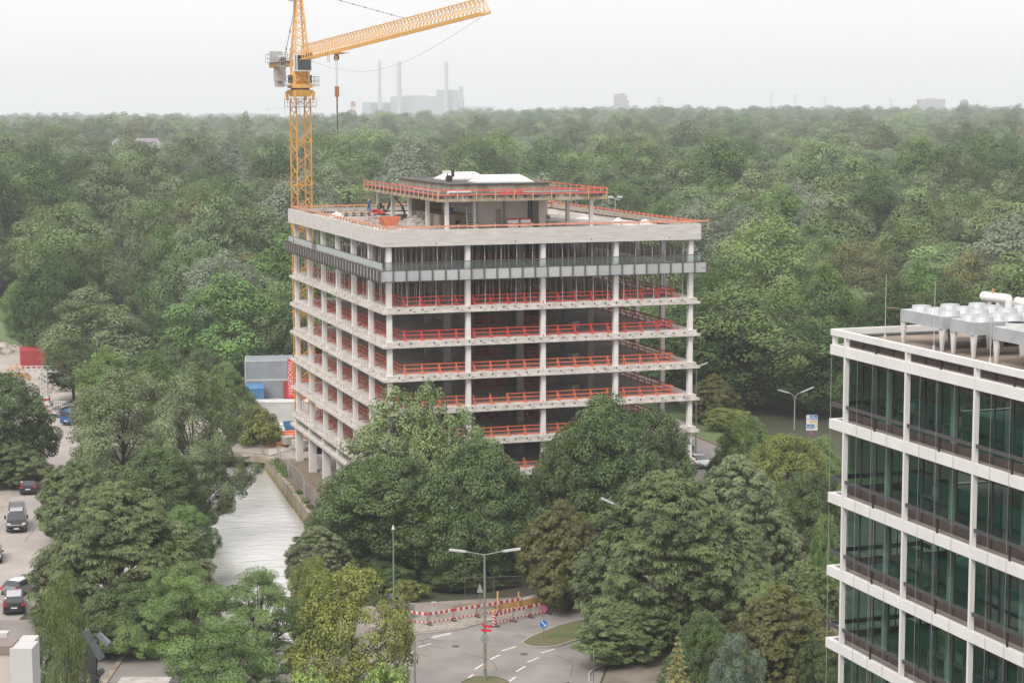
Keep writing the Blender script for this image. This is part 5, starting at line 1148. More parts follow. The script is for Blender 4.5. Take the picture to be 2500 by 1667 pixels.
for yy in (138.2, 153.0):
    b = MB()
    for z_ in (.2, 1.05): b.bar((-33, yy, z_), (-13.5, yy, z_), .05)
    for k in range(110): x = -33+k*.177; b.bar((x, yy, .2), (x, yy, 1.05), .022)
    b.build('rail', M_frameb, parent=rb_)
# containers
def container(label, x, y, L, Wd, H, rz, m, name='site_container', z=0, group=None, ribs=True, m2=None):
    t = thing(name, label, 'container', (x, y, z), rz, group); MB().b(-L/2, L/2, -Wd/2, Wd/2, .12, H).build('body', m, parent=t)
    f = MB()
    for sx in (-1, 1):
        for sy in (-1, 1): f.b(sx*L/2-.08, sx*L/2+.08, sy*Wd/2-.08, sy*Wd/2+.08, 0, H+.04)
    for sy in (-1, 1): f.b(-L/2+.08, L/2-.08, sy*Wd/2-.05, sy*Wd/2+.05, H-.1, H+.03).b(-L/2+.08, L/2-.08, sy*Wd/2-.05, sy*Wd/2+.05, 0, .14)
    for sx in (-1, 1): f.b(sx*L/2-.05, sx*L/2+.05, -Wd/2+.08, Wd/2-.08, H-.1, H+.03).b(sx*L/2-.05, sx*L/2+.05, -Wd/2+.08, Wd/2-.08, 0, .14)
    f.build('frame', m2 or m, parent=t)
    if ribs:
        r = MB(); k = -L/2+.2
        while k < L/2-.2: r.b(k, k+.09, -Wd/2-.03, Wd/2+.03, .16, H-.12); k += .25
        k = -Wd/2+.2
        while k < Wd/2-.2: r.b(-L/2-.025, L/2+.025, k, k+.08, .16, H-.12); k += .25
        r.build('ribs', m, parent=t)
    return t
M_cgrey = mat('grey_container_paint', (.25, .275, .30), .6, (.21, .23, .255), .8, 8); M_cgrey2 = mat('light_grey_container', (.52, .53, .51), .6, (.44, .45, .44), .8, 8)
M_cblue = mat('blue_container_paint', (.06, .20, .38), .6, (.04, .15, .30), 1); M_cred = mat('red_container_paint', (.42, .035, .045), .55, (.34, .03, .035), 1)
gx = aty(600*1.063, 930*1.063, 287)
c1 = container('lower grey site container of the two stacked beside the red banner', gx.x+1.0, 289, 7.0, 6.0, 2.9, .12, M_cgrey, ribs=False, m2=M_cgrey2)
c2 = container('upper grey site container stacked on the lower one', gx.x+1.0, 289, 7.0, 6.0, 2.9, .12, M_cgrey, z=2.94, ribs=False, m2=M_cgrey2)
c3 = container('long light grey container behind the small bridge', -32.6, 266, 9.6, 2.6, 2.8, .03, M_cgrey2, ribs=False, m2=M_cwhite)
bc = aty(592*1.063, 965*1.063, 281); container('blue container with ribbed doors in front of the grey ones', bc.x-.5, 282, 2.6, 6, 2.6, .12, M_cblue)
rc = aty(662*1.063, 972*1.063, 286); c5 = container('red container half hidden by the building columns', rc.x+1.4, 287.5, 4.2, 2.6, 2.7, .1, M_cred)
for dx in (-1.2, -.2): MB().b(dx, dx+.55, -1.35, -1.33, .9, 1.9).build('sign_panel', M_cwhite, parent=c5)
# banner
bn = thing('banner', 'tall red banner with white lettering beside the building frame', 'banner', (aty(668*1.063, 940*1.063, 280).x, 280, 0), .1)
bz0 = aty(0, 914*1.063, 280).z; bz1 = aty(0, 826*1.063, 280).z
MB().b(-.42, .55, -.02, .02, bz0, bz1).build('cloth', mat('banner_red', (.62, .06, .05), .7, (.52, .05, .04), 1), parent=bn); MB().tube((.62, 0, 0), (.62, 0, bz1+.2), .05, n=8).build('pole', M_steel, parent=bn)
text('lettering', 'HAGEDORN', M_cwhite, .86, bn, (.06, -.04, (bz0+bz1)/2), (math.pi/2, -math.pi/2, 0))
# blue skips, timber, barriers in the yard
def skip(label, x, y, z, rz, m, L=3, Wd=1.7, H=1.2, group=None):
    t = thing('waste_skip', label, 'skip', (x, y, z), rz, group)
    b = MB(); a = [(-L/2+.5, -Wd/2, 0), (L/2-.5, -Wd/2, 0), (L/2-.5, Wd/2, 0), (-L/2+.5, Wd/2, 0), (-L/2, -Wd/2, H), (L/2, -Wd/2, H), (L/2, Wd/2, H), (-L/2, Wd/2, H)]; c_ = [(p[0]*.93, p[1]*.92, max(p[2], .06)) for p in a]
    b.add(a+c_, [(0, 3, 2, 1), (0, 1, 5, 4), (1, 2, 6, 5), (2, 3, 7, 6), (3, 0, 4, 7), (8, 9, 10, 11), (8, 12, 13, 9), (9, 13, 14, 10), (10, 14, 15, 11), (11, 15, 12, 8), (4, 5, 13, 12), (5, 6, 14, 13), (6, 7, 15, 14), (7, 4, 12, 15)]).build('tub', m, parent=t)
    r = MB()
    for k in range(4): x_ = -L/2+.55+k*(L-1.1)/3; r.b(x_, x_+.08, -Wd/2-.05, -Wd/2, 0, H); r.b(x_, x_+.08, Wd/2, Wd/2+.05, 0, H)
    r.build('ribs', m, parent=t); return t
sk = skip('blue skip full of brown rubble in the site yard', -28.6, 255.5, 0, .15, M_cblue, 4.2, 2.2, 1.5)
skip('second blue skip behind the rubble skip', -27.0, 262, .0, .2, M_cblue, 4, 2.2, 1.6); 
def heap(name, label, x, y, z, sx, sy, h, m, seed, cat, rub=0, parent=None):
    r = np.random.default_rng(seed); n = 18; V = []
    for j in range(n+1):
        for i in range(n+1):
            u, v = i/n*2-1, j/n*2-1; d = max(0, 1-(u*u+v*v)**.8); V.append((u*sx, v*sy, h*d*(.75+.5*r.random())-.02))
    b = MB().add(V, [(j*(n+1)+i, j*(n+1)+i+1, (j+1)*(n+1)+i+1, (j+1)*(n+1)+i) for j in range(n) for i in range(n)])
    for k in range(rub):
        a = r.random()*6.28; q = r.random()**.6*.95; s = r.uniform(.08, .32)*(sx+sy)/5; p = Vector((q*math.cos(a)*sx, q*math.sin(a)*sy, h*max(0, 1-q**1.6)*.9)); e = Vector(r.normal(size=3)).normalized()
        b.bar(p-e*s, p+e*s, s*r.uniform(.5, 1.3), s*r.uniform(.3, .8))
    o = b.build(name, m, parent=parent, loc=(x, y, z)); return tag(o, label, cat) if parent is None else o
heap('rubble_fill', None, 0, 0, .9, 1.8, .9, .9, mat('brown_rubble', (.30, .2, .13), .95, (.45, .4, .35), 3), 3, None, 40, sk)
heap('rubble_heap', 'pale heap with tarpaulin beside the blue skip', -31.4, 256.5, 0, 1.9, 1.4, 1.2, M_cwhite, 5, 'heap', 20)
for k in range(9):
    t = thing('timber_stack', f'stack of red edged formwork boards in the yard behind the building, {["longest", "lowest", "upper", "short", "rear", "front", "thin", "thick", "last"][k]} one', 'timber stack', (-29.8+(k % 3)*1.0, 244.5+k*1.1, .1+.12*(k % 2)), .1+.05*(k % 4), 'red edged timber stacks')
    for j in range(4): MB().b(-1.9, 1.9, -.35, .35, j*.17, j*.17+.12).build('plank', M_orange if j % 2 else M_wood, parent=t)
# red bollard / fire extinguisher-like post next to a column
px = G(1.9, 31.5); t = thing('red_cabinet', 'small red post with white top beside the third column', 'post', (px.x, px.y, .03)); MB().tube((0, 0, 0), (0, 0, 1.25), .26, n=14).build('body', M_cred, parent=t); MB().tube((0, 0, 1.0), (0, 0, 1.18), .268, n=14).tube((0, 0, 1.25), (0, 0, 1.4), .15, .08, n=12).build('cap', M_cwhite, parent=t)
# ---- far left yard
hx = [( -98, 336, 10, 4, 3.2, 'grey rubble heap behind the red container'), (-90, 339, 7, 3, 2.2, 'lower grey rubble heap at the meadow edge'), (-72.8, 294, 3.6, 2.6, 2.2, 'rubble heap at the foot of the small site crane'), (-77, 297, 4.2, 2.4, 1.9, 'broken concrete pile near the street end')]
for k, (x, y, sx, sy, h, lab) in enumerate(hx): heap('rubble_heap', lab, x, y, 0, sx, sy, h, M_sand, 20+k, 'heap', 90)
heap('gravel_heap', 'orange brown gravel heap under the small site crane', -79.5, 306, 0, 3.2, 2.4, 2.4, mat('orange_gravel', (.46, .26, .11), .95, (.36, .2, .09), 2), 40, 'heap')
c6 = container('dark red container with white name strip in the far yard', -81.2, 325, 3.9, 6.0, 3.0, .30, M_cred); MB().b(1.985, 2.01, -2.7, 2.0, 2.15, 2.7).build('name_strip', M_cwhite, parent=c6)
text('lettering', 'HAGEDORN', M_cred, .52, c6, (2.02, -.35, 2.42), (math.pi/2, 0, math.pi/2))
MB().b(-.03, .03, -3.06, -3.04, .2, 2.8).b(-.9, -.86, -3.06, -3.04, .2, 2.8).b(.9, .94, -3.06, -3.04, .2, 2.8).build('door_bars', M_frameb, parent=c6)
# small white site crane folded beside the street
sm = thing('small_crane', 'small white lattice site crane standing at the end of the street', 'crane', (-68.6, 280.5, 0), .1)
M_cw2 = mat('white_crane_paint', (.60, .58, .55), .6, (.5, .48, .46), 2)
b = MB(); zt2 = aty(0, 908, 280).z
def latt2(b, z0, z1, hw, n, rd=.05):
    cs = [(-hw, -hw), (hw, -hw), (hw, hw), (-hw, hw)]
    for (x, y) in cs: b.bar((x, y, z0), (x, y, z1), .11)
    for k in range(n):
        a, c_ = z0+(z1-z0)*k/n, z0+(z1-z0)*(k+1)/n
        for j in range(4):
            p, q = cs[j], cs[(j+1) % 4]
            if k % 2: p, q = q, p
            b.bar((*p, a), (*q, c_), rd*2)
latt2(b, 1.4, zt2, .42, 10); b.build('mast', M_cw2, parent=sm)
b = MB(); j0, j1 = -8.6, 2.6; nn = 14
for s in (-.45, .45): b.bar((j0, s, zt2), (j1, s, zt2), .1)
b.bar((j0, 0, zt2+.8), (j1-.6, 0, zt2+.8), .1)
for k in range(nn):
    a, m_, c_ = j0+(j1-j0)*k/nn, j0+(j1-j0)*(k+.5)/nn, j0+(j1-j0)*(k+1)/nn
    for s in (-.45, .45): b.bar((a, s, zt2), (m_, 0, zt2+.8), .07); b.bar((m_, 0, zt2+.8), (c_, s, zt2), .07)
b.build('jib', M_cw2, parent=sm); MB().b(j1-.1, j1+.15, -.3, .3, zt2, zt2+1.3).build('jib_end', M_cred, parent=sm)
MB().b(-.9, .9, -.9, .9, .1, .45).b(-.7, .7, -.7, .7, .45, .8).b(-.7, .7, -.7, .7, 1.15, 1.45).build('base', M_cw2, parent=sm); MB().b(-.71, .71, -.71, .71, .8, 1.15).b(-.6, -.4, -1.6, 1.6, 0, .2).b(.4, .6, -1.6, 1.6, 0, .2).build('base_stripe', M_cred, parent=sm)
tag(MB().b(-1.4, 1.4, -.5, .5, 0, 1).build('site_box', M_steel, loc=(-71.6, 283, 0)), 'low grey equipment box beside the small site crane', 'box')
pf = thing('white_fence', 'short white picket fence behind the silver car', 'fence', (-66.3, 276.5, 0), -.05)
for k in range(16): MB().b(k*.26, k*.26+.13, -.02, .02, .1, 1.35).build('picket', M_cw2, parent=pf)
for h in (.35, 1.15): MB().b(0, 4.1, .02, .06, h, h+.1).build('rail', M_cw2, parent=pf)
# hedge at the meadow
hd = thing('hedge', 'dark clipped hedge at the edge of the meadow', 'hedge', (-86, 360, 0)); bushlet('hedge_bush', 0, 0, 0, 4.5, LM['maple'], None, 2600, .4); o = bpy.data.objects['hedge_bush']; o.parent = hd; o.scale = (1.5, .8, .5); del o['category']
# ================================================================ cars
M_tyre = mat('tyre_rubber', (.02, .02, .02), .9); M_rim = mat('alloy_rim', (.35, .36, .37), .35, metal=.8)
M_cglass = mat('car_glass', (.03, .036, .04), .06, spec=.9); M_lred = mat('tail_light', (.45, .015, .02), .3); M_lwh = mat('headlight', (.6, .62, .65), .15); M_plate = mat('number_plate', (.65, .65, .63), .5)
def paint(n, c, met=.35): 
    m = mat(n, c, .28, metal=met); m.node_tree.nodes['Principled BSDF'].inputs['Coat Weight'].default_value = .6; return m
def car(name, label, x, y, z, rz, m, kind='hatch', group=None, plate=True, mroof=None):
    """+x is the front of the car; stations along the length give half width, belt and roof heights"""
    t = thing(name, label, 'van' if 'van' in kind else 'car', (x, y, z), rz, group)
    P = {'hatch': dict(L=4.2, W=.89, st=[(-2.1, .5, .72, 0, .35), (-2.02, .8, .95, 0, .25), (-1.75, .87, 1.0, 1.0, .2), (-1.35, .89, .99, 1.42, .2), (-.4, .89, .97, 1.50, .2), (.35, .89, .96, 1.46, .2), (1.0, .88, .95, .97, .2), (1.6, .86, .88, 0, .2), (1.98, .76, .74, 0, .25), (2.1, .5, .6, 0, .35)], wb=1.28, r=.32),
         'wagon': dict(L=4.8, W=.93, st=[(-2.4, .55, .75, 0, .35), (-2.32, .85, 1.02, 0, .28), (-2.15, .91, 1.08, 1.12, .22), (-1.85, .93, 1.07, 1.56, .22), (-.5, .94, 1.05, 1.68, .22), (.45, .94, 1.03, 1.62, .22), (1.15, .92, 1.02, 1.04, .22), (1.85, .9, .96, 0, .22), (2.3, .8, .8, 0, .28), (2.4, .5, .62, 0, .35)], wb=1.42, r=.37),
         'van': dict(L=5.4, W=1.0, st=[(-2.7, .92, 1.2, 1.22, .35), (-2.62, .99, 1.22, 2.1, .3), (-1.0, 1.0, 1.22, 2.22, .28), (.9, 1.0, 1.22, 2.2, .28), (1.35, .99, 1.2, 2.05, .28), (1.95, .97, 1.16, 1.25, .28), (2.45, .9, 1.0, 0, .28), (2.65, .78, .75, 0, .32), (2.7, .6, .6, 0, .4)], wb=1.7, r=.36)}[kind]
    b = MB(); rows = []
    for (sx, hw, belt, roof, z0) in P['st']:
        rf = roof if roof else belt+.03; hwr = hw*(.80 if roof > belt+.2 else .9)
        rows.append([(sx, -hw*.93, z0), (sx, -hw, z0+.22), (sx, -hw, belt-.12), (sx, -hw*.965, belt), (sx, -hwr, rf-.05), (sx, -hwr*.8, rf), (sx, hwr*.8, rf), (sx, hwr, rf-.05), (sx, hw*.965, belt), (sx, hw, belt-.12), (sx, hw, z0+.22), (sx, hw*.93, z0)])
    vs = [v for r in rows for v in r]; k = 12; fs = []; mi = []
    for i in range(len(rows)-1):
        for j in range(k-1):
            fs.append((i*k+j, i*k+j+1, (i+1)*k+j+1, (i+1)*k+j)); cab = P['st'][i][3] > P['st'][i][2]+.2 or P['st'][i+1][3] > P['st'][i+1][2]+.2
            if kind == 'van': gl = cab and j in (3, 7) and P['st'][i+1][0] > .5; top = j in (4, 5, 6) and P['st'][i][0] >= 1.3 and cab; gl = gl or (top and P['st'][i][3] > 0)
            else:
                gl = cab and j in (3, 7); up = P['st'][i][3] - (P['st'][i+1][3] or P['st'][i+1][2])
                both = P['st'][i][3] > P['st'][i][2]+.2 and P['st'][i+1][3] > P['st'][i+1][2]+.2
                gl = gl or (cab and j in (4, 5, 6) and not both)
            mi.append(1 if gl else (2 if (j == 5 and mroof and cab) else 0))
        fs.append((i*k+k-1, i*k, (i+1)*k, (i+1)*k+k-1)); mi.append(0)
    fs += [tuple(range(k))[::-1], tuple((len(rows)-1)*k+j for j in range(k))]; mi += [1 if kind == 'van' and False else 0, 0]
    b.v = vs; b.f = fs; b.m = [q if q == 0 else 0 for q in mi]
    me = bpy.data.meshes.new('body'); me.from_pydata(vs, [], fs); me.materials.append(m); me.materials.append(M_cglass); me.materials.append(mroof or m)
    me.polygons.foreach_set('material_index', mi); me.polygons.foreach_set('use_smooth', [True]*len(fs)); me.update(); link('body', me, t)
    try: me.set_sharp_from_angle(angle=math.radians(32))
    except Exception: pass
    r = P['r']; wm = MB().tube((0, -.11, 0), (0, .11, 0), r, n=20); wmm = wm.mesh('tyre', M_tyre); rm = MB().tube((0, -.118, 0), (0, .118, 0), r*.62, n=14).mesh('rim', M_rim)
    for sx in (-1, 1):
        for sy in (-1, 1):
            wv = link('wheel', wmm, t, (sx*P['wb']+.02, sy*(P['W']-.09), r)); link('rim', rm, wv)
    L = P['L']/2; W_ = P['W']; bt = P['st'][1][2]
    for s in (-1, 1):
        if kind == 'van': MB().b(-L-.03, -L+.06, s*W_*.97-.09 if s > 0 else -W_*.97, W_*.97 if s > 0 else -W_*.97+.09, .9, 1.35).build('tail_light', M_lred, parent=t)
        else: MB().b(-L+.02, -L+.3, min(s*W_*.99, s*W_*.66), max(s*W_*.99, s*W_*.66), bt-.2, bt-.02).b(-L+.1, -L+.42, min(s*W_*.80, s*W_*.86), max(s*W_*.80, s*W_*.86), bt-.02, bt+(.35 if kind == 'wagon' else .1)).build('tail_light', M_lred, parent=t)
        MB().b(L-.42, L-.08, min(s*W_*.9, s*W_*.58), max(s*W_*.9, s*W_*.58), .66 if kind != 'van' else .84, .80 if kind != 'van' else 1.02).build('headlight', M_lwh, parent=t)
        MB().b(.95 if kind != 'van' else 1.75, 1.1 if kind != 'van' else 1.95, min(s*W_, s*(W_+.2)), max(s*W_, s*(W_+.2)), P['st'][4][2]+(.0 if kind != 'van' else .15), P['st'][4][2]+(.14 if kind != 'van' else .5)).build('mirror', M_black, parent=t)
    if plate: MB().b(-L-.02, -L+.01, -.26, .26, .62, .74).b(L-.0, L+.03, -.26, .26, .42, .54).build('number_plate', M_plate, parent=t)
    MB().b(-L-.01, -L+.2, -W_*.8, W_*.8, .32, .52).build('bumper', M_black, parent=t); MB().b(L-.2, L+.01, -W_*.75, W_*.75, .28, .44).build('bumper', M_black, parent=t)
    if kind == 'van':
        MB().b(2.42, 2.62, -.7, .7, .80, .86).build('grille_bar', M_lwh, parent=t); MB().b(-L-.02, -L+.0, -.8, .8, 1.35, 1.85).build('rear_window', M_cglass, parent=t)
    if kind == 'wagon': MB().b(-1.8, .3, -.72, -.68, 1.66, 1.72).b(-1.8, .3, .68, .72, 1.66, 1.72).build('roof_rail', M_black, parent=t)
    return t
K_blk = paint('black_car_paint', (.012, .012, .014)); K_dbl = paint('dark_blue_car_paint', (.018, .028, .06)); K_slv = paint('silver_car_paint', (.45, .46, .47), .6); K_wht = paint('white_car_paint', (.62, .62, .6), .0); K_gry = paint('grey_car_paint', (.22, .225, .22), .5); K_blu = paint('blue_van_paint', (.01, .085, .24), .1)
car('parked_car', 'black estate car with red tail lights, lowest parked car beside the street', -43.2, 163.6, .02, math.radians(90+14), K_blk, 'wagon', mroof=K_slv)
car('parked_car', 'silver grey hatchback with white roof directly ahead of the black estate car', -43.9, 169.2, .02, math.radians(90-22), K_gry, 'hatch', mroof=K_wht)
car('parked_car', 'dark blue estate car half under the big chestnut tree', -42.2, 172.9, .02, math.radians(90-16), K_dbl, 'wagon', mroof=K_slv)
car('parked_car', 'dark blue car cut by the picture edge on the paved strip', -50.0, 182.0, .04, math.radians(-90+14), K_dbl, 'hatch', mroof=K_dbl)
vn = car('parked_van', 'black van with silver roof rack facing the camera on the paved strip', -51.3, 196.4, .04, math.radians(-90+13), K_blk, 'van', mroof=K_slv)
rk = MB()
for s in (-.75, .75): rk.b(-2.3, .9, s-.03, s+.03, 2.3, 2.36)
for k in range(9): rk.b(-2.2+k*.36, -2.15+k*.36, -.75, .75, 2.33, 2.37)
rk.build('roof_rack', M_rim, parent=vn)
car('parked_car', 'black car parked behind the black van', -54.9, 215.8, .04, math.radians(90+12), K_blk, 'wagon')
car('parked_van', 'blue van parked at the end of the street, rear to the camera', -60.4, 264.5, .02, math.radians(72), K_blu, 'van')
car('parked_car', 'silver car parked beyond the blue van', -63.5, 271.0, .02, math.radians(62), K_slv, 'hatch')
car('parked_car', 'dark estate car parked behind the silver car by the white fence', -62.4, 274.6, .02, math.radians(60), K_blk, 'wagon')
car('parked_car', 'red car in shade under the dark street tree', -57.6, 205.0, .1, math.radians(-78), paint('red_car_paint', (.2, .015, .02)), 'hatch')
car('driving_car', 'dark car with pale roof on the eastern road behind the corner column', 21.5, 242.5, .02, math.radians(-90+18), K_dbl, 'wagon', mroof=K_slv)
car('driving_car', 'silver car on the eastern road beside the building corner', 22.6, 230.2, .02, math.radians(-90+18), K_slv, 'hatch')
pc_ = onz(1395, 1667, 1.5); car('driving_car', 'dark car roof just cut by the bottom edge of the picture', pc_.x, pc_.y-1.2, .02, math.radians(35), K_blk, 'wagon')
# ================================================================ street lamps and signs
M_lpole = mat('lamp_pole_green_grey', (.20, .23, .19), .7, (.16, .18, .15), 1.5); M_lhead = mat('lamp_head', (.52, .53, .53), .45, (.44, .45, .45), 2); M_lens = mat('lamp_lens', (.62, .60, .58), .3)
def lamp_head(parent, p, q):
    p = Vector(p); q = Vector(q); b = MB(); d = (q-p); b.bar(p, p+d*.12, .09, .09); b.bar(p+d*.1, q, .22, .12); h = b.build('lamp_head', M_lhead, parent=parent); MB().bar(p+d*.14-Vector((0, 0, .075)), q-d*.03-Vector((0, 0, .075)), .18, .04).build('lens', M_lens, parent=h)
lx, ly = -2.1, 141.7
t = thing('street_lamp', 'green grey street lamp with two long arms, on the grass island of the crossing', 'street lamp', (lx, ly, .15))
MB().tube((0, 0, 0), (0, 0, 1.5), .14, .12, n=12).tube((0, 0, 1.5), (.0, 0, 9.65), .115, .07, n=12).tube((0, 0, 9.6), (-1.35, 0, 9.85), .045, n=8).tube((0, 0, 9.6), (1.35, 0, 9.88), .045, n=8).build('pole', M_lpole, parent=t)
lamp_head(t, (-1.3, 0, 9.86), (-2.65, 0, 10.02)); lamp_head(t, (1.3, 0, 9.88), (2.7, 0, 10.08))
MB().b(-.13, .13, -.16, -.12, .9, 1.3).tube((0, 0, 1.8), (0, 0, 2.0), .135, n=12).build('clamp', mat('brass_band', (.3, .24, .13), .6), parent=t)
M_sgray = mat('sign_back_grey', (.28, .30, .30), .6, (.22, .24, .24), 3); M_sred = mat('sign_red', (.60, .025, .03), .5); M_sblue = mat('sign_blue', (.01, .13, .42), .45); M_swhite = mat('sign_white', (.66, .66, .64), .5)
def disc(b, r, y0, y1, z=0, n=28): return b.tube((0, y0, z), (0, y1, z), r, n=n)
sgn = thing('round_sign', 'grey back of a round traffic sign on the big street lamp', 'traffic sign', (lx, ly-.13, 3.35)); disc(MB(), .34, 0, .02).build('disc', M_sgray, parent=sgn); MB().b(-.04, .04, -.03, .0, -.1, .1).build('clamp', M_rim, parent=sgn)
fl = thing('arrow_signs', 'red arrow shaped direction boards fixed to the big street lamp', 'direction sign', (lx, ly-.14, 3.95))
for k, (pts, z_) in enumerate([([(-.34, .1), (-.22, -.02), (.5, -.06), (.52, .1), (-.22, .2)], .0), ([(-.2, .32), (.46, .14), (.52, .25), (.42, .36), (-.16, .46)], .08), ([(-.2, .45), (-.02, .42), (-.02, .6), (-.2, .64)], 0)]):
    MB().extr([(a*1.0, c_+z_) for a, c_ in pts], 'y', -.02*k, -.02*k+.015).build('arrow_board', M_sred, parent=fl)
t = thing('street_lamp', 'low street lamp with one long arm at the bottom edge', 'street lamp', (aty(1013, 1667, 124).x, 124, 0)); zt3 = aty(0, 1567, 124).z; hz3 = aty(0, 1549, 124).z
MB().tube((0, 0, 0), (0, 0, zt3), .10, .065, n=10).tube((0, 0, zt3), (1.15, 0, zt3+.2), .04, n=8).build('pole', M_lpole, parent=t); lamp_head(t, (1.1, 0, zt3+.2), (2.45, 0, hz3))
t = thing('street_lamp', 'slim street lamp in front of the dark maples near the barriers', 'street lamp', (aty(961, 1400, 163).x, 163, 0)); zt4 = aty(0, 1294, 163).z
MB().tube((0, 0, 0), (0, 0, zt4), .08, .05, n=8).build('pole', M_lpole, parent=t); MB().tube((0, 0, zt4), (0, 0, zt4+.35), .16, .04, n=10).build('lamp_head', M_lhead, parent=t)
t = thing('street_lamp', 'street lamp head reaching out beside the building corner', 'street lamp', (aty(1700, 935, 236).x, 236, 0)); a_ = aty(1703, 895, 236); c_ = aty(1728, 885, 236)
MB().tube((0, 0, 0), (0, 0, a_.z-.4), .1, .06, n=8).tube((0, 0, a_.z-.4), (a_.x-t.location.x, 0, a_.z), .04, n=6).build('pole', M_lpole, parent=t); lamp_head(t, (a_.x-t.location.x-.1, 0, a_.z), (c_.x-t.location.x, 0, c_.z))
t = thing('street_lamp', 'arched double street lamp beside the blue road sign', 'street lamp', (38.0, 257.1, 0)); zz = aty(0, 982, 257).z; b = MB().tube((0, 0, 0), (0, 0, zz), .1, .07, n=10)
for s in (-1, 1):
    pp = [(0, 0, zz)]+[(s*1.0*(1-math.cos(q_)), 0, zz+1.0*math.sin(q_)) for q_ in np.linspace(.2, 1.25, 6)]; b.path([Vector(p) for p in pp], .045, 6)
b.build('pole', M_steel, parent=t)
lamp_head(t, (-.7, 0, zz+.95), (-2.3, 0, zz+1.4)); lamp_head(t, (.7, 0, zz+.97), (2.55, 0, zz+1.75))
t = thing('street_lamp', 'street lamp arm poking through the chestnut leaves', 'street lamp', (aty(1510, 1250, 166).x, 166, 0)); a_ = aty(1505, 1232, 166); c_ = aty(1468, 1215, 166)
MB().tube((0, 0, 0), (0, 0, a_.z-.3), .09, .06, n=8).tube((0, 0, a_.z-.3), (a_.x-t.location.x, 0, a_.z), .04, n=6).build('pole', M_lpole, parent=t); lamp_head(t, (a_.x-t.location.x, 0, a_.z), (c_.x-t.location.x, 0, c_.z))
def sign_blue(x, y):
    t = thing('keep_right_sign', 'round blue sign with white arrow on the grass island, red and blue disc above', 'traffic sign', (x, y, .15)); MB().tube((0, 0, 0), (0, 0, 2.75), .035, n=8).build('pole', M_rim, parent=t)
    o = disc(MB(), .33, -.05, -.035, 1.35).build('disc', M_sblue, parent=t); disc(MB(), .345, -.035, -.02, 1.35).build('disc_rim', M_swhite, parent=t)
    MB().add([(-.22, -.055, 1.53), (-.16, -.055, 1.59), (.05, -.055, 1.36), (-.01, -.055, 1.30)], [(0, 1, 2, 3)]).add([(.19, -.055, 1.15), (.19, -.055, 1.40), (.13, -.055, 1.34), (-.0, -.055, 1.21), (-.06, -.055, 1.15)], [(0, 1, 2, 3, 4)]).build('arrow', M_swhite, parent=o)
    o = disc(MB(), .25, -.05, -.035, 2.6).build('disc', M_sred, parent=t); disc(MB(), .19, -.056, -.05, 2.6).build('disc_field', M_sblue, parent=o)
    MB().bar((-.14, -.06, 2.74), (.14, -.06, 2.46), .045, .004, up=(0, 1, 0)).bar((.14, -.06, 2.74), (-.14, -.06, 2.46), .045, .004, up=(0, 1, 0)).build('cross_bars', M_sred, parent=o)
sign_blue(2.5, 152.7)
t = thing('triangle_sign', 'grey back of a triangular give way sign on a pole behind the barriers', 'traffic sign', (aty(1172, 1505, 159.6).x, 159.6, .1)); z0_ = aty(0, 1450, 159.6).z; z1_ = aty(0, 1428, 159.6).z
MB().tube((0, 0, 0), (0, 0, z0_), .035, n=8).build('pole', M_rim, parent=t); MB().extr([(-.27, z0_-.05), (.27, z0_-.05), (0, z1_)], 'y', -.04, -.02).build('triangle', M_sgray, parent=t)
# direction board at the eastern road
t = thing('road_sign_board', 'large white road sign board with blue and yellow fields and two black arrows', 'road sign', (aty(1982, 1050, 242).x, 242, 0)); zb0_, zb1_ = aty(0, 1056, 242).z, aty(0, 1018, 242).z; bw = 1.42; bh = zb1_-zb0_
MB().b(-bw/2, bw/2, -.04, .04, zb0_, zb1_).build('board', M_swhite, parent=t)
def fld(name, m, x0, x1, f0, f1, lv=0): MB().b(-bw/2+x0*bw, -bw/2+x1*bw, -.052-lv*.006, -.044-lv*.006, zb0_+f0*bh, zb0_+f1*bh).build(name, m, parent=t)
fld('blue_field', M_sblue, .28, .96, .70, .97); fld('yellow_field', mat('sign_yellow', (.62, .34, .03), .5), .28, .96, .51, .60); fld('blue_field', M_sblue, .05, .72, .14, .38); fld('divider', M_black, .02, .98, .405, .415); fld('border', M_black, .0, 1, .985, 1)
for (x0, x1, f) in ((.36, .8, .86), (.3, .92, .79), (.3, .85, .735)): fld('lettering_line', M_swhite, x0, x1, f, f+.022, 1)
for (x0, x1, f) in ((.12, .6, .25), (.1, .65, .19)): fld('lettering_line', M_swhite, x0, x1, f, f+.022, 1)
for (x0, x1, f) in ((.45, .9, .65), (.28, .66, .07), (.1, .24, .06)): fld('lettering_line', M_sgray, x0, x1, f, f+.025)
for (x, z_, s) in ((.55, .925, 1), (.38, .335, 1)): MB().b(-bw/2+(x-.07)*bw, -bw/2+(x+.07)*bw, -.064, -.058, zb0_+z_*bh-.03, zb0_+z_*bh+.03).build('motorway_mark', M_swhite, parent=t)
def arrow(x0, z0_, x1, z1_): MB().bar((-bw/2+x0*bw, -.05, zb0_+z0_*bh), (-bw/2+x1*bw, -.05, zb0_+z1_*bh), .06, .004, up=(0, 1, 0)).tube((-bw/2+x1*bw, -.055, zb0_+z1_*bh), (-bw/2+x1*bw, -.05, zb0_+z1_*bh), .07, n=3).build('arrow', M_black, parent=t)
arrow(.22, .62, .10, .76); arrow(.80, .16, .90, .29)
MB().tube((-.25, .1, 0), (-.25, .1, zb1_), .05, n=8).tube((.25, .1, 0), (.25, .1, zb1_), .05, n=8).build('pole', M_rim, parent=t)
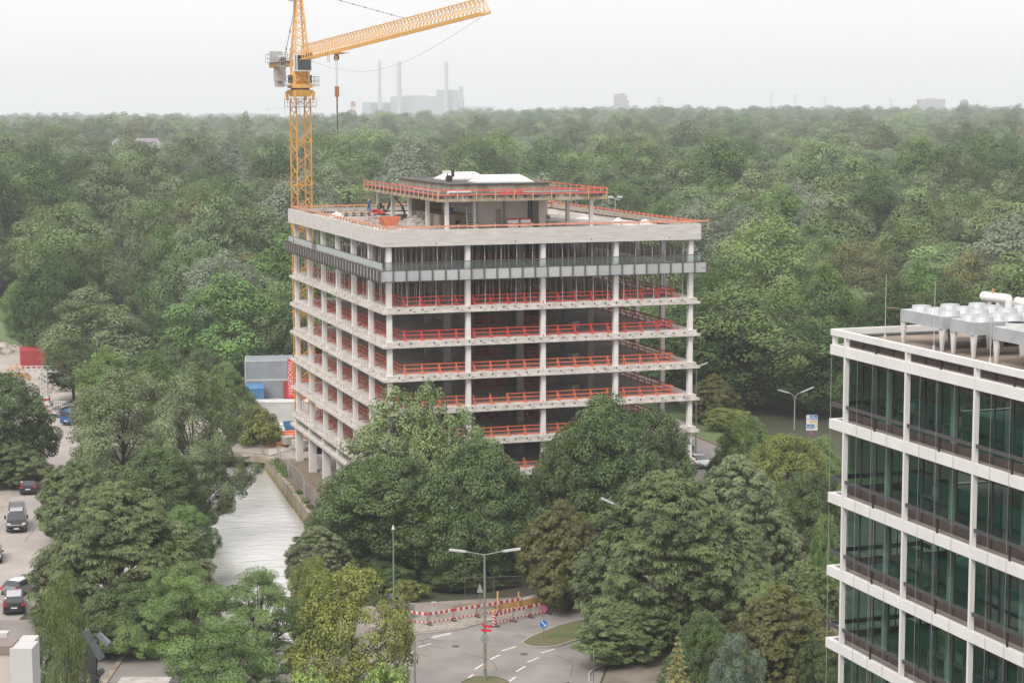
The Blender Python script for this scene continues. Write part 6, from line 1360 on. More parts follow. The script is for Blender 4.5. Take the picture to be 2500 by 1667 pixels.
t = thing('round_sign', 'small red rimmed round sign below the large road sign board', 'traffic sign', (aty(1981, 1060, 241.5).x, 241.5, 0)); zz = aty(0, 1062, 241.5).z; disc(MB(), .22, -.02, 0, zz).build('disc', M_sred, parent=t); disc(MB(), .15, -.028, -.021, zz).build('disc_field', M_sblue, parent=t); MB().tube((0, .02, 0), (0, .02, zz), .04, n=6).build('pole', M_rim, parent=t)
t = thing('parking_sign', 'small blue sign in front of the slim street lamp', 'traffic sign', (aty(951, 1470, 156).x, 156, 0)); zz = aty(0, 1455, 156).z; MB().b(-.12, .12, -.02, 0, zz-.1, zz+.1).build('plate', M_sblue, parent=t); MB().tube((0, 0, 0), (0, 0, zz), .03, n=6).build('pole', M_rim, parent=t)
t = thing('sign_post', 'thin dark sign post by the kerb at the bottom edge', 'post', (aty(1449, 1667, 141).x, 141, 0)); MB().tube((0, 0, 0), (0, 0, 2.4), .035, n=6).build('pole', M_frameb, parent=t); MB().b(-.02, .02, -.25, .25, 2.0, 2.5).build('plate', M_sgray, parent=t)
# ================================================================ red and white barriers
M_brw = mat('barrier_white', (.66, .64, .61), .5, (.58, .56, .53), 3); M_brr = mat('barrier_red', (.52, .02, .03), .45, (.42, .02, .025), 3); M_foot = mat('recycled_rubber_foot', (.11, .05, .04), .9, (.05, .045, .045), 4)
def barrier(p, q, z, label, faded=False, foot=True):
    p = Vector((*p, z)); q = Vector((*q, z)); L = (q-p).length; a = math.atan2(q.y-p.y, q.x-p.x); t = thing('safety_barrier', label, 'barrier', p, a, 'red and white safety barriers')
    for (z0, z1) in ((.16, .28), (.82, 1.06)):
        MB().b(.04, L-.04, -.018, .018, z0, z1).build('board', M_brw, parent=t); n = max(int(L/(.26 if z0 > .5 else .2)), 2); b = MB()
        for k in range(0, n, 2): b.b(.04+(L-.08)*k/n, .04+(L-.08)*(k+1)/n, -.022, .022, z0-.002, z1+.002)
        b.build('red_stripes', M_brr, parent=t)
    MB().b(-.03, .03, -.03, .03, .08, 1.12).b(L-.03, L+.03, -.03, .03, .08, 1.12).build('post', M_rim, parent=t)
    g = MB()
    for k in range(1, 14): g.bar((L*k/14, 0, .28), (L*k/14, 0, .82), .008)
    for h in (.4, .55, .7): g.bar((0, 0, h), (L, 0, h), .008)
    g.build('wire_mesh', M_steel, parent=t)
    if foot: MB().b(-.16, .16, -.42, .42, 0, .08).build('foot', M_foot, parent=t)
BP = [(-9.35, 158.65), (-7.15, 157.55)]
barrier(BP[0], BP[1], .1, 'red and white barrier at the pavement end, turned towards the lime tree')
pts = [(-7.0, 157.6), (-5.0, 158.9), (-3.05, 160.1), (-1.1, 161.3), (.8, 162.6)]; labs = ['first straight barrier from the pavement corner', 'second barrier along the excavated pavement', 'third barrier, behind the big street lamp', 'fourth barrier, beside the timber shoring']
for k in range(4): barrier(pts[k], pts[k+1], .1, 'red and white '+labs[k])
pts = [(-1.45, 157.5), (.0, 159.0), (1.45, 160.3), (3.0, 161.5), (4.6, 162.8)]; labs = ['roadside barrier next to the warning beacon', 'second roadside barrier', 'third roadside barrier', 'roadside barrier under the chestnut leaves']
for k in range(4): barrier(pts[k], pts[k+1], .02, 'red and white '+labs[k])
bar_ = MB().bar((.8, 162.6, 1.0), (2.9, 163.6, 1.35), .04, .22).build('barrier_board', M_brw); tag(bar_, 'white barrier board lying along the excavation', 'board')
t = thing('warning_beacon', 'red and white warning beacon with yellow lamp on top', 'beacon', (-1.6, 157.3, .02)); MB().b(-.13, .13, -.02, .02, .1, 1.15).build('board', M_brw, parent=t); b = MB()
for k in range(4): z0 = .14+k*.26; b.add([(-.13, -.026, z0+.12), (.13, -.026, z0), (.13, -.026, z0+.13), (-.13, -.026, z0+.25)], [(0, 1, 2, 3)])
b.build('red_stripes', M_brr, parent=t); MB().tube((0, 0, 1.15), (0, 0, 1.25), .06, n=8).tube((0, -.06, 1.35), (0, .06, 1.35), .1, n=16).b(-.07, .07, -.05, .05, 1.15, 1.27).build('lamp', mat('beacon_yellow', (.75, .28, .02), .4), parent=t); MB().b(-.4, .4, -.18, .18, 0, .09).build('foot', M_foot, parent=t)
tag(MB().b(-.45, .45, -.25, .25, 0, 1.15).build('cable_cabinet', mat('cabinet_grey', (.25, .25, .24), .7, (.17, .16, .15), 3), loc=(-8.75, 160.2, .1), rz=.1), 'weathered grey cable cabinet at the pavement end', 'cabinet')
t = thing('grey_pillar', 'slim grey service pillar with red mark behind the barriers', 'pillar', (-6.7, 160.4, .1), .1); MB().b(-.2, .2, -.15, .15, 0, 1.25).build('body', mat('cabinet_light', (.36, .36, .35), .7), parent=t); MB().b(-.07, .07, -.16, -.15, .95, 1.1).build('mark', M_sred, parent=t)
ex = thing('excavation_shoring', 'yellow timber shoring round the pavement excavation', 'shoring', (0, 0, .1)); M_fw = mat('yellow_formwork', (.58, .36, .11), .7, (.46, .27, .08), 2)
MB().bar((-1.4, 162.3, .3), (2.8, 164.9, .3), .05, .5).build('plank', M_fw, parent=ex); MB().bar((-1.2, 162.1, .05), (2.9, 164.6, .05), .25, .05).build('plank', M_fw, parent=ex)
for (x, y, h) in ((-1.3, 162.2, 1.7), (-1.1, 162.5, .9), (.5, 163.3, 1.35), (2.1, 164.6, 1.6), (2.2, 165.1, 1.0)): MB().b(x-.07, x+.07, y-.07, y+.07, 0, h).build('shoring_post', M_fw, parent=ex)
heap('soil_heap', 'heap of dug soil behind the barriers', 4.2, 166.2, .1, 3.0, 1.2, .9, M_earth, 77, 'heap', 12); heap('soil_heap', 'brown dug soil beside the trench', -2.6, 163.6, .06, 3.2, 1.0, .35, M_earth, 78, 'heap', 6)
fe = thing('site_fence', 'wire mesh fence in the shade behind the barriers', 'fence', (0, 0, 0))
for k in range(5): fence_panel((-4.2+k*2.6, 166.0+k*.35, .05), (-1.7+k*2.6, 166.3+k*.35, .05), 2.0, fe, M_frameb)
# ================================================================ the roof: people, excavator, skip
M_ora = mat('skip_orange', (.66, .15, .06), .6, (.55, .2, .12), 1.5); M_exr = mat('excavator_red', (.62, .05, .03), .4); M_bluc = mat('blue_overalls', (.02, .12, .42), .85, (.015, .09, .33), 8); M_skin = mat('skin', (.45, .27, .2), .6); M_helm = mat('yellow_helmet', (.62, .36, .12), .4); M_blkc = mat('black_clothes', (.018, .018, .02), .9); M_hair = mat('dark_hair', (.02, .015, .01), .8)
def person(label, loc, rz, J, cloth, headcov, seated=False, legs=None):
    """one continuous skinned body from joints; head with face; hands with fingers"""
    t = thing('person', label, 'person', loc, rz)
    nm_ = list(J); vs = [J[k][0] for k in nm_]; rad = [J[k][1] for k in nm_]; E = [('pelvis', 'chest'), ('chest', 'neck'), ('neck', 'headb')]
    for s in 'lr': E += [('pelvis', 'hip'+s), ('hip'+s, 'knee'+s), ('knee'+s, 'ank'+s), ('ank'+s, 'toe'+s), ('chest', 'sh'+s), ('sh'+s, 'el'+s), ('el'+s, 'wr'+s)]
    me = bpy.data.meshes.new('body'); me.from_pydata(vs, [(nm_.index(a), nm_.index(b)) for a, b in E], []); o = link('body', me, t); me.materials.append(cloth)
    sk_ = o.modifiers.new('skin', 'SKIN'); me.skin_vertices.new() if not me.skin_vertices else None
    for i, r in enumerate(rad): me.skin_vertices[0].data[i].radius = (r, r)
    me.skin_vertices[0].data[nm_.index('pelvis')].use_root = True; sb = o.modifiers.new('sub', 'SUBSURF'); sb.levels = 1; sb.render_levels = 2
    h = Vector(J['headb'][0])+Vector((0, 0, .10)); b = MB(); n1, n2 = 14, 9
    def ell(c, rx, ry, rz_, z0=-1, z1=1):
        V = []; F = []
        for j in range(n2+1):
            ph = math.asin(z0)+(math.asin(z1)-math.asin(z0))*j/n2
            for i in range(n1): th = 2*math.pi*i/n1; V.append((c[0]+rx*math.cos(ph)*math.cos(th), c[1]+ry*math.cos(ph)*math.sin(th), c[2]+rz_*math.sin(ph)))
        for j in range(n2):
            for i in range(n1): F.append((j*n1+i, j*n1+(i+1) % n1, (j+1)*n1+(i+1) % n1, (j+1)*n1+i))
        return V, F
    V, F = ell(h, .095, .078, .12); b.add(V, F); b.bar(h+Vector((.085, 0, .02)), h+Vector((.115, 0, -.02)), .025); b.bar(h+Vector((.06, 0, -.1)), h+Vector((-.01, 0, -.1)), .07, .05)
    for s in (-1, 1): b.bar(h+Vector((0, s*.078, -.02)), h+Vector((0, s*.09, .02)), .03, .05)
    hd_ = b.build('head', M_skin, parent=t, smooth=True)
    eb_ = MB()
    for s in (-1, 1): eb_.b(h.x+.082, h.x+.096, h.y+s*.032-.012, h.y+s*.032+.012, h.z+.008, h.z+.02)
    eb_.b(h.x+.083, h.x+.097, h.y-.02, h.y+.02, h.z-.055, h.z-.047); eb_.build('face_features', M_hair, parent=hd_)
    V, F = ell((h.x-.008, h.y, h.z+.015), .108, .09, .122, .15, .999); b = MB().add(V, F)
    if headcov is M_helm: b.b(h.x-.12, h.x+.15, h.y-.1, h.y+.1, h.z+.03, h.z+.045)
    b.build('helmet' if headcov is M_helm else 'hair', headcov, parent=hd_, smooth=True)
    for s in 'lr':
        w0 = Vector(J['wr'+s][0]); e0 = Vector(J['el'+s][0]); d = (w0-e0).normalized(); sd = d.cross(Vector((0, 0, 1))).normalized() if abs(d.z) < .9 else Vector((1, 0, 0)); nn_ = d.cross(sd); b = MB()
        b.bar(w0-d*.02, w0+d*.09, .08, .03)
        for k in range(4): L = [.065, .08, .075, .06][k]; q = w0+d*.085+sd*(-.03+.02*k); m_ = q+d*L*.55; b.tube(q, m_, .009, n=5); b.tube(m_, m_+d*L*.35-nn_*L*.35, .008, n=5)
        q = w0+d*.02+sd*.04; b.tube(q, q+(d+sd).normalized()*.04, .011, n=5); b.tube(q+(d+sd).normalized()*.04, q+(d+sd).normalized()*.04+d*.03, .009, n=5); b.build('hand', M_skin, parent=t)
    sh = MB()
    for s in 'lr': a = Vector(J['ank'+s][0]); c_ = Vector(J['toe'+s][0]); sh.bar(a+(a-c_)*.35+Vector((0, 0, -.03)), c_+(c_-a)*.25+Vector((0, 0, -.01)), .1, .08)
    sh.build('boots', M_blkc, parent=t); return t
Js = {'pelvis': ((0, 0, .92), .145), 'chest': ((.10, 0, 1.32), .16), 'neck': ((.15, 0, 1.47), .065), 'headb': ((.19, 0, 1.55), .055),
      'hipl': ((0, .10, .86), .115), 'kneel': ((.16, .13, .48), .085), 'ankl': ((-.02, .13, .09), .055), 'toel': ((.12, .14, .05), .045), 'hipr': ((0, -.10, .86), .115), 'kneer': ((.02, -.12, .48), .08), 'ankr': ((-.04, -.12, .09), .055), 'toer': ((.1, -.13, .05), .045),
      'shl': ((.11, .19, 1.36), .075), 'ell': ((.16, .24, 1.10), .055), 'wrl': ((.33, .08, 1.18), .04), 'shr': ((.11, -.19, 1.36), .075), 'elr': ((.16, -.24, 1.10), .055), 'wrr': ((.34, -.06, 1.16), .04)}
person('worker in blue overalls and yellow helmet standing on the roof near the rear parapet', W(9.0, 42.5, ZR+.03), YAW+math.radians(-70), Js, M_bluc, M_helm)
Jd = {'pelvis': ((0, 0, .12), .15), 'chest': ((.06, 0, .52), .165), 'neck': ((.09, 0, .67), .065), 'headb': ((.12, 0, .74), .055),
      'hipl': ((.04, .10, .10), .12), 'kneel': ((.44, .14, .20), .085), 'ankl': ((.50, .14, -.2), .055), 'toel': ((.62, .14, -.24), .045), 'hipr': ((.04, -.10, .10), .12), 'kneer': ((.44, -.14, .20), .085), 'ankr': ((.50, -.14, -.2), .055), 'toer': ((.62, -.14, -.24), .045),
      'shl': ((.06, .2, .56), .075), 'ell': ((.2, .25, .34), .055), 'wrl': ((.42, .2, .38), .04), 'shr': ((.06, -.2, .56), .075), 'elr': ((.2, -.25, .34), .055), 'wrr': ((.42, -.2, .38), .04)}
ep = W(8.5, 34.5, ZR+.03); ea_ = YAW+math.radians(-25)
exv = thing('mini_excavator', 'small red mini excavator with black arm on the roof under the upper slab', 'excavator', ep, ea_)
b = MB()
for s in (-1, 1): b.b(-.75, .75, s*.45-.12, s*.45+.12, .05, .36).tube((-.75, s*.45-.12, .2), (-.75, s*.45+.12, .2), .17, n=12).tube((.75, s*.45-.12, .2), (.75, s*.45+.12, .2), .17, n=12)
b.build('tracks', M_black, parent=exv); MB().b(-.4, .4, -.33, .33, .3, .45).build('undercarriage', M_black, parent=exv)
b = MB(); b.add([(-.95, -.48, .45), (.55, -.48, .45), (.55, .48, .45), (-.95, .48, .45), (-.9, -.46, 1.0), (.1, -.46, .82), (.1, .46, .82), (-.9, .46, 1.0)], [(0, 3, 2, 1), (4, 5, 6, 7), (0, 1, 5, 4), (1, 2, 6, 5), (2, 3, 7, 6), (3, 0, 4, 7)]).b(.1, .55, -.46, .46, .45, .6); b.build('body', M_exr, parent=exv)
MB().b(-.86, -.3, -.484, -.47, .62, .84).b(-.2, .0, -.484, -.47, .55, .7).build('vent', M_black, parent=exv); MB().b(-.35, .15, -.25, .25, .95, 1.05).b(-.42, -.32, -.25, .25, 1.0, 1.45).build('seat', M_black, parent=exv)
b = MB().bar((.5, 0, .6), (.85, 0, 1.0), .14).bar((.85, 0, 1.0), (1.25, 0, 2.0), .14, .2).bar((1.25, 0, 2.0), (1.75, 0, 2.35), .13, .18).bar((1.7, 0, 2.4), (2.6, 0, 1.2), .1, .15).bar((.75, 0, 1.1), (1.1, 0, 1.9), .05).bar((1.3, 0, 2.2), (2.0, 0, 2.2), .05); b.build('boom', M_black, parent=exv)
MB().add([(2.45, -.2, 1.25), (2.45, .2, 1.25), (2.7, .2, 1.2), (2.7, -.2, 1.2), (2.8, -.2, .3), (2.8, .2, .3), (2.95, .2, .35), (2.95, -.2, .35)], [(0, 1, 2, 3), (4, 7, 6, 5), (0, 4, 5, 1), (1, 5, 6, 2), (2, 6, 7, 3), (3, 7, 4, 0)]).build('breaker', M_frameb, parent=exv)
MB().bar((.35, -.3, .6), (.35, -.3, 1.3), .04).bar((.35, .3, .6), (.35, .3, 1.3), .04).bar((.35, -.3, 1.25), (.35, .3, 1.25), .04).build('control_lever', M_black, parent=exv)
ce, se = math.cos(ea_), math.sin(ea_); person('driver in black clothes sitting on the mini excavator', (ep[0]-.1*ce, ep[1]-.1*se, ep[2]+1.02), ea_, Jd, M_blkc, M_hair)
q = W(5.2, 17.6, ZR+.03); skip('orange tipping skip with worn inside on the roof beside the canopy posts', q[0], q[1], q[2], YAW+.15, M_ora, 2.2, 1.4, .95)
M_rub = mat('grey_rubble', (.40, .37, .33), .95, (.27, .24, .21), 2, 8)
def rheap(lab, a, b_, sx, sy, h, seed, rub=80, m=M_rub, nm_='rubble_heap'): q = W(a, b_, ZR+.02); heap(nm_, lab, q[0], q[1], q[2], sx, sy, h, m, seed, 'heap', rub)
rheap('grey rubble heap on the roof between the canopy posts', 9.6, 20.5, 2.2, 3.2, 1.05, 51, 150); rheap('low rubble heap on the roof left of the orange skip', 3.6, 22, 1.8, 3.6, .4, 52, 90); rheap('scattered rubble near the excavator', 7, 29, 2.6, 3, .3, 53, 80)
rheap('rubble at the foot of the low wall on the roof', 11.5, 11.5, 2.2, 1.2, .35, 54, 50); rheap('rubble behind the storey walls on the roof', 23.5, 24, 2.4, 4, .5, 55, 70)
for k, (a, b_, s) in enumerate([(3.9, 37.5, 1.3), (31.6, 17.4, .85), (33.0, 11.8, 1.1), (2.4, 12.5, .5)]):
    s *= .7; rheap(['white sack heap near the river parapet', 'white dome-like heap on the eastern part of the roof', 'white sheeted heap at the eastern parapet', 'small white heap by the river parapet'][k], a-.4 if k == 2 else a, b_, s, s*.7, s*.62, 60+k, 0, M_cwhite, 'white_heap')
q = W(6.4, 37.8, ZR+.03); t = thing('pallet_stack', 'flat timber pallet decks on the roof in front of the worker', 'pallets', q, YAW)
for k in range(4):
    for j in range(2): MB().b(k*.95-2, k*.95-1.1, 0, 1.2, j*.26+.16, j*.26+.22).b(k*.95-2, k*.95-1.9, 0, 1.2, j*.26, j*.26+.16).b(k*.95-1.2, k*.95-1.1, 0, 1.2, j*.26, j*.26+.16).build('pallet', M_wood if j else M_rub, parent=t)
q = W(12.3, 33.5, ZR+.03); t = thing('pallet_stack', 'timber pallets on the roof behind the excavator arm', 'pallets', q, YAW)
for k in range(3): MB().b(k*.95-2, k*.95-1.1, 0, 1.2, .16, .3).b(k*.95-2, k*.95-1.9, 0, 1.2, 0, .16).b(k*.95-1.2, k*.95-1.1, 0, 1.2, 0, .16).build('pallet', M_wood, parent=t)
q = W(12.5, 20.0, ZR+.03); t = thing('blue_drum', 'small blue drum on the roof near the rubble heap', 'drum', q); MB().tube((0, 0, 0), (0, 0, .7), .27, n=14).build('body', M_sblue, parent=t); MB().tube((0, 0, .3), (0, 0, .42), .275, n=14).build('band', M_cwhite, parent=t)
for k, (a, m_, lb) in enumerate(((11.0, M_wood, 'brown drum standing on the low wall of the roof storey'), (11.7, M_sblue, 'blue drum standing on the low wall of the roof storey'))):
    q = W(a, 16.0, ZR+1.31); t = thing('drum', lb, 'drum', q); MB().tube((0, 0, 0), (0, 0, .75-.1*k), .24, n=14).build('body', m_, parent=t); MB().tube((0, 0, .35), (0, 0, .38), .247, n=14).build('band', M_black, parent=t)
for k, (a, lb) in enumerate(((15.9, 'red and white barrier stack at the white wall, farther from the black pipe'), (17.3, 'red and white barrier stack at the white wall, beside the black pipe'))):
    q = W(a, 8.9, ZR+.03); t = thing('barrier_stack', lb.replace('left one', 'the one away from the pipe, one'), 'barrier stack', q, YAW); MB().b(0, 1.15, 0, .5, 0, .5).b(0, 1.15, 0, .5, .85, 1.0).build('red_boards', M_cred, parent=t); MB().b(.02, 1.13, .02, .48, .5, .85).b(-.01, 1.16, -.01, 0, .1, .25).build('white_boards', M_cwhite, parent=t)
t = thing('ladder', 'light metal ladder leaning beside the round column on the roof', 'ladder', W(12.0, 9.0, ZR), YAW)
for s in (-.35, .35): MB().bar((s-.2, 0, 0), (s-.2, .5, 2.4), .06).build('ladder_rail', M_legw, parent=t)
for k in range(7): MB().bar((-.55, .07*k+.05, .3*k+.25), (.15, .07*k+.05, .3*k+.25), .04).build('rung', M_legw, parent=t)
for (a, b_, lb) in ((13.8, 29, 'white inspection lamp on the raised roof'), ):
    q = W(a-1.2, 20.5, ZC+1.58); t = thing('roof_winch', 'black and white winch on the raised roof beside the roof lights', 'machine', q, YAW); MB().tube((0, 0, 0), (0, 0, .9), .06, n=6).tube((.2, -.2, .35), (.2, .3, .35), .35, n=14).b(.5, .75, -.2, .2, .5, 1.3).build('drum', M_black, parent=t); MB().b(-.5, .3, -.3, .3, .9, 1.2).build('hood', M_cwhite, parent=t)
q = W(9.2, 8.5, ZC+.63); tag(MB().tube((0, 0, .28), (2.6, .6, .28), .22, n=12).build('sheet_roll', M_cwhite, loc=q, rz=YAW), 'white sheeting roll behind the red rails of the roof storey', 'roll')
q = W(9.4, 12.5, ZC+.63); tag(MB().tube((0, 0, .2), (0, 10, .2), .14, n=10).build('plastic_pipe', M_legw, loc=q, rz=YAW), 'long pale pipe lying on the roof storey', 'pipe')
q = W(15.5, 8.0, ZC+.63); tag(MB().tube((0, 0, .2), (8, 0, .2), .08, n=10).build('plastic_pipe', M_steel, loc=q, rz=YAW), 'pale pipe lying along the street edge of the roof storey', 'pipe')
for k, a in enumerate((14.6, 15.6, 16.6)): q = W(a, 7.5, ZC+.63); tag(MB().b(0, .55, 0, .35, 0, .26).b(.08, .47, .05, .3, .26, .33).build('red_box', M_exr, loc=q, rz=YAW+.1*k), ['red tool box nearest the river side on the roof storey', 'middle red tool box on the roof storey', 'red tool box next to the black heap on the roof storey'][k], 'tool box')
# pallets of sacks inside the floors
for i in range(1, 6):
    z = Zs(i)+.633; t = thing('sack_pallet', f'pallet with grey sacks, {SLAB_WORD[i]}', 'pallet', W(22.6, 7.0, z), YAW+.2, 'sack pallets inside the floors'); MB().b(-.6, .6, -.4, .4, 0, .14).build('pallet', M_wood, parent=t)
    for j in range(3): MB().b(-.55+.04*j, .5-.03*j, -.38, .38, .14+.17*j, .30+.17*j).build('sack', M_rub, parent=t)
# sculpture and roof corners near the camera
sx_ = aty(232, 1667, 108); t = thing('sculpture', 'dark angular sculpture of tilted plates beside the birch', 'sculpture', (sx_.x, 108, 0)); zz0 = aty(0, 1650, 108).z
M_scu = mat('dark_bronze', (.022, .022, .024), .5, (.035, .036, .04), 3)
MB().tube((0, 0, 0), (0, 0, zz0+.3), .3, .22, n=10).bar((-.5, 0, zz0+.55), (.3, 0, zz0-.1), .5, .12).build('base', M_scu, parent=t); MB().bar((-.12, 0, zz0+.3), (.0, 0, zz0+2.1), .55, .45).build('body', M_scu, parent=t)
MB().bar((-.4, -.3, zz0+2.75), (.5, -.3, zz0+1.1), .12, .4, up=(1, 0, 0)).bar((-.4, -.1, zz0+2.75), (.5, .1, zz0+1.1), .7, .08).build('plate', mat('grey_plate', (.06, .065, .07), .4, (.09, .095, .1), 3), parent=t)
MB().bar((.15, .5, zz0+2.35), (.75, .5, zz0+1.75), .45, .25).build('plate', mat('pale_plate', (.17, .19, .19), .5, (.13, .15, .15), 3), parent=t); MB().tube((.35, -.2, zz0+.25), (.35, .2, zz0+.25), .19, n=14).build('ball', M_scu, parent=t)
p = aty(0, 1667, 40); x1 = aty(92, 1600, 34).x; zt_ = aty(0, 1568, 34).z; t = thing('near_building', 'blurred pale corner of a metal clad roof right below the camera', 'building', (0, 0, 0)); M_clad = mat('pale_cladding', (.47, .46, .45), .6, (.42, .41, .40), .8); M_clad2 = mat('beige_cladding', (.50, .45, .40), .7, (.42, .38, .34), .8)
xl = aty(38, 1600, 34).x; MB().b(xl, x1, 33.6, 34.1, 10, zt_).build('corner_panel', M_clad, parent=t); MB().b(xl+.02, x1-.09, 34.11, 34.5, 10, zt_).build('corner_return', M_clad, parent=t); MB().b(xl-4, xl-.01, 33.7, 34.1, 10, zt_-.12).build('wall_panel', M_clad2, parent=t); MB().b(xl-4, xl+.02, 33.66, 34.2, zt_-.11, zt_+.03).build('roof_flashing', mat('brown_flashing', (.2, .16, .14), .6), parent=t)
MB().b(xl-4, xl-.2, 34.21, 34.4, zt_+.03, zt_+.12).build('roof_flashing', M_clad, parent=t); 
MB().tube((xl-.25, 33.69, zt_-.75), (xl-.25, 33.6, zt_-.75), .03, n=10).build('bolt', M_frameb, parent=t)
tag(MB().b(-20.2, -17.6, 92, 97, 0, aty(0, 1652, 97).z).build('garden_wall', M_kerb), 'pale concrete block below the sculpture at the bottom edge', 'wall')
# ================================================================ far things
def fo(name, label, cat, m, b, x, y, z, parent=None): o = b.build(name, m, parent=parent, loc=(x, y, z)); return tag(o, label, cat)
Yp = 5200; F_ = lambda u, v: aty(u, v, Yp)
pp = thing('power_station', 'pale power station with three chimneys in the haze on the horizon', 'power station', (0, Yp, 0)); M_far = mat('far_grey_cladding', (.33, .35, .37), .9); M_farw = mat('far_pale_concrete', (.42, .42, .42), .9); M_fard = mat('far_dark_opening', (.14, .15, .17), .9)
D_ = 2500/2352
def blk(name, u0, u1, vt, vb, m, dep=60, dy=0):
    a = aty(u0*D_, vb*D_, Yp); c_ = aty(u1*D_, vt*D_, Yp); MB().b(a.x, c_.x, dy, dep+dy, min(a.z, 18), c_.z).build(name, m, parent=pp)
blk('boiler_hall', 897, 1005, 222, 262, M_far); blk('boiler_hall', 1003, 1052, 207, 262, M_far, 50, -12); blk('turbine_hall', 1005, 1065, 228, 264, M_farw, 70, 8); blk('stair_tower', 1055, 1064, 199, 262, M_far, 12, -20); blk('fuel_building', 830, 900, 235, 262, M_far, 60, 30); blk('filter_house', 850, 871, 238, 255, M_fard, 3, 20); blk('filter_house', 880, 896, 238, 255, M_fard, 3, 20); blk('low_hall', 1065, 1135, 245, 262, M_farw); blk('low_hall', 930, 985, 219, 232, M_farw, 30, 20)
for u, vt, r0, r1 in ((874.5, 141, 5.0, 4.0), (919, 142, 7.0, 5.5), (1026.5, 143, 6.0, 4.6)):
    a = aty(u*D_, 262*D_, Yp); c_ = aty(u*D_, vt*D_, Yp); MB().tube((a.x, -30, 18), (a.x, -30, c_.z), r0, r1, n=20).build('chimney', M_farw, parent=pp)
ch = thing('church_tower', 'distant white church tower with red pitched roof left of the power station', 'church', (aty(808*D_, 0, 3900).x, 3900, 0)); za, zb_, zc2 = aty(0, 264*D_, 3900).z, aty(0, 247*D_, 3900).z, aty(0, 236*D_, 3900).z
MB().b(-4.6, 4.6, -4, 4, 10, zb_).build('tower', mat('far_white', (.6, .58, .55), .9), parent=ch); MB().extr([(-4.9, zb_), (4.9, zb_), (3.2, zc2), (-4.4, zc2)], 'y', -4.3, 4.3).build('roof', mat('far_red_roof', (.34, .10, .08), .9), parent=ch)
for s in (-2, 1.2): MB().b(s, s+1, -4.05, -4.01, zb_-5, zb_-2.5).build('window', M_fard, parent=ch)
def tower_block(label, u0, u1, vt, vb, Y, floors, cols, stepped=False):
    a = aty(u0*D_, vb*D_, Y); c_ = aty(u1*D_, vt*D_, Y); t = thing('apartment_block', label, 'building', (a.x, Y, 0)); Wd = c_.x-a.x; zb_ = a.z-12; Hh = c_.z-a.z; m = mat('far_block_white', (.56, .55, .53), .9)
    for k in range(floors):
        z0 = a.z+Hh*k/floors; w0 = 0; w1 = Wd
        if stepped: w1 = Wd*(1-.38*max(0, (k/floors-.15))**1.1+.05*math.sin(k*2.1)); w0 = Wd*.03*(k % 2)
        MB().b(w0, w1, 0, 18, z0, z0+Hh/floors*.55).build('storey_band', m, parent=t); MB().b(w0+.5, w1-.5, .5, 17.5, z0+Hh/floors*.55, z0+Hh/floors).build('window_band', M_fard, parent=t)
        if not stepped:
            pr = MB()
            for j in range(cols): pr.b(Wd*j/cols, Wd*j/cols+.5, -.02, .5, z0+Hh/floors*.55, z0+Hh/floors)
            pr.build('pier', m, parent=t)
    MB().b(0, Wd, 1, 17, 5, a.z).build('base', m, parent=t); MB().b(Wd*.35, Wd*.65, 4, 14, a.z+Hh, a.z+Hh+2.2).build('plant_room', m, parent=t)
tower_block('pale slab block with many storeys on the horizon above the office roof', 2111, 2172, 228, 256, 2900, 10, 13)
tower_block('stepped pale tower of irregular terraces on the horizon', 1410, 1450, 217, 262, 3300, 12, 8, True)
for k, (u0, u1, vt, vb, Y, lab) in enumerate([(470, 640, 262, 272, 3600, 'long low pale building on the horizon left of the crane'), (1060, 1120, 250, 260, 4300, 'low pale hall right of the power station'), (2290, 2352, 248, 256, 3100, 'low flat building at the picture edge on the horizon')]): tower_block(lab, u0, u1, vt, vb, Y, 3, 20)
pl = thing('palace_roof', 'long building with grey hipped roof in the wood on the left', 'building', (0, 0, 0)); Y = 1020; a = aty(246*D_, 345*D_, Y); c_ = aty(372*D_, 318*D_, Y); mr_ = mat('slate_roof', (.20, .17, .19), .9)
MB().add([(a.x, Y, c_.z-4.5), (c_.x, Y, c_.z-4.5), (c_.x, Y+14, c_.z-4.5), (a.x, Y+14, c_.z-4.5), (a.x+4, Y+7, c_.z), (c_.x-4, Y+7, c_.z)], [(0, 1, 5, 4), (1, 2, 5), (2, 3, 4, 5), (3, 0, 4)]).build('roof', mr_, parent=pl); MB().b(a.x+1, c_.x-1, Y+.6, Y+13.4, 0, c_.z-4.5).build('wall', mat('ochre_wall', (.5, .42, .32), .9), parent=pl)
def fcrane(label, u, vt, vb, ul, ur, Y, m, th=1.6):
    p = aty(u*D_, vt*D_, Y); q0 = aty(ul*D_, vt*D_, Y); q1 = aty(ur*D_, vt*D_, Y); t = thing('distant_crane', label, 'crane', (p.x, Y, 0)); b = MB(); 
    latt2(b, 5, p.z+th, .8, 22, .08); b.build('mast', m, parent=t); b = MB(); n = 26; x0, x1 = q0.x-p.x, q1.x-p.x
    for s in (-.7, .7): b.bar((x0, s, p.z), (x1, s, p.z), .3)
    b.bar((x0+2, 0, p.z+th), (x1-2, 0, p.z+th), .3)
    for k in range(n): xa, xb = x0+(x1-x0)*k/n, x0+(x1-x0)*(k+1)/n; xm = (xa+xb)/2; b.bar((xa, -.7, p.z), (xm, 0, p.z+th), .22); b.bar((xm, 0, p.z+th), (xb, -.7, p.z), .22)
    b.build('jib', m, parent=t); MB().b(x0, x0+4, -.9, .9, p.z-2.2, p.z-.1).build('counterweight', M_farw, parent=t)
fcrane('distant orange crane with horizontal jib low over the wood', 1406, 304, 320, 1352, 1556, 1350, mat('far_orange', (.62, .22, .08), .8), 2.2)
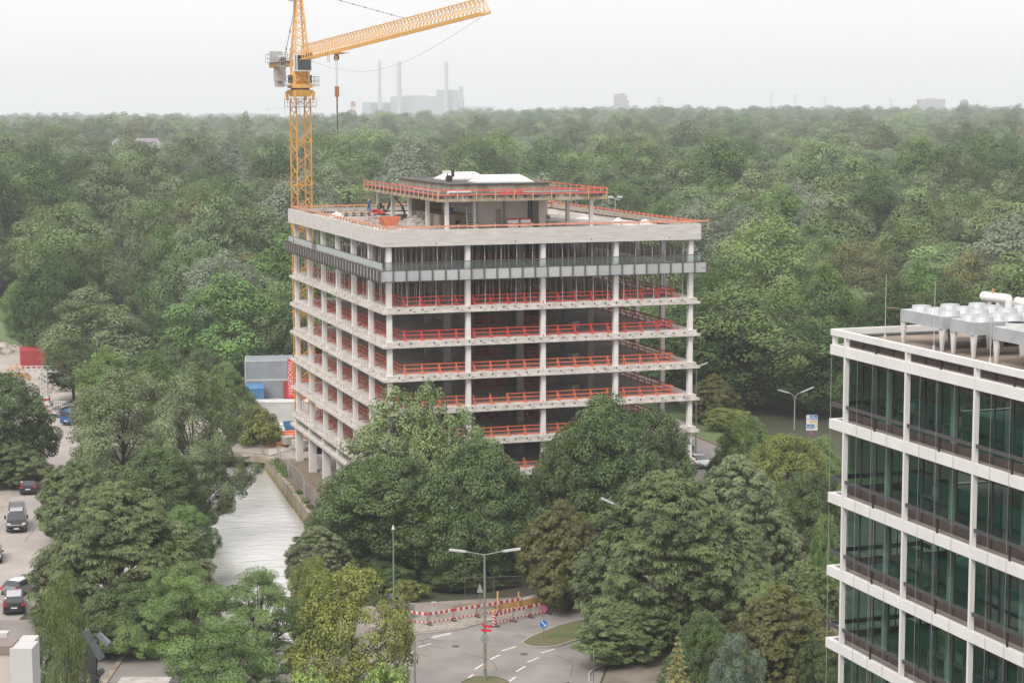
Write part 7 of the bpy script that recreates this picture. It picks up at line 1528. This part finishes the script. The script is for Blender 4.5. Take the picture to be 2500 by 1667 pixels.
fcrane('faint grey crane on the horizon left of the yellow crane', 655, 251, 262, 610, 690, 4200, M_farw, 2); fcrane('very faint grey crane at the left end of the horizon', 96, 262, 270, 60, 118, 4600, M_farw, 2)
for k, (u, vt, Y) in enumerate([(1513, 222, 4200), (1772, 212, 4600), (1826, 214, 4800), (1896, 218, 5000), (2047, 225, 5000)]):
    p = aty(u*D_, vt*D_, Y); t = thing('power_pylon', f'faint electricity pylon on the horizon, {ORD[k]} counted from the stepped tower', 'pylon', (p.x, Y, 0), 0, 'faint pylons on the horizon'); b = MB(); zt_ = p.z
    for s in (-1, 1):
        for s2 in (-1, 1): b.bar((s*4, s2*4, 10), (0, 0, zt_), .5)
    for f, w_ in ((.72, 10), (.83, 13), (.92, 8)): z_ = 10+(zt_-10)*f; b.bar((-w_, 0, z_), (w_, 0, z_), .6)
    for j in range(8): z_ = 10+(zt_-10)*j/9; h_ = 4*(1-j/9); b.bar((-h_, -h_, z_), (h_, -h_, z_+8), .35)
    b.build('lattice', M_steel, parent=t)
for k, (u, vt, w_) in enumerate([(190, 262, .8), (1910, 256, 1.2)]): 
    p = aty(u*D_, vt*D_ if k == 0 else vt*D_-6, 3000); tag(MB().tube((0, 0, 0), (0, 0, p.z), w_*1.4, w_, n=8).build('mast', M_steel, loc=(p.x, 3000, 0)), ['thin dark mast on the horizon at the left', 'thin dark chimney on the horizon below the pylons'][k], 'mast')
# lamp masts among the trees left of the crane
for k, (u, vt, Y, lab, hd2) in enumerate([(595, 470, 420, 'tall thin pole among the trees left of the crane', 0), (614, 500, 415, 'double headed lamp mast left of the crane', 1), (1413, 485, 300, 'twin lamp on a thin mast seen over the eastern parapet', 1)]):
    p = aty(u*D_, (vt)*D_ if k < 2 else 455*D_, Y); z_ = p.z; t = thing('light_mast', lab, 'light mast', (p.x, Y, 0)); MB().tube((0, 0, 0), (0, 0, z_), .16, .1, n=8).build('pole', M_rim, parent=t)
    if hd2: MB().b(-1.1, -.3, -.2, .2, z_, z_+.3).b(.3, 1.1, -.2, .2, z_, z_+.3).bar((-.8, 0, z_), (.8, 0, z_-.3), .1).build('lamp_head', M_lhead, parent=t)
    else: MB().tube((0, 0, z_), (0, 0, z_+.3), .2, n=8).build('mast_top', M_lhead, parent=t)
t = thing('sign_gantry', 'grey metal gantry frame among the trees left of the crane', 'gantry', (aty(618*D_, 520*D_, 400).x, 400, 0)); zz = aty(0, 487*D_, 400).z; MB().b(-2, 2.3, -.5, .5, zz-3.2, zz).build('box_frame', M_steel, parent=t); MB().b(-.7, .3, -.3, .3, 0, zz-3.2).b(-2.4, -2.2, -.3, .3, zz-9, zz-3.2).build('pole', M_steel, parent=t)

# lettering becomes real mesh
dg = bpy.context.evaluated_depsgraph_get()
for o in [o for o in sc.objects if o.type == 'FONT']:
    me = bpy.data.meshes.new_from_object(o.evaluated_get(dg)); n = link(o.name, me, o.parent, tuple(o.location), rot=tuple(o.rotation_euler)); bpy.data.objects.remove(o)
